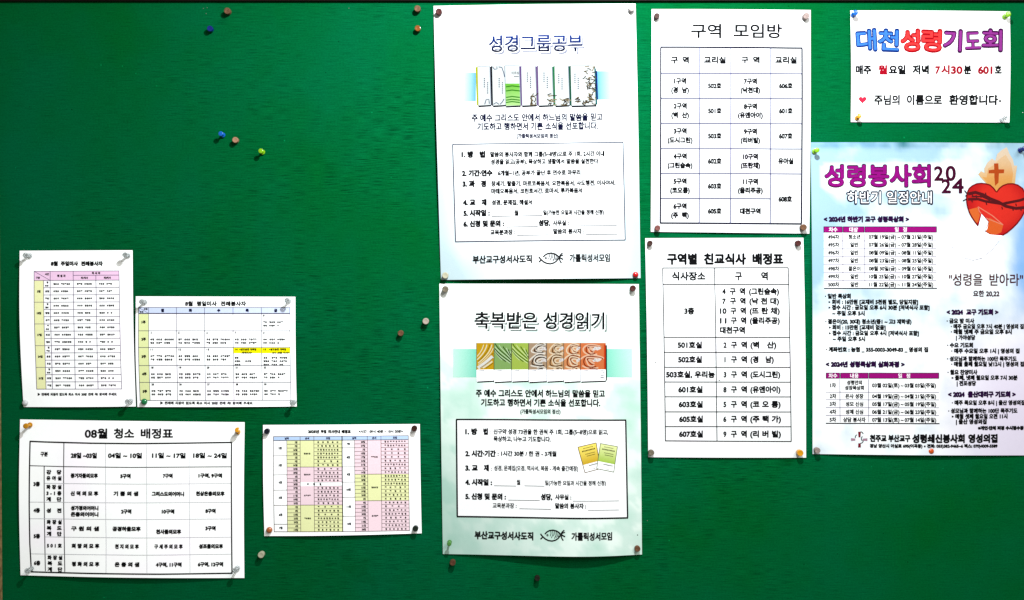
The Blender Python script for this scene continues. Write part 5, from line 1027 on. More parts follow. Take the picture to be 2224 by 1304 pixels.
p = Sheet('bible_reading_poster', 'mint green poster with seven swirl patterned books, bottom bulging off the board', 'poster',
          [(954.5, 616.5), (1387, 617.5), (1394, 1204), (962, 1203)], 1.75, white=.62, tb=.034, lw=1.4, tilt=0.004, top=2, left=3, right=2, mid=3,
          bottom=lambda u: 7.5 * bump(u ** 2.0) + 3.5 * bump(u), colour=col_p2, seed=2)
p.text('축복받은 성경읽기', 1035, 1317, 701, 35, p.c(110, 122, 118), bold=0.022, layer=1.2, part='picture')
p.text('축복받은 성경읽기', 1032, 1314, 698, 35, (0.68, 0.7, 0.68), bold=0.03, layer=1.5, part='picture')
p.text('축복받은 성경읽기', 1031, 1312, 696.5, 35, bold=0.004, part='heading')
m1, m0 = p.c(120, 205, 180), p.c(190, 232, 215)
p.patch([(985, 758), (1036, 758), (1036, 819), (985, 819)], 0, colours=[m0, m1, m1, m0], part='colour_band#1')
p.patch([(1312, 758), (1372, 758), (1372, 819), (1312, 819)], 0, colours=[m1, m0, m0, m1], part='colour_band#2')
p.E = 2.8
xs = [1035, 1073, 1111, 1148, 1187, 1224, 1260, 1315]
bc = [(225, 175, 30), (150, 190, 110), (185, 210, 90), (190, 160, 130), (215, 165, 115), (235, 155, 100), (238, 130, 75)]
dcs = [(150, 110, 20), (50, 80, 30), (80, 120, 20), (50, 30, 20), (110, 70, 30), (140, 60, 20), (150, 50, 20)]
lcs = [(255, 245, 210), (210, 235, 190), (225, 245, 170), (250, 240, 225), (250, 225, 190), (255, 225, 190), (255, 205, 170)]


def clipline(q, x0, x1, y0, y1):
    out, cur = [], []
    for (x, y) in q:
        if x0 <= x <= x1 and y0 <= y <= y1:
            cur.append((x, y))
        elif cur:
            out.append(cur)
            cur = []
    if cur: out.append(cur)
    return [c for c in out if len(c) > 1]


for i in range(7):
    a, b = xs[i], xs[i + 1]
    yb = 829 + (i % 2)
    p.patch([(a, 745), (b, 745), (b, 802.5), (a, 803)], p.c(*bc[i]), part='book_picture#%d' % i, layer=1.0)
    p.patch([(a, 803), (b, 802.5), (b, yb - 2), (a, yb)], (0.76, 0.76, 0.78), part='book_picture#%d' % i, layer=1.0)
    p.line([(a + 2, yb + .5), (b + .5, yb - 1.5)], 2.0, K, part='book_picture#%d' % i, layer=1.4)
    p.line([(a, 745), (a, yb)], .9 if i else .5, p.c(70, 60, 60), part='book_picture#%d' % i, layer=1.7)
    p.line([(a + 5, 805.5), (a + 17, 804.8)], 1.1, p.c(60, 50, 60), part='book_picture#%d' % i, layer=1.6)
    if i == 0:
        for k, (o, w, cc) in enumerate(((-20, 1.2, lcs[0]), (-12, 1.6, lcs[0]), (-5, 1.1, dcs[0]), (0, 1.4, lcs[0]), (6, 1.0, lcs[0]), (12, 1.2, dcs[0]),
                                        (17, 5.5, (250, 248, 240)), (22, 1.0, dcs[0]), (29, 2.2, lcs[0]), (36, 1.0, dcs[0]))):
            q = [(a + 34 + o * .9 - (t * t) * 46 - t * 6, 745 + t * 58) for t in [j / 16 for j in range(17)]]
            for s in clipline(q, a + .5, b - .5, 745.5, 802.5):
                p.line(s, w, p.c(*cc), part='book_picture#%d' % i, layer=1.2 + .03 * k, step=20)
    elif i in (1, 2):
        for k in range(11):
            o = -34 + k * 8.2
            q = [(a + o * .75 + t * 46 + 3 * math.sin(5 * t + k), 743 + (t ** .8) * 52 + (k - 4) * 3.2) for t in [j / 16 for j in range(17)]]
            for s in clipline(q, a + .5, b - .5, 745.5, 802):
                p.line(s, 1.5 if k % 2 else 1.2, p.c(*(dcs[i] if k % 2 else lcs[i])), part='book_picture#%d' % i, layer=1.2 + .02 * k, step=20)
    else:
        for cy, r in ((758, 15), (784, 20), (806, 12)):
            for k in range(5):
                rr = r * (1 - k * .19)
                q = [(a + 27 + rr * 1.35 * math.cos(t) + 3 * math.sin(2 * t + k), cy + rr * .72 * math.sin(t) - 2 * math.cos(t * 2 + i))
                     for t in [1.2 + j * .3 for j in range(17)]]
                for s in clipline(q, a + .5, min(b, 1312) - .5, 745.5, 802):
                    p.line(s, 1.8 if k % 2 else 2.2, p.c(*(dcs[i] if k % 2 else lcs[i])), part='book_picture#%d' % i, layer=1.2 + .03 * k, step=20)
        for k in range(2):
            for s in clipline([(a + 28 + j, 757 + 25 * k + 1.5 * math.sin(j * .9)) for j in range(16)], a, min(b, 1310) - .5, 745, 802):
                p.line(s, 4, p.c(250, 240, 235), part='book_picture#%d' % i, layer=1.45, step=20)
p.patch([(1311, 748), (1315, 748), (1315, 800), (1311, 802)], p.c(225, 70, 30), part='picture', layer=1.5)
p.line([(1316, 750), (1316, 826)], 2, p.c(30, 20, 20), part='picture', layer=1.6)
for k, y in enumerate((805.5, 809.5, 814.5, 820)):
    p.line([(1303 + (k == 1) * 5, y), (1311, y)], 1.5, p.c(50, 40, 50), part='picture', layer=1.6)
p.E = 1.75
p.text('주 예수 그리스도 안에서 하느님의 말씀을 믿고', 1034, 1313, 854, 15, bold=.012)
p.text('기도하고 행하면서 기쁜 소식을 선포합니다.', 1045, 1303, 874, 15, bold=.012)
p.text('(가톨릭성서모임의 정신)', 1130, 1217, 893, 9.5, p.c(40, 50, 50))
bq = [(992, 910.5), (1358, 912), (1362, 1123), (993.5, 1121)]
p.patch(bq, p.white, layer=0)
p.box(bq, 2.4)
o_ = dict(ax=(1011, 1037), bx=(1050, 1060), cx=1066.5)
item(936.5, '1. 방', '법', '신구약 성경 73권을 한 권씩 주 1회, 그룹(5~8명)으로 읽고,', 1072, 1320, .5, **o_)
p.text('묵상하고, 나누고 기도합니다.', 1072, 1196, 952.5, T, bold=.004)
item(984, '2. 시간·기간', None, ': 1시간 30분 / 한 권 - 3개월', 1081, 1208, 0, ax=(1011, 1077))
item(1015, '3. 교', '재', '성경, 문제집(오경, 역사서, 복음 - 계속 출간예정)', 1073, 1255, .5, ax=(1011, 1038), bx=(1051, 1062), cx=1067.5)
item(1046, '4. 시작일 :', None, None, 0, 0, ax=(1011, 1069))
p.text('월', 1122, 1130, 1046, T)
p.text('일(가능한 요일과 시간을 정해 신청)', 1183, 1315, 1047, 10)
item(1077, '5. 신청 및 문의 :', None, None, 0, 0, ax=(1011, 1099))
p.text('성당,', 1174, 1199, 1077, B, bold=.03)
p.text('사무실 :', 1205, 1240, 1077, T, bold=.01)
p.text('교육분과장 :', 1070, 1122, 1096.5, T)
p.text('말씀의 봉사자 :', 1205, 1272, 1096, T, bold=.01)
for a, b, y in ((1073, 1121, 1053.5), (1139, 1182, 1053.5), (1104, 1172, 1084.5), (1243, 1343, 1085.5), (1128, 1196, 1103), (1276, 1343, 1105)):
    p.line([(a, y), (b, y + .6)], .9, p.c(60, 60, 60))
# two booklets leaning together
for (q, top, bot, edge) in (([(1254.5, 970), (1294, 960.5), (1303, 1016), (1269.5, 1025)], (250, 230, 110), (205, 165, 40), (110, 80, 40)),
                            ([(1303, 962), (1340, 969), (1332, 1024), (1295, 1016)], (235, 240, 170), (165, 195, 75), (110, 120, 80))):
    l = 1.1 if top[0] == 250 else 1.5
    f = .70
    ml, mr = lerp(q[0], q[3], f), lerp(q[1], q[2], f)
    p.patch([q[0], q[1], mr, ml], 0, colours=[p.c(*top), p.c(*top), p.c(*bot), p.c(*bot)], part='booklet_picture#%d' % top[0], layer=l)
    p.patch([ml, mr, q[2], q[3]], p.white, part='booklet_picture#%d' % top[0], layer=l)
    p.box(q, 1.1, p.c(*edge), part='booklet_picture#%d' % top[0], layer=l + .2)
    r = (q[1][1] - q[0][1]) / (q[1][0] - q[0][0])
    for v, a, b, w in ((.1, .25, .8, 1.0), (.2, .15, .9, 2.0), (.33, .3, .85, 1.1), (.41, .35, .85, 1.1), (.78, .35, .9, 1.8), (.94, .5, .7, .8)):
        A, Bq = lerp(q[0], q[3], v), lerp(q[1], q[2], v)
        n = int(4 + 9 * (b - a))
        for k in range(n):
            t0 = a + (b - a) * k / n
            t1 = t0 + (b - a) / n * .7
            p.line([lerp(A, Bq, t0), lerp(A, Bq, t1)], w, p.c(50, 45, 20), part='booklet_picture#%d' % top[0], layer=l + .3)
p.text('부산교구성서사도직', 1031, 1158, 1161, 16, bold=.02)
fish(p, 1163.5, 1117, 2.0)
p.text('가톨릭성서모임', 1240, 1328, 1161, 16, bold=.016)
for q in ((1175, 627), (1303, 629), (1384, 1161)):
    p.disc(*q, 1.2, K, part='staple_hole#%d' % q[0], n=8)
p.finish()

# ================================================================== 3. district meeting rooms
p = Sheet('meeting_room_table_notice', 'white sheet with a four column room number table, right of the upper poster', 'notice',
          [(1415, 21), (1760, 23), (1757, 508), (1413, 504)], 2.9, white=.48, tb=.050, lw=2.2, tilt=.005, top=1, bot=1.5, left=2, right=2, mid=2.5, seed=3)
p.text('구역', 1500, 1565, 69, 29, bold=-.002, part='heading')
p.text('모임방', 1592, 1697, 69, 29, bold=-.002, part='heading')
xs = [1434, 1518, 1585.5, 1672, 1739.5]
ys = [104.5, 161, 215.3, 269.5, 324, 378, 432, 486]
tq = [(1434.5, 104), (1740.5, 106), (1739.3, 487), (1433.5, 485)]
p.box(tq, 1.5, p.c(20, 20, 50))
for x in xs[1:4]:
    p.line([(x + .5, 105), (x - .5, 486)], 1.0, p.c(110, 110, 150))
for j, y in enumerate(ys[1:7]):
    x1 = 1740 if j != 5 else 1672
    p.line([(1434, y), (x1, y + (x1 - 1434) * .003)], 1.0, p.c(95, 95, 130))
t = 13.2
for s, x0, x1 in (('구 역', 1456, 1495), ('교리실', 1527.5, 1575), ('구 역', 1608.5, 1648), ('교리실', 1682, 1729)):
    p.text(s, x0, x1, 132, 14, bold=.004, space=.5)
rows = [('1구역', '(경  남)', '502호', '7구역', '(낙천대)', '606호'), ('2구역', '(벽  산)', '501호', '8구역', '(유앤아이)', '601호'),
        ('3구역', '(도시그린)', '503호', '9구역', '(리버빌)', '607호'), ('4구역', '(그린숲속)', '602호', '10구역', '(뜨란채)', '유아실'),
        ('5구역', '(코오롱)', '603호', '11구역', '(율리주공)', None), ('6구역', '(주  택)', '605호', '대천구역', None, None)]
for j, r in enumerate(rows):
    y = ys[j + 1] + 16.5
    p.text(r[0], 0, 0, y, 12, centre=(1476, .92), bold=.006)
    p.text(r[1], 0, 0, y + 19.5, 12, centre=(1476, .92), bold=.006)
    p.text(r[2], 0, 0, y + 10.5, 12.2, centre=(1551, .88), bold=.006)
    p.text(r[3], 0, 0, y + (1 if r[4] else 11), 12, centre=(1628, .92), bold=.006)
    if r[4]: p.text(r[4], 0, 0, y + 20, 12, centre=(1628, .92), bold=.006)
    if r[5]: p.text(r[5], 0, 0, y + 10.5, 12.2, centre=(1705, .88), bold=.006)
p.text('608호', 0, 0, 433, 12.2, centre=(1704, .88), bold=.006)
p.finish()

# ================================================================== 4. meal places
p = Sheet('meal_place_table_notice', 'white sheet with a bold heading over a two column table, below the room number sheet', 'notice',
          [(1401, 518), (1744, 517), (1750, 994), (1407.5, 993)], 2.2, white=.56, tb=.028, lw=1.5, tilt=.002, top=1, bot=1.5, left=3, right=2.5, mid=2.5, seed=4)
p.text('구역별', 1448, 1513, 563, 22, bold=.035, part='heading')
p.text('친교식사', 1528, 1619, 563, 22, bold=.035, part='heading')
p.text('배정표', 1633, 1700, 563, 22, bold=.035, part='heading')
tq = [(1438.5, 582.5), (1710.5, 582), (1717, 958.5), (1444.5, 957)]
p.box(tq, 1.3, p.c(20, 20, 25))
ty = [582.3, 618, 732.5, 765, 797.3, 829.3, 861.3, 894, 926]


def tl(y):
    f = (y - 582) / 376
    return 1438.5 + 6 * f, 1710.5 + 6.5 * f, 1550.5 + 5.5 * f


for y in ty[1:]:
    a, b, m = tl(y)
    p.line([(a, y), (b, y + .4)], 1.2, p.c(20, 20, 25))
p.line([(1550.5, 583), (1553, 732), (1556, 957)], 1.2, p.c(20, 20, 25))
p.text('식사장소', 1458.5, 1531, 600, 17, bold=.018)
p.text('구', 1595, 1610, 600, 17, bold=.018)
p.text('역', 1651.5, 1666, 600, 17, bold=.018)
p.text('3층', 1485, 1506.5, 675.5, 13.5, bold=.02)
for j, (a, n, b, x1) in enumerate((('4', '구 역', '(그린숲속)', 1690), ('7', '구 역', '(낙 천 대)', 1690), ('10', '구 역', '(뜨 란 채)', 1691.5), ('11', '구 역', '(율리주공)', 1691.5))):
    y = 633 + j * 21.1
    p.text(a, 1567 if j < 2 else 1562, 1574.5 if j < 2 else 1576, y, 13.5, bold=.02)
    p.text('구', 1583 + j * .8, 1596 + j * .8, y, 13.5, bold=.02)
    p.text('역', 1604.5 + j * .8, 1616.5 + j * .8, y, 13.5, bold=.02)
    p.text(b, 1625 + j * .6, x1, y, 13.5, bold=.02)
p.text('대천구역', 1562, 1616, 717, 13.5, bold=.02)
for j, (a, ax, n, b, x1) in enumerate((('501호실', (1470.5, 1523), '2', '(벽   산)', 1684), ('502호실', (1471.5, 1523), '1', '(경   남)', 1678.5),
                                       ('503호실, 우리농', (1445.5, 1551), '3', '(도시그린)', 1692.5), ('601호실', (1472, 1524.5), '8', '(유앤아이)', 1693),
                                       ('603호실', (1473, 1525), '5', '(코 오 롱)', 1693.5), ('605호실', (1474, 1525.5), '6', '(주 택 가)', 1694.5),
                                       ('607호실', (1474, 1525.5), '9', '(리 버 빌)', 1694.5))):
    y = [749, 780.5, 813, 845.5, 877.5, 909.5, 942][j]
    p.text(a, ax[0], ax[1], y, 13.5, bold=.02)
    p.text(n, 0, 0, y, 13.5, bold=.02, centre=(1573, .85))
    p.text('구', 1586, 1599, y, 13.5, bold=.02)
    p.text('역', 1608, 1620.5, y, 13.5, bold=.02)
    p.text(b, 1628, x1, y, 13.5, bold=.02)
p.disc(1422.5, 786.5, 1.1, K, part='speck', n=8)
p.line([(1559, 825.5), (1563, 825.5)], 1, K, part='speck')
p.finish()

# ================================================================== 5. prayer meeting card
p = Sheet('prayer_meeting_card', 'white landscape sheet with blue, red and purple bubble lettering, top right', 'notice',
          [(1846, 24), (2192, 26), (2191, 267), (1847, 266)], 2.1, white=.60, tb=.042, tilt=.003, top=1.5, bot=1, left=2, right=1.5, mid=2, seed=5)
for s, x0, x1, dx, fc, dc, yy in (('대', 1857, 1902, 0, (65, 125, 215), (20, 50, 120), 89), ('천', 1904, 1951, 0, (65, 125, 215), (20, 50, 120), 89.5),
                              ('성', 1953, 1996, 0, (245, 60, 60), (165, 15, 25), 90), ('령', 1998, 2043, 0, (245, 60, 60), (165, 15, 25), 90),
                              ('기', 2045, 2087, 0, (150, 55, 145), (70, 10, 70), 90), ('도', 2092, 2128, 0, (150, 55, 145), (70, 10, 70), 91),
                              ('회', 2129, 2175, 0, (150, 55, 145), (70, 10, 70), 89)):
    rr = {'대': -.05, '천': .04, '성': -.03, '령': .04, '기': .05, '도': -.04, '회': .03}[s]
    p.text(s, x0, x1, yy, 45, p.c(*dc), bold=.058, layer=1.6, part='heading_outline#' + s, rot=rr)
    p.text(s, x0 + 1.6, x1 - 1.6, yy, 41.5, p.c(*fc), bold=.016, layer=2.2, part='heading#' + s, rot=rr)
rd = p.c(165, 15, 35)
for s, x0, x1, c in (('매주', 1856, 1890, K), ('월', 1905, 1924.5, rd), ('요일', 1928, 1964, K), ('저녁', 1979, 2014, K), ('7', 2028, 2038.5, rd),
                     ('시', 2041, 2059, rd), ('30', 2062, 2087, rd), ('분', 2090, 2106.5, K), ('601', 2121, 2152, rd), ('호', 2157, 2172.5, K)):
    p.text(s, x0, x1, 153.5 + (x0 - 1856) * .000, 18 if s not in ('7', '30', '601') else 19, c, bold=.016, layer=2)
for x in (1870, 1990, 2057.5):
    p.disc(x, 145, 2.2, K if x < 2050 else rd, part='lettering', layer=2.1, ry=1.3, n=8)
for s, x0, x1 in (('주님의', 1896.5, 1951.5), ('이름으로', 1967, 2043.5), ('환영합니다', 2059, 2165)):
    p.text(s, x0, x1, 218.5, 20, bold=.010)
for x, y in ((1938, 211), (1949, 211), (1970, 212), (1981, 211), (2131, 211), (2142, 212), (2150, 212), (2162, 211)):
    p.disc(x, y, 1.6, K, part='lettering', layer=2.1, ry=1.0, n=8)


def heart(p, cx, cy, r, c, layer=1.5, part='picture', **k):
    pts = []
    for i in range(40):
        t = 2 * math.pi * i / 40
        pts.append((cx + r * 16 * math.sin(t) ** 3 / 16, cy - r * (13 * math.cos(t) - 5 * math.cos(2 * t) - 2 * math.cos(3 * t) - math.cos(4 * t)) / 16))
    p.poly(pts, c, part, layer)
    return pts


heart(p, 1871.5, 218, 8.3, p.c(120, 10, 30), 1.4)
heart(p, 1871.5, 218, 6.8, p.c(235, 45, 75), 1.7)
heart(p, 2169.5, 221, 3, K, 1.4)
p.finish()


# ================================================================== 6. retreat poster
def g2(x, y, cx, cy, a, b):
    return math.exp(-(((x - cx) / a) ** 2 + ((y - cy) / b) ** 2))


def col_p6(x, y):
    n = fbm(x, y, 55, 21)
    n2 = fbm(x, y, 25, 5, 3)
    white = (0.56, 0.57, 0.57)
    lt = (0.185, 0.285, 0.35)
    bl = (0.055, 0.19, 0.43)
    tp = (0.045, 0.125, 0.16)
    t = 0.34 + 0.75 * sm(600, 330, y) + 0.8 * g2(x, y, 1775, 520, 45, 80) + .35 * g2(x, y, 1900, 640, 60, 20)
    t += n * .45 - 0.75 * g2(x, y, 2105, 370, 60, 55) - 1.0 * g2(x, y, 2100, 530, 70, 60) - .3 * sm(700, 760, y) + .55 * sm(1810, 1764, x) * sm(760, 600, y)
    t -= .8 * sm(1768, 1790, x) * sm(2104, 2080, x) * sm(346, 366, y) * sm(426, 404, y)
    c = lerp(white, lt, min(1, max(0, t)))
    b = 1.5 * g2(x, y, 2236, 560, 42, 120) + .6 * g2(x, y, 2228, 440, 10, 50) + .55 * g2(x, y, 1830, 315, 130, 9) + n2 * .1
    c = lerp(c, bl, min(.75, max(0, b) * .75))
    c = lerp(c, tp, .7 * (g2(x, y, 1960, 315, 240, 8) + .7 * g2(x, y, 1948, 322, 16, 14)) * (0.8 + n2))
    lav = sm(620, 860, y) * sm(1960, 2190, x)
    return lerp(c, (0.45, 0.41, 0.49), min(1, max(0, lav)))


p = Sheet('holy_spirit_retreat_poster', 'sky blue poster with a red heart, flame and white dove, at the right edge', 'poster',
          [(1760, 310), (2237, 312), (2241, 989), (1764, 986)], 2.05, white=.58, tb=.034, lw=1.45, tilt=.002, top=3, bot=4, left=3, right=2, mid=3, colour=col_p6, seed=6, step=8)
p.E = 2.8
mg, md = p.c(165, 22, 140), p.c(70, 5, 55)
p.text('성령봉사회', 1789, 2018, 383, 45, md, bold=.034, layer=1.5)
p.text('성령봉사회', 1790.5, 2016.5, 383, 42.5, mg, bold=.014, layer=2.1)
for s, x0, x1, y0, y1 in (('2', 2025, 2045, 361, 391), ('0', 2050, 2072, 360, 391), ('2', 2041, 2061, 389, 418), ('4', 2064, 2089, 387, 418)):
    yc = (y0 + y1) / 2 + 1.0
    h = (y1 - y0) * .88 / .70
    p.text(s, x0, x1, yc, h, p.c(80, 5, 50), bold=.026, layer=2, part='year_number')
p.text('하반기 일정안내', 1836, 2022, 430, 27, p.c(25, 10, 50), bold=.06, layer=1.4)
p.text('하반기 일정안내', 1838.5, 2019.5, 430, 24.5, (0.62, 0.62, 0.62), bold=.004, layer=2, part='picture')
# flame, cross, heart, thorns
z = lambda pts, ox=2010, oy=290, s=7.243: [(ox + a / s, oy + b / s) for a, b in pts]
p.poly(z([(1080, 935), (940, 800), (850, 705), (805, 650), (850, 600), (905, 630), (900, 560), (950, 470), (1025, 400), (1075, 440),
          (1110, 330), (1180, 270), (1260, 225), (1305, 330), (1360, 420), (1375, 510), (1425, 515), (1405, 640), (1390, 800), (1240, 810)]),
       lambda x, y: lerp(p.c(252, 200, 130), p.c(252, 226, 196), sm(400, 345, y)), layer=1.0)
p.poly(z([(1085, 930), (960, 800), (870, 690), (940, 700), (960, 560), (1060, 500), (1130, 420), (1240, 340), (1330, 480), (1360, 640), (1340, 790)]),
       lambda x, y: lerp(p.c(250, 178, 95), p.c(252, 212, 165), sm(395, 345, y)), layer=1.15)
p.poly(z([(1055, 480), (1125, 478), (1130, 572), (1220, 572), (1215, 632), (1135, 636), (1128, 780), (1075, 832), (1062, 700), (1062, 636),
          (970, 636), (972, 585), (1060, 575)]), p.c(205, 85, 35), layer=1.5)
hq = [(2160, 417), (2155, 410), (2147, 403), (2138, 400.5), (2128, 399.5), (2118, 400.5), (2108, 405), (2101, 411), (2097, 420), (2095.5, 431), (2096, 442),
      (2098, 452), (2102, 464), (2107, 473), (2113, 482), (2121, 492), (2136, 504), (2146, 510.5), (2153, 514), (2160, 515.5), (2167, 513.5), (2175, 511),
      (2184, 506), (2196, 496), (2206, 486), (2215, 474), (2222, 461), (2226, 448), (2227, 432), (2224, 420), (2218, 410), (2208, 403), (2197, 400),
      (2186, 400.5), (2176, 404), (2168, 410), (2162, 418)]
def heart_red(x, y):
    d = math.hypot((x - 2166) / 62.0, (y - 446) / 62.0)
    return lerp(p.c(252, 58, 46), p.c(200, 22, 34), sm(.55, 1.15, d) * .8 + .12 * noise.noise((x / 18, y / 18, 3)))


def flame_glow(x, y):
    return lerp(p.c(252, 170, 90), p.c(253, 218, 175), sm(400, 350, y) + .25 * noise.noise((x / 14, y / 14, 8)))


p.poly(hq, heart_red, layer=1.2)
p.line(hq + hq[:1], 2.0, p.c(140, 20, 25), part='picture', layer=1.6, step=8)
p.poly(z([(655, 1205), (790, 1170), (830, 1290), (800, 1400), (770, 1420), (700, 1320)]), p.c(250, 120, 55), layer=1.4)
p.poly(z([(980, 1330), (1120, 1400), (1200, 1440), (1170, 1560), (1080, 1600), (1000, 1590), (920, 1540)]), p.c(250, 110, 50), layer=1.4)
for q, w, c in (([(800, 1160), (900, 1220), (1030, 1300), (1130, 1385), (1200, 1445)], 1.4, (255, 150, 120)), ([(800, 1160), (820, 1230), (900, 1330), (1010, 1370), (1190, 1440)], 1.4, (255, 150, 120))):
    p.line(z(q), w, p.c(*c), part='picture', layer=1.7, step=8)
tw = p.c(100, 32, 36)
for q, w in (([(640, 960), (760, 935), (880, 970), (1000, 1035), (1130, 1085), (1240, 1150), (1400, 1185), (1550, 1170)], 4.6),
             ([(640, 1045), (800, 1040), (920, 1075), (1060, 1095), (1190, 1115), (1330, 1085), (1460, 1060), (1552, 1030)], 4.0),
             ([(700, 1000), (860, 1000), (1000, 1060)], 2.2)):
    p.line(z(q), w, tw, part='picture', layer=1.75, step=8)
for a, b in ((705, 970), (770, 1000), (840, 1000), (920, 960), (700, 1070), (930, 1110), (1180, 1180), (1350, 1200), (1475, 1200), (1400, 1130), (1250, 1100)):
    p.line(z([(a, b - 22), (a + 10, b + 22)]), 1.8, tw, part='picture', layer=1.8)
for q in ([(585, 905), (625, 955)], [(560, 1070), (620, 1040)], [(615, 975), (605, 1000)]):
    p.line(z(q), 1.7, K, part='picture', layer=1.8)
# dove
z2 = lambda pts: z(pts, 2030, 400, 6.52)
dv = (0.80, 0.80, 0.82)
p.poly(z2([(590, 605), (640, 425), (700, 490), (740, 540), (720, 640), (690, 680), (760, 720), (940, 735), (880, 820), (790, 930), (700, 1000), (600, 1060), (500, 1080),
           (380, 1045), (290, 1060), (230, 1110), (255, 1010), (250, 930), (190, 850), (175, 740), (230, 640), (310, 540), (390, 450), (440, 560), (500, 620)]), dv, layer=1.9)
for q in ([(395, 480), (380, 600), (370, 700), (400, 760)], [(190, 740), (200, 850), (250, 930)], [(320, 560), (240, 660)], [(370, 580), (280, 700)],
          [(240, 1090), (300, 1045), (400, 1045), (520, 1080), (650, 1050)], [(700, 1000), (790, 930), (890, 800)], [(660, 930), (770, 800)], [(610, 900), (740, 780)],
          [(610, 600), (640, 490)], [(640, 620), (670, 510)], [(670, 640), (700, 530)], [(450, 750), (560, 700), (640, 680)]):
    p.line(z2(q), .8, p.c(205, 200, 225), part='picture', layer=2.2, step=8)
p.line(z2([(590, 605), (640, 425), (740, 540), (690, 680)]), .9, p.c(90, 60, 90), part='picture', layer=2.2, step=8)
# tables and lists
p.E = 2.2
hd = p.c(45, 15, 60)
p.text('< 2024년 하반기 교구 성령묵상회 >', 1787, 1971, 477, 11.5, hd, bold=.04)


def dates(x0, y0, heads, rows, lines, yb, cx, hy, ty_, x1):
    p.rect(x0, hy[1], x1 + 1, yb, p.white, layer=.2, part='table_fill#%d' % x0)
    for (a, b, s) in heads:
        p.rect(a, hy[0], b, hy[1], p.c(165, 20, 125), layer=.8, part='header_fill#%d' % x0)
        p.box([(a, hy[0] + .5), (b, hy[0] + .5), (b, hy[1] - .5), (a, hy[1] - .5)], 1.0, md, layer=1.0, part='header_fill#%d' % x0)
        p.text(s, 0, 0, (hy[0] + hy[1]) / 2, 9.6, (.62, .62, .62), bold=-.03, centre=((a + b) / 2, .95), space=.8)
    for y in lines:
        p.line([(x0, y), (x1, y)], .9, p.c(130, 120, 150), part='ruled_lines#%d' % x0)
    p.line([(x0, yb), (x1 + 1, yb)], 1.5, p.c(35, 30, 45), part='ruled_lines#%d' % x0)
    for (a, b, s) in heads[1:]:
        p.line([(a - 1.5, hy[1] + 1), (a - .5, yb - 3)], .9, p.c(110, 100, 130), part='ruled_lines#%d' % x0)
    for r, y in zip(rows, ty_):
        p.text(r[0], 0, 0, y, 9.6, centre=(cx[0], .92), part='table_text#%d' % x0)
        if '|' in r[1]:
            a, b = r[1].split('|')
            p.text(a, 0, 0, y - 6, 9, centre=(cx[1], .9), part='table_text#%d' % x0)
            p.text(b, 0, 0, y + 5.5, 9, centre=(cx[1], .9), part='table_text#%d' % x0)
        else:
            p.text(r[1], 0, 0, y, 9.6, centre=(cx[1], .9), part='table_text#%d' % x0)
        p.text(r[2], cx[2], cx[3], y, 9.6, space=.22, part='table_text#%d' % x0)


dates(1787, 493, [(1787, 1827, '차수'), (1829, 1874, '대상'), (1876, 2030, '일 정')],
      [('494차', '청소년', '07월 19일(금) ~ 07월 21일(주일)'), ('495차', '일반', '07월 26일(금) ~ 07월 28일(주일)'), ('496차', '일반', '08월 09일(금) ~ 08월 11일(주일)'),
       ('497차', '일반', '08월 23일(금) ~ 08월 25일(주일)'), ('498차', '젊은이', '08월 30일(금) ~ 09월 01일(주일)'), ('499차', '일반', '10월 25일(금) ~ 10월 27일(주일)'),
       ('500차', '일반', '11월 22일(금) ~ 11월 24일(주일)')],
      [524, 541, 558, 575, 592.5, 609.5], 626.5, (1808, 1853, 1884, 2023), (493, 506), [515.3, 532.3, 549.5, 566.5, 584, 601, 618.3], 2030)
for s, x0, x1, y in (('· 일반 묵상회', 1789, 1845, 643.5), ('▸ 회비 : 16만원 [교재비 5천원 별도, 당일지참]', 1797, 1990, 656), ('▸ 접수 시간 : 금요일 오후 6시 30분 [저녁식사 포함]', 1797, 2015, 668),
                     ('~ 주일 오후 5시', 1805, 1875, 680.5), ('· 젊은이(20, 30대) 청소년(중1 ~ 고3 재학생)', 1790, 1976, 698.5), ('▸ 회비 : 15만원 [교재비 없음]', 1798, 1920, 711),
                     ('▸ 접수 시간 : 금요일 오후 4시 [저녁식사 포함]', 1798, 1992, 723.5), ('~ 주일 오후 5시', 1806, 1876, 736), ('· 계좌번호 : 농협 _ 355-0003-3049-83 _ 영성의 집', 1791, 2012, 759),
                     ('· 금요 밤 미사', 2052, 2112, 697), ('· 매주 금요일 오후 7시 40분 | 영성의 집', 2061, 2220, 709), ('· 매월 넷째 주 금요일 오후 8시', 2061, 2194, 720.5),
                     ('| 가야성당', 2072, 2114, 733), ('· 수요 기도회', 2053, 2109, 749.5), ('· 매주 수요일 오후 1시 | 영성의 집', 2062, 2211, 762), ('· 성모님과 함께하는 100단 묵주기도', 2053, 2205, 779),
                     ('· 매월 둘째 월요일 낮12시 | 영성의 집', 2062, 2221, 790.5), ('· 월요 찬양미사', 2054, 2119, 808), ('▸ 둘째, 넷째 월요일 오후 7시 30분', 2063, 2207, 820),
                     ('| 전포성당', 2074, 2116, 832), ('· 매주 목요일 오후 8시 | 울산 영성의집', 2063, 2223, 874), ('· 성모님과 함께하는 100단 묵주기도', 2055, 2207, 891.5),
                     ('▸ 매월 셋째 월요일 오전 11시', 2063, 2185, 903.5), ('| 울산 영성의집', 2072, 2139, 915)):
    p.text(s, x0, x1, y, 9.8, bold=.012)
p.text('< 2024년 성령묵상회 심화과정 >', 1791, 1961, 791, 11.5, hd, bold=.04)
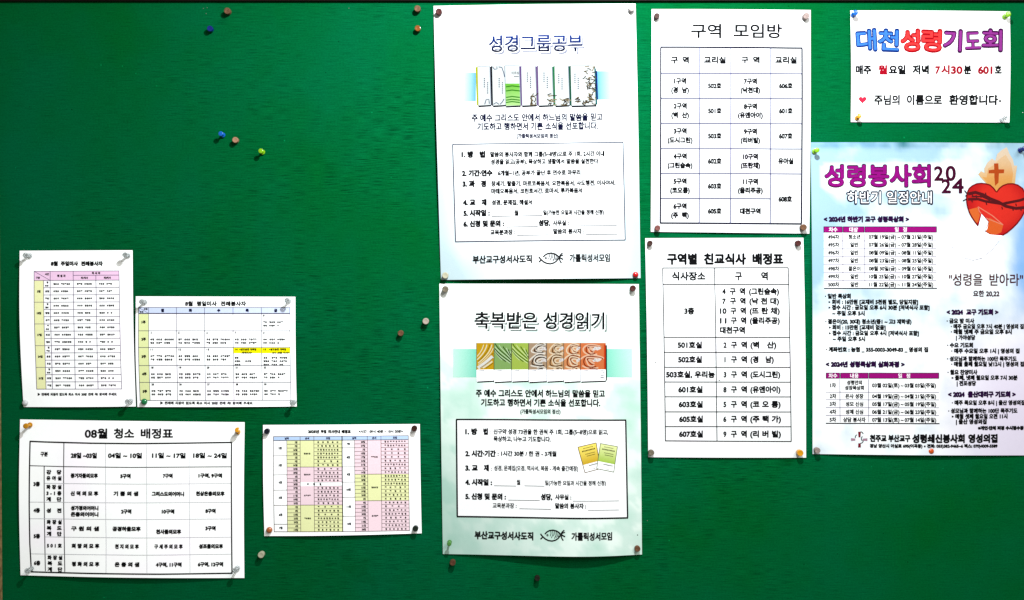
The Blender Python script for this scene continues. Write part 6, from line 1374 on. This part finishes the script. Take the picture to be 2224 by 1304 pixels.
dates(1792, 809.5, [(1792, 1821, '차수'), (1823, 1882.5, '내용'), (1884.5, 2035, '일 정')],
      [('1차', '성령안의|성장묵상회', '03월 02일(토) ~ 03월 03일(주일)'), ('2차', '은사 성장', '04월 19일(금) ~ 04월 21일(주일)'), ('3차', '성모 신심', '05월 17일(금) ~ 05월 19일(주일)'),
       ('4차', '성체 신심', '06월 21일(금) ~ 06월 23일(주일)'), ('5차', '상담 봉사자', '07월 13일(토) ~ 07월 14일(주일)')],
      [851.5, 868, 885, 902], 919, (1807, 1853, 1891, 2029), (809.5, 822), [836.5, 860, 877, 894, 911], 2035)
mr = p.c(75, 10, 25)
p.text('"성령을 받아라"', 2057, 2218, 608, 25, mr, bold=-.002, space=.5)
p.text('요한 20,22', 2110, 2167, 638, 12.5, p.c(60, 25, 40))
p.text('< 2024  교구 기도회 >', 2052, 2165, 678, 11.5, hd, bold=.04)
p.text('< 2024  울산대리구 기도회 >', 2055, 2203, 856, 11.5, hd, bold=.04)
p.text('※개인·단체 피정 수시접수중', 2120, 2221, 929, 7.5, bold=.03)
lg = p.c(130, 30, 45)
for q, c in (([(1861, 937), (1867, 937), (1866, 949), (1862, 949)], lg), ([(1861.5, 962), (1866.5, 962), (1867, 971), (1861, 971)], lg),
             ([(1846, 951), (1855, 952), (1855, 956), (1846, 957)], p.c(185, 140, 160)), ([(1871, 952), (1881, 951), (1881, 957), (1871, 956)], p.c(185, 140, 160))):
    p.poly(q, c, part='emblem', layer=1.4)
for a0, a1, cx, cy in ((2.0, 3.4, 1861, 949), (.2, 1.5, 1866, 943), (4.7, 6.2, 1866, 956), (2.2, 4.0, 1874, 952)):
    p.line([(cx + 6 * math.cos(a0 + (a1 - a0) * k / 6), cy - 6 * math.sin(a0 + (a1 - a0) * k / 6)) for k in range(7)], 1.2, K, part='emblem')
p.text('천주교', 1886, 1922, 951, 14, bold=.03)
p.text('부산교구', 1925.5, 1973, 951, 14, bold=.03)
p.text('성령쇄신봉사회', 1977, 2091, 951.5, 17, bold=.03)
p.text('영성의집', 2099, 2163, 951.5, 17, bold=.03)
p.text('경남 양산시 어실로 695(어곡동) ▪ 전화: 055)382-9465~6 팩스: 070)4009-5589', 1886, 2163, 967.5, 7.5, bold=.008)
p.finish()

# ================================================================== 7. Sunday readers
PK, YL = 0, 0
p = Sheet('sunday_server_roster', 'portrait sheet with a pink headed roster table and yellow first column, at far left', 'notice',
          [(44, 545), (289, 544), (296, 883), (52.5, 884)], 1.15, white=.86, tb=.02, lw=1.2, tilt=-.002, top=1, bot=2.5, left=4, right=2, mid=2, seed=7)
pk, yl, gl = p.c(228, 190, 218), p.c(228, 228, 172), p.c(95, 80, 110)
p.text('8월', 113, 128, 573, 9, bold=.03, part='heading')
p.text('주일미사', 134.5, 172, 573, 9, bold=.03, part='heading')
p.text('전례봉사자', 178.5, 225.5, 573, 9, bold=.03, part='heading')
Q = [(77, 589.8), (260.5, 588.8), (266.5, 844.5), (83, 844.8)]


def TB(Q):
    def f(u, v):
        (a, b, c, d) = Q
        return ((1 - v) * ((1 - u) * a[0] + u * b[0]) + v * ((1 - u) * d[0] + u * c[0]),
                (1 - v) * ((1 - u) * a[1] + u * b[1]) + v * ((1 - u) * d[1] + u * c[1]))
    return f


f = TB(Q)
us = [0, .111, .188, .459, .726, 1]
hv = .078
p.patch([f(0, 0), f(1, 0), f(1, hv), f(0, hv)], pk, part='header_fill')
p.patch([f(0, hv), f(us[1], hv), f(us[1], 1), f(0, 1)], yl, part='column_fill')
p.box([f(0, 0), f(1, 0), f(1, 1), f(0, 1)], .9, gl)
for u in us[1:5]:
    v0 = hv if u == us[1] else (.036 if u == us[4] else 0)
    p.line([f(u, v0), f(u, 1)], .9, gl)
p.line([f(us[3], .036), f(1, .036)], .9, gl)
p.line([f(0, 0), f(us[2], hv)], .7, gl)
rv = [hv + (1 - hv) * k / 15 for k in range(16)]
for k in range(15):
    p.line([f(0 if k % 3 == 0 else us[1], rv[k]), f(1, rv[k])], .8, gl)
for s, u, v, h in (('시간', .15, .025, 4.4), ('구분', .045, .055, 4.4), ('해 설 자', .32, .04, 5), ('독 서 자', .73, .018, 5), ('제1독서', .59, .058, 4.4), ('제2독서', .86, .058, 4.4)):
    x, y = f(u, v)
    p.text(s, 0, 0, y, h, centre=(x, .95), bold=.04)
for g in range(5):
    x, y = f(.055, rv[g * 3] + .093)
    p.text(['3일', '10일', '17일', '24일', '31일'][g], 0, 0, y, 5, centre=(x, .95), bold=.04)
R = random.Random(71)
for k in range(15):
    vm = (rv[k] + rv[k + 1]) / 2 if k < 15 else 0
    x, y = f(us[1] + .012, vm)
    if k % 3 == 0:
        p.marks('x', x + 4, y - 3.6, 4)
        p.marks('xx', x + 1, y + 3.6, 3.8)
    else:
        p.marks('xx', x + 1, y, 4.4)
    for c_, u0 in enumerate((.225, .50, .76)):
        x, y = f(u0, vm)
        p.marks('xxx ' + R.choice(['xxxx', 'xxxx', 'xxx', 'x x'] if c_ else ['xxxx', 'xxxxx', 'xxxx']), x, y, 4.0, pitch=1.02)
p.text('▶ 전례에 차질이 없도록 최소 미사 20분 전에 꼭! 참석해 주세요.', 85, 257, 856, 5.6, bold=.03, space=.42)
p.finish()

# ================================================================== 8. weekday readers
p = Sheet('weekday_server_roster', 'landscape calendar roster with two bright yellow highlighted cells, beside the pink headed sheet', 'notice',
          [(296, 644), (642, 645), (645, 883), (299.5, 884)], 1.35, white=.86, tb=.02, lw=1.2, tilt=.001, top=1, bot=2, left=3, right=2, mid=2, seed=8)
gl = p.c(70, 65, 90)
for s, x0, x1 in (('8월', 404, 420.5), ('평일미사', 429, 472.5), ('전례봉사자', 481, 536)):
    p.text(s, x0, x1, 659.8, 9.6, bold=.02)
Q = [(302.7, 667.8), (630.7, 668), (633, 869), (306, 869.5)]
f = TB(Q)
us = [0, .067, .251, .437, .625, .812, 1]
vs = [0, .066, .252, .431, .625, .806, 1]
p.patch([f(0, 0), f(1, 0), f(1, vs[1]), f(0, vs[1])], p.c(205, 215, 242), part='header_fill')
p.patch([f(0, vs[1]), f(us[1], vs[1]), f(us[1], 1), f(0, 1)], p.c(226, 232, 168), part='column_fill')
p.patch([f(us[4], vs[3]), f(1, vs[3]), f(1, vs[3] + .062), f(us[4], vs[3] + .062)], p.c(252, 240, 0), part='highlighted_cells')
p.box([f(0, 0), f(1, 0), f(1, 1), f(0, 1)], .9, gl)
for u in us[1:6]:
    p.line([f(u, 0), f(u, 1)], .8, gl)
for i, v in enumerate(vs[1:6]):
    p.line([f(0, v), f(1, v)], 1.6 if i == 0 else .9, gl)
p.line([f(0, 0), f(us[1], vs[1])], .6, gl)
for k, s in enumerate('월화수목금'):
    x, y = f((us[k + 1] + us[k + 2]) / 2, .033)
    p.text(s, 0, 0, y, 6.4, p.c(20, 20, 50), centre=(x, 1), bold=.05)
for s, u, v in (('요일', .047, .018), ('주차', .02, .05)):
    x, y = f(u, v)
    p.text(s, 0, 0, y, 4, centre=(x, 1), bold=.04)
num = [['', '', '', '', '1'], ['4', '5', '6', '7', '8'], ['11', '12', '13', '14', '15'], ['18', '19', '20', '21', '22'], ['25', '26', '27', '28', '29']]
R = random.Random(81)
for j in range(5):
    vt = vs[j + 1]
    x, y = f(.034, (vt + vs[j + 2]) / 2)
    p.text('%d주' % (j + 1), 0, 0, y, 6.2, centre=(x, .95), bold=.04)
    for i in range(5):
        if not num[j][i]: continue
        u0 = us[i + 1] + .012
        x, y = f(u0, vt + .021)
        p.text(num[j][i], x, x + 2.8 * len(num[j][i]), y, 4.6, bold=.03)
        if j == 2 and i == 3:
            p.text('<성모승천 대축일', x + 9, x + 46, y, 4.6, bold=.03)
            p.text('-저녁미사>', x + 13, x + 37, y + 7, 4.4, bold=.03)
            for k, yy in enumerate((18, 25.4, 32.8)):
                p.marks(['xx', 'xxx', 'xxx'][k], x - 1, y + yy, 4.3)
            p.marks('xxx', x + 22, y + 25.4, 4.3)
        elif j == 2 and i == 4:
            p.text('<성모승천 대축일', x + 12, x + 49, y, 4.6, bold=.03)
            p.text('- 10시 30분 미사>', x + 14, x + 56, y + 7, 4.4, bold=.03)
            for k, yy in enumerate((18, 25.4, 32.8)):
                p.marks(['xx  xxx xxxx', 'xxx xxx xxxx', 'xxx xxx xx'][k], x, y + yy, 4.3)
        else:
            p.marks('xx xxx ' + R.choice(['xxxx', 'xxxxx', 'xxx']), x, y + 14.4, 4.3)
            p.marks('xx xxx ' + (R.choice(['xxxx', 'xxx', 'xxxx']) if i != 4 else 'x'), x, y + 21.8, 4.3)
p.text('▶ 전례에 지장이 없도록 최소 미사 20분 전에 꼭! 참석해 주세요.', 350, 552, 875, 5.8, bold=.03, space=.42)
p.finish()

# ================================================================== 9. cleaning
p = Sheet('cleaning_roster', 'large landscape sheet with a thick black bordered table, in the bottom left corner', 'notice',
          [(45, 911), (532, 917), (531.5, 1255), (46, 1249)], 1.3, white=.86, tb=.02, lw=1.2, tilt=.006, top=1.5, bot=4.5, left=3, right=2.5, mid=2.5, seed=9)
for s, x0, x1 in (('08월', 187, 236), ('청소', 250, 294), ('배정표', 308.5, 378)):
    p.text(s, x0, x1, 941, 20, bold=.018)
Q = [(68, 958.5), (504.5, 960.5), (505.5, 1244), (70.5, 1241)]
f = TB(Q)
q = [f(0, 0), f(1, 0), f(1, 1), f(0, 1)]
p.line([(67, 958), (100, 959.5), (200, 962), (300, 962.8), (400, 961.8), (505.5, 960.5)], 2.4)
p.line([(69.5, 1241), (200, 1243), (350, 1244.4), (506.5, 1244)], 2.4)
p.line([(68, 958), (67.5, 1100), (68, 1180), (70.5, 1241)], 2.2)
p.line([(504.3, 960), (505, 1100), (505.3, 1244)], 2.2)
lg = p.c(205, 205, 210)
dg = p.c(40, 40, 45)
p.line([(69, 1010.5), (142, 1012.5), (290, 1014.3), (400, 1013.5), (503, 1013)], 1.3, dg)
p.line([(99.4, 1012), (100, 1120), (101.5, 1239)], 1.4, dg)
p.line([(141.5, 961), (142, 1100), (144.5, 1240)], 1.4, dg)
for x in (232, 320.5, 412.8):
    p.line([(x, 964), (x + 3, 1241)], .8, lg)
for y, x0 in ((1049.5, 100), (1090, 69), (1126, 69), (1165.5, 102), (1202.5, 69)):
    p.line([(x0, y - 1), (300, y + .8), (503, y - .4)], .9, lg)
H = 9.2
p.text('구분', 91, 107, 985.5, H, bold=.03)
for s, x0, x1 in (('28일 ~03일', 157, 213.5), ('04일 ~ 10일', 238, 311), ('11일 ~ 17일', 333, 405.5), ('18일 ~ 24일', 422, 494.5)):
    p.text(s, x0, x1, 988.5, 10.8, bold=.03)
for s, y in (('3층', 1050), ('4층', 1107), ('5층', 1163), ('6층', 1221.5)):
    p.text(s, 76.5, 90.5, y, H, bold=.03)
for s, y, o in (('강   당', 1024.5, 0), ('유 아 실', 1037.5, 0), ('화 장 실', 1056.5, 0), ('3 - 1 층', 1070, 0), ('계   단', 1083, 0), ('성   전', 1107.5, 0), ('화 장 실', 1132.5, .5),
                ('복   도', 1145.5, .5), ('계   단', 1158, .5), ('5 0 1 호', 1183.5, .8), ('화 장 실', 1209.5, 2), ('복   도', 1222, 2), ('계   단', 1235, 2)):
    p.text(s, 104.5 + o, 137 + o, y, 8.6, bold=.03, space=.35)
for s, x, w, y in (('증거자들의모후', 186.5, 59, 1032), ('신 덕 의 모 후', 187, 60, 1070.5), ('성가정의어머니', 187.5, 60, 1102), ('은총의어머니', 187.5, 60, 1115.5),
                   ('구 원 의 샘', 188.5, 60, 1146.5), ('희 망 의 모 후', 189.5, 60, 1184), ('평 화 의 모 후', 190, 60, 1223),
                   ('5구역', 275.5, 22, 1033), ('기 쁨 의 샘', 276.5, 53, 1071), ('2구역', 277.5, 22, 1109.5), ('공경하올모후', 278.5, 61, 1147), ('천 지 의 모 후', 279.5, 52, 1185), ('은 총 의 샘', 280, 53, 1223.5),
                   ('7구역', 367, 21, 1032.5), ('그리스도의어머니', 367.5, 70, 1071.5), ('10구역', 368, 27, 1109.5), ('천사들의모후', 369.5, 54, 1153), ('구 세 주 의 모 후', 369.5, 61, 1185), ('4구역, 11구역', 370, 55, 1224),
                   ('1구역, 9구역', 459, 51, 1032), ('천상은총의모후', 459, 62, 1071), ('8구역', 459.5, 22, 1108.5), ('3구역', 459.5, 22, 1146), ('성조들의모후', 460.5, 52, 1185), ('6구역, 12구역', 459.5, 54, 1224)):
    p.text(s, x - w / 2, x + w / 2, y, 8.8, bold=.035)
p.finish()

# ================================================================== 10. Mass guides
p = Sheet('mass_guide_roster', 'small landscape sheet with a dense yellow and pink banded date table, lower middle left', 'notice',
          [(572, 923), (912, 921), (916, 1158), (575, 1164)], 1.3, white=.86, tb=.02, lw=1.2, tilt=-.004, top=1, bot=3.5, left=2.5, right=2, mid=2, seed=10)
for s, x0, x1 in (('2025년', 670, 694), ('주일', 697.5, 710), ('미사안내', 714, 739.5), ('배정표', 743, 763)):
    p.text(s, x0, x1, 937, 6.8, bold=.035)
p.text('<시간 : 09시 40분 ~ 10시 20분>', 780, 876, 936.5, 6.4, bold=.02)
Q = [(595, 947.8), (887.5, 945.8), (890, 1151.5), (597, 1154)]
f = TB(Q)
HB = .042
row = lambda k: HB + (1 - HB) * k / 24
ul = [0, .099, .198, .300, .509]
ur = [.509, .601, .696, .797, 1]
yl, pk, bl2 = p.c(226, 228, 170), p.c(236, 208, 216), p.c(178, 200, 232)
gl = p.c(90, 75, 75)
p.patch([f(0, 0), f(1, 0), f(1, HB), f(0, HB)], bl2, part='header_fill')
for us_, bands, months, days, seed in ((ul, [(0, 7, yl), (7, 17, pk), (17, 24, yl)], [('2월', 4), ('3월', 5), ('4월', 4), ('5월', 4), ('6월', 5), ('7월', 2)],
                                  [2, 9, 16, 23, 2, 9, 16, 23, 30, 6, 13, 20, 27, 4, 11, 18, 25, 1, 8, 15, 22, 29, 6, 13], 1),
                                 (ur, [(0, 9, pk), (9, 16, yl), (16, 24, pk)], [('7월', 2), ('8월', 5), ('9월', 4), ('10월', 4), ('11월', 5), ('12월', 4)],
                                  [20, 27, 3, 10, 17, 24, 31, 7, 14, 21, 28, 5, 12, 19, 26, 2, 9, 16, 23, 30, 7, 14, 21, 28], 2)):
    R = random.Random(seed)
    for a, b, c in bands:
        p.patch([f(us_[1], row(a)), f(us_[4], row(a)), f(us_[4], row(b)), f(us_[1], row(b))], c, part='band_fill#%d%d' % (seed, a))
        k = (a + b) / 2 if not (seed == 1 and a == 7) else 9
        x, y = f((us_[2] + us_[3]) / 2, row(k))
        p.marks('xxxx', x - 7, y, 3.6)
        if seed == 1 and a == 7:
            x, y = f((us_[2] + us_[3]) / 2, row(14.5))
            p.marks('xxxx', x - 7, y, 3.6)
        p.line([f(us_[2], row(a)), f(us_[3], row(a))], .9, gl)
    if seed == 1:
        p.patch([f(us_[2], row(11)), f(us_[4], row(11)), f(us_[4], row(12)), f(us_[2], row(12))], p.white, layer=.5)
        x, y = f(.30, row(11.5))
        p.text('부   활   절', 0, 0, y, 4.4, centre=(x, 1), bold=.03, space=.6)
    for u in us_[(0 if seed == 1 else 1):4]:
        p.line([f(u, 0 if us_.index(u) != 1 else HB), f(u, 1)], .8, gl)
    k = 0
    for m, n in months:
        x, y = f((us_[0] + us_[1]) / 2, row(k + n / 2))
        p.text(m, 0, 0, y, 5, centre=(x, .95), bold=.035)
        k += n
        p.line([f(us_[0], row(k)), f(us_[1], row(k))], .8, gl)
    for k, d in enumerate(days):
        x, y = f(us_[1] + .072, row(k + .5))
        s = '%d일' % d
        p.text(s, x - 3.4 * len(s) + 3, x + 2, y, 4.6, bold=.025)
        p.line([f(us_[1], row(k)), f(us_[2], row(k))], .7, gl)
        p.line([f(us_[3], row(k)), f(us_[4], row(k))], .7, gl)
        if seed == 1 and k == 11: continue
        n = R.choice([4, 5, 5, 6, 6, 7, 8])
        x0, y0 = f(us_[3] + .025, row(k + .5))
        for i in range(n):
            p.marks('x', x0 + 42 * i / (n - 1), y0, 4.0)
for s, u in (('날짜', .1), ('순서', .25), ('모임', .405), ('날짜', .6), ('순서', .747), ('모임', .9)):
    x, y = f(u, HB / 2)
    p.text(s, 0, 0, y, 4.6, p.c(20, 20, 70), centre=(x, .95), bold=.04)
p.line([f(.509, 0), f(.509, 1)], 1.7, p.c(30, 25, 30), layer=1.7)
p.line([f(0, HB), f(1, HB)], 1.0, p.c(40, 40, 60))
p.box([f(0, 0), f(1, 0), f(1, 1), f(0, 1)], 1.0, gl)
p.finish()

bpy.data.objects.remove(gobj)
bpy.data.curves.remove(gcurve)


# ------------------------------------------------------------------ pins
def lathe(name, prof, mat, n=24):
    """profile of (radius, height) in board units, along local z"""
    bm = bmesh.new()
    rings = []
    for r, z_ in prof:
        rings.append([bm.verts.new((r * S * math.cos(2 * math.pi * k / n), r * S * math.sin(2 * math.pi * k / n), z_ * S)) for k in range(n)])
    for a, b in zip(rings, rings[1:]):
        for k in range(n):
            bm.faces.new((a[k], a[(k + 1) % n], b[(k + 1) % n], b[k]))
    bm.faces.new(rings[0][::-1])
    bm.faces.new(rings[-1])
    bmesh.ops.recalc_face_normals(bm, faces=bm.faces)
    for fc in bm.faces:
        fc.smooth = True
    for e in bm.edges:
        if len(e.link_faces) == 2 and e.calc_face_angle(0) > 0.7:
            e.smooth = False
    me = bpy.data.meshes.new(name)
    bm.to_mesh(me)
    bm.free()
    me.materials.append(mat)
    return me


MATS = {}


def pmat(c, trans=0.0, rough=0.2):
    k = (c, trans, rough)
    if k not in MATS:
        MATS[k] = make_plastic('clear_pin_plastic' if trans else 'pin_plastic', tuple(v * (1 if trans else .42) for v in rgb(*c)), rough, trans)
    return MATS[k]


def wmat(c):
    k = ('w', c)
    if k not in MATS:
        MATS[k] = make_wood('turned_pin_wood', tuple(v * .14 for v in rgb(*c)), tuple(v * .42 for v in rgb(*c)), (160, 160, 500))
    return MATS[k]


MC = {}


def shared(kind, part, prof, mat):
    k = (kind, part, mat.name)
    if k not in MC:
        MC[k] = lathe(part, prof, mat)
    return MC[k]


SHAPES = {
    # tall push pin: flat cap, waisted grip, collar
    'push': (20.0, [('cap', [(4.6, 16.6), (5.7, 17.0), (5.9, 18.0), (5.6, 19.3), (4.6, 19.9), (0.5, 19.7)]),
                    ('grip', [(5.0, 16.7), (4.0, 16.2), (2.9, 14.0), (2.5, 11.0), (2.7, 8.0), (3.4, 5.6), (3.8, 5.0)]),
                    ('collar', [(3.7, 5.05), (5.4, 4.7), (5.7, 4.0), (5.3, 3.2), (2.2, 2.7), (0.8, 2.5)])]),
    # short turned barrel
    'barrel': (12.5, [('head', [(5.6, 3.4), (6.6, 4.0), (6.8, 5.0), (6.5, 8.5), (6.9, 11.0), (6.6, 12.2), (5.6, 12.6), (4.2, 12.2), (0.6, 12.0)]),
                      ('collar', [(2.6, 3.5), (3.2, 3.0), (3.0, 1.9), (0.9, 1.7)])]),
    # round-headed tack
    'dome': (8.5, [('head', [(3.4, 1.7), (6.0, 2.2), (6.7, 3.4), (6.5, 5.2), (5.4, 7.0), (3.4, 8.3), (1.2, 8.8)]),
                   ('collar', [(2.4, 1.75), (2.4, 1.1), (0.8, 1.0)])]),
}


def pin(kind, hx, hy, mat, label, lift=1.8, tip=None, group='pins stuck in the notice board', sc=1.0):
    H_, parts = SHAPES[kind]
    H_ = H_ * sc
    kf = 1 - (H_ + lift) / VIEW
    h3 = (CX + (hx - CX) * kf, CY + (hy - CY) * kf)
    t3 = tip or h3
    o = bpy.data.objects.new({'push': 'push_pin', 'barrel': 'wooden_pin', 'dome': 'round_head_tack'}[kind] if mat.name.startswith('turned') or kind != 'barrel' else 'barrel_pin', None)
    col.objects.link(o)
    o.location = W(t3[0], t3[1], lift)
    d = W(h3[0], h3[1], lift + H_) - o.location
    o.rotation_euler = d.to_track_quat('Z', 'Y').to_euler()
    o.scale = (sc, sc, sc)
    tag(o, label, 'pin', group)
    for nm, prof in parts:
        mesh_obj(nm, shared(kind, nm, prof, mat), o)
    mesh_obj('needle', shared(kind, 'needle', [(0.75, 3.6 if kind == 'push' else 2.2), (0.75, 0.0), (0.7, -5.0), (0.1, -9.0)], STEEL), o)
    return o


CLEAR = pmat((236, 240, 240), .85, .12)
BROWN, DBROWN, TAN, MAROON = wmat((150, 105, 75)), wmat((88, 52, 44)), wmat((190, 150, 115)), wmat((105, 48, 44))
LIME, BLUE, NAVY, AMBER, ORANGE = pmat((150, 212, 30)), pmat((20, 108, 210)), pmat((12, 40, 130)), pmat((250, 170, 20)), pmat((238, 95, 25))
GREEN, RED, CREAM, PEACH, GREYTAN = pmat((20, 140, 80)), pmat((215, 10, 20)), pmat((215, 210, 180)), pmat((195, 145, 115)), wmat((160, 148, 125))
DGREEN, LGREEN, PINKISH, ROSE = pmat((25, 40, 30)), pmat((95, 160, 75)), wmat((205, 180, 172)), wmat((160, 95, 88))
PALE, AMBCLR = pmat((205, 188, 172)), pmat((150, 82, 30), 0, .2)

# loose pins in the cloth
pin('barrel', 493, 23.5, BROWN, 'tan brown wooden pin at the top edge above the dark blue pin', .3)
pin('barrel', 455.5, 62, NAVY, 'dark navy blue barrel pin alone on bare cloth, upper left', .3, sc=.92)
pin('push', 479, 290.5, BLUE, 'bright blue push pin on bare cloth left of the peach pin', .3, sc=.9)
pin('barrel', 510.5, 304, PEACH, 'peach barrel pin between the bright blue and lime pins on bare cloth', .3, sc=.92)
pin('push', 566, 328, LIME, 'lime green push pin on bare cloth right of the peach pin', .3, sc=.9)
pin('barrel', 906.5, 18.5, BROWN, 'brown wooden pin just left of the upper poster, the higher of two', .3)
pin('barrel', 907, 61.5, AMBCLR, 'glossy amber brown pin just left of the upper poster, the lower of two', .3, sc=.92)
pin('barrel', 924.5, 698, PALE, 'glossy pale pin on bare cloth left of the swirl book poster', .3)
pin('barrel', 870, 724, BROWN, 'dull brown wooden pin on bare cloth below left of the pale pin', .3, sc=.9)
pin('barrel', 566.5, 1206, CREAM, 'cream barrel pin on bare cloth under the small banded date table', .3)
pin('barrel', 983, 1223, wmat((130, 85, 60)), 'brown pin under the bottom left corner of the mint poster', .3, sc=.92)
pin('barrel', 1167, 1257, wmat((45, 45, 32)), 'blackish pin low on bare cloth below the mint poster', .3, sc=.85)
# upper poster
pin('barrel', 953, 25, MAROON, 'dark maroon wooden pin in the top left corner of the upper poster')
pin('barrel', 1372.5, 17.5, wmat((228, 215, 210)), 'glossy pale pin in the top right corner of the upper poster', sc=.98)
pin('barrel', 967, 598.5, CREAM, 'cream pin in the bottom left corner of the upper poster')
pin('dome', 1381, 597, RED, 'shiny red round tack in the bottom right corner of the upper poster', sc=.95)
# lower poster
pin('barrel', 967, 628.5, GREYTAN, 'grey tan wooden pin in the top left corner of the mint poster')
pin('barrel', 1375, 626.5, MAROON, 'dark reddish brown pin in the top right corner of the mint poster', sc=.95)
pin('push', 975.5, 1182, LGREEN, 'green push pin in the bottom left corner of the mint poster', sc=.85)
pin('barrel', 1385, 1193, BROWN, 'brown wooden pin in the bottom right corner of the mint poster', sc=.9)
# room numbers
pin('barrel', 1427, 34.5, DBROWN, 'dark brown pin in the top left corner of the room number sheet', sc=.9)
pin('barrel', 1751.5, 34.5, PINKISH, 'pale pinkish pin in the top right corner of the room number sheet')
pin('barrel', 1428.5, 495.5, ROSE, 'reddish pin in the bottom left corner of the room number sheet', sc=.9)
pin('barrel', 1746, 494, BROWN, 'brown pin in the bottom right corner of the room number sheet')
# meal places
pin('barrel', 1412, 528.5, DBROWN, 'dark brown pin in the top left corner of the bold headed meal sheet', sc=.85)
pin('barrel', 1734.5, 528.5, MAROON, 'dark maroon pin in the top right corner of the bold headed meal sheet', sc=.92)
pin('barrel', 1415, 984, GREYTAN, 'grey tan pin in the bottom left corner of the bold headed meal sheet', sc=.92)
pin('barrel', 1738.5, 984.5, AMBER, 'glossy amber pin in the bottom right corner of the bold headed meal sheet')
# prayer card
pin('push', 1858, 27.5, BLUE, 'blue push pin in the top left corner of the bubble lettered sheet', tip=(1852, 34))
pin('push', 2190, 31, LIME, 'lime push pin in the top right corner of the bubble lettered sheet', tip=(2180, 38))
pin('push', 1866, 252, AMBER, 'amber push pin in the bottom left corner of the bubble lettered sheet', sc=.9, tip=(1860, 258))
pin('push', 2185, 256, CLEAR, 'clear push pin in the bottom right corner of the bubble lettered sheet', sc=.9)
# retreat poster
pin('push', 1775, 326, LIME, 'lime push pin in the top left corner of the red heart poster', sc=.95)
pin('push', 2227, 323, NAVY, 'dark pin cut by the photo edge, top right corner of the red heart poster')
pin('barrel', 1776, 979, PINKISH, 'pale pinkish tan pin in the bottom left corner of the red heart poster', sc=.92)
pin('dome', 2024, 981, ORANGE, 'orange round tack at the bottom middle of the red heart poster')
# rosters
pin('push', 54, 555, CLEAR, 'clear push pin in the top left corner of the pink headed roster')
pin('push', 270.5, 554, CLEAR, 'clear push pin in the top right corner of the pink headed roster')
pin('dome', 52, 876, pmat((240, 240, 240), .0, .15), 'white tack on the bottom left corner of the pink headed roster', sc=.9)
pin('push', 276, 873.5, CLEAR, 'clear push pin in the bottom right corner of the pink headed roster')
pin('push', 307, 656, CLEAR, 'clear push pin in the top left corner of the calendar roster')
pin('push', 623, 653, CLEAR, 'clear push pin in the top right corner of the calendar roster')
pin('dome', 311, 873.5, GREEN, 'shiny green tack in the bottom left corner of the calendar roster')
pin('push', 634, 875, CLEAR, 'clear push pin in the bottom right corner of the calendar roster')
pin('push', 55, 926, AMBER, 'amber push pin in the top left corner of the cleaning roster')
pin('push', 515.5, 933, AMBER, 'amber push pin in the top right corner of the cleaning roster', tip=(518, 939))
pin('push', 58, 1241, CLEAR, 'clear push pin in the bottom left corner of the cleaning roster')
pin('push', 510, 1240, CLEAR, 'clear push pin in the bottom right corner of the cleaning roster')
pin('barrel', 579, 937.5, NAVY if False else pmat((14, 16, 40)), 'blackish navy pin in the top left corner of the banded date table sheet', sc=.88)
pin('barrel', 899.5, 931.5, DBROWN, 'dark brown pin in the top right corner of the banded date table sheet', sc=.92)
pin('dome', 583.5, 1153, pmat((205, 115, 60)), 'orange tan round tack in the bottom left corner of the banded date table sheet')
pin('barrel', 902, 1149, DGREEN, 'black green pin in the bottom right corner of the banded date table sheet', sc=.92)

# small bits of staple and pin holes left in the cloth
for i, (x, y) in enumerate(((442, 19), (450, 17.5), (448, 30), (758, 18.5), (2221, 245), (2147, 1131) if False else (1406, 1131))):
    me = box_mesh('staple', -0.0008, 0.0008, -0.0006, 0.0004, -0.0004, 0.0004, STEEL)
    o = mesh_obj('staple', me)
    o.location = W(x, y, 0)
    o.rotation_euler = (0, i * 0.7, 0)
    tag(o, ['tiny staple left of the tan top pin, leftmost of a cluster', 'tiny staple left of the tan top pin, topmost of a cluster', 'tiny staple below the other two left of the tan top pin',
            'lone tiny staple near the top edge between tan and brown pins', 'tiny staple at the right edge beside the bubble lettered sheet', 'tiny staple right of the mint poster near its lower corner'][i],
        'staple', 'bits of staple left in the cloth')
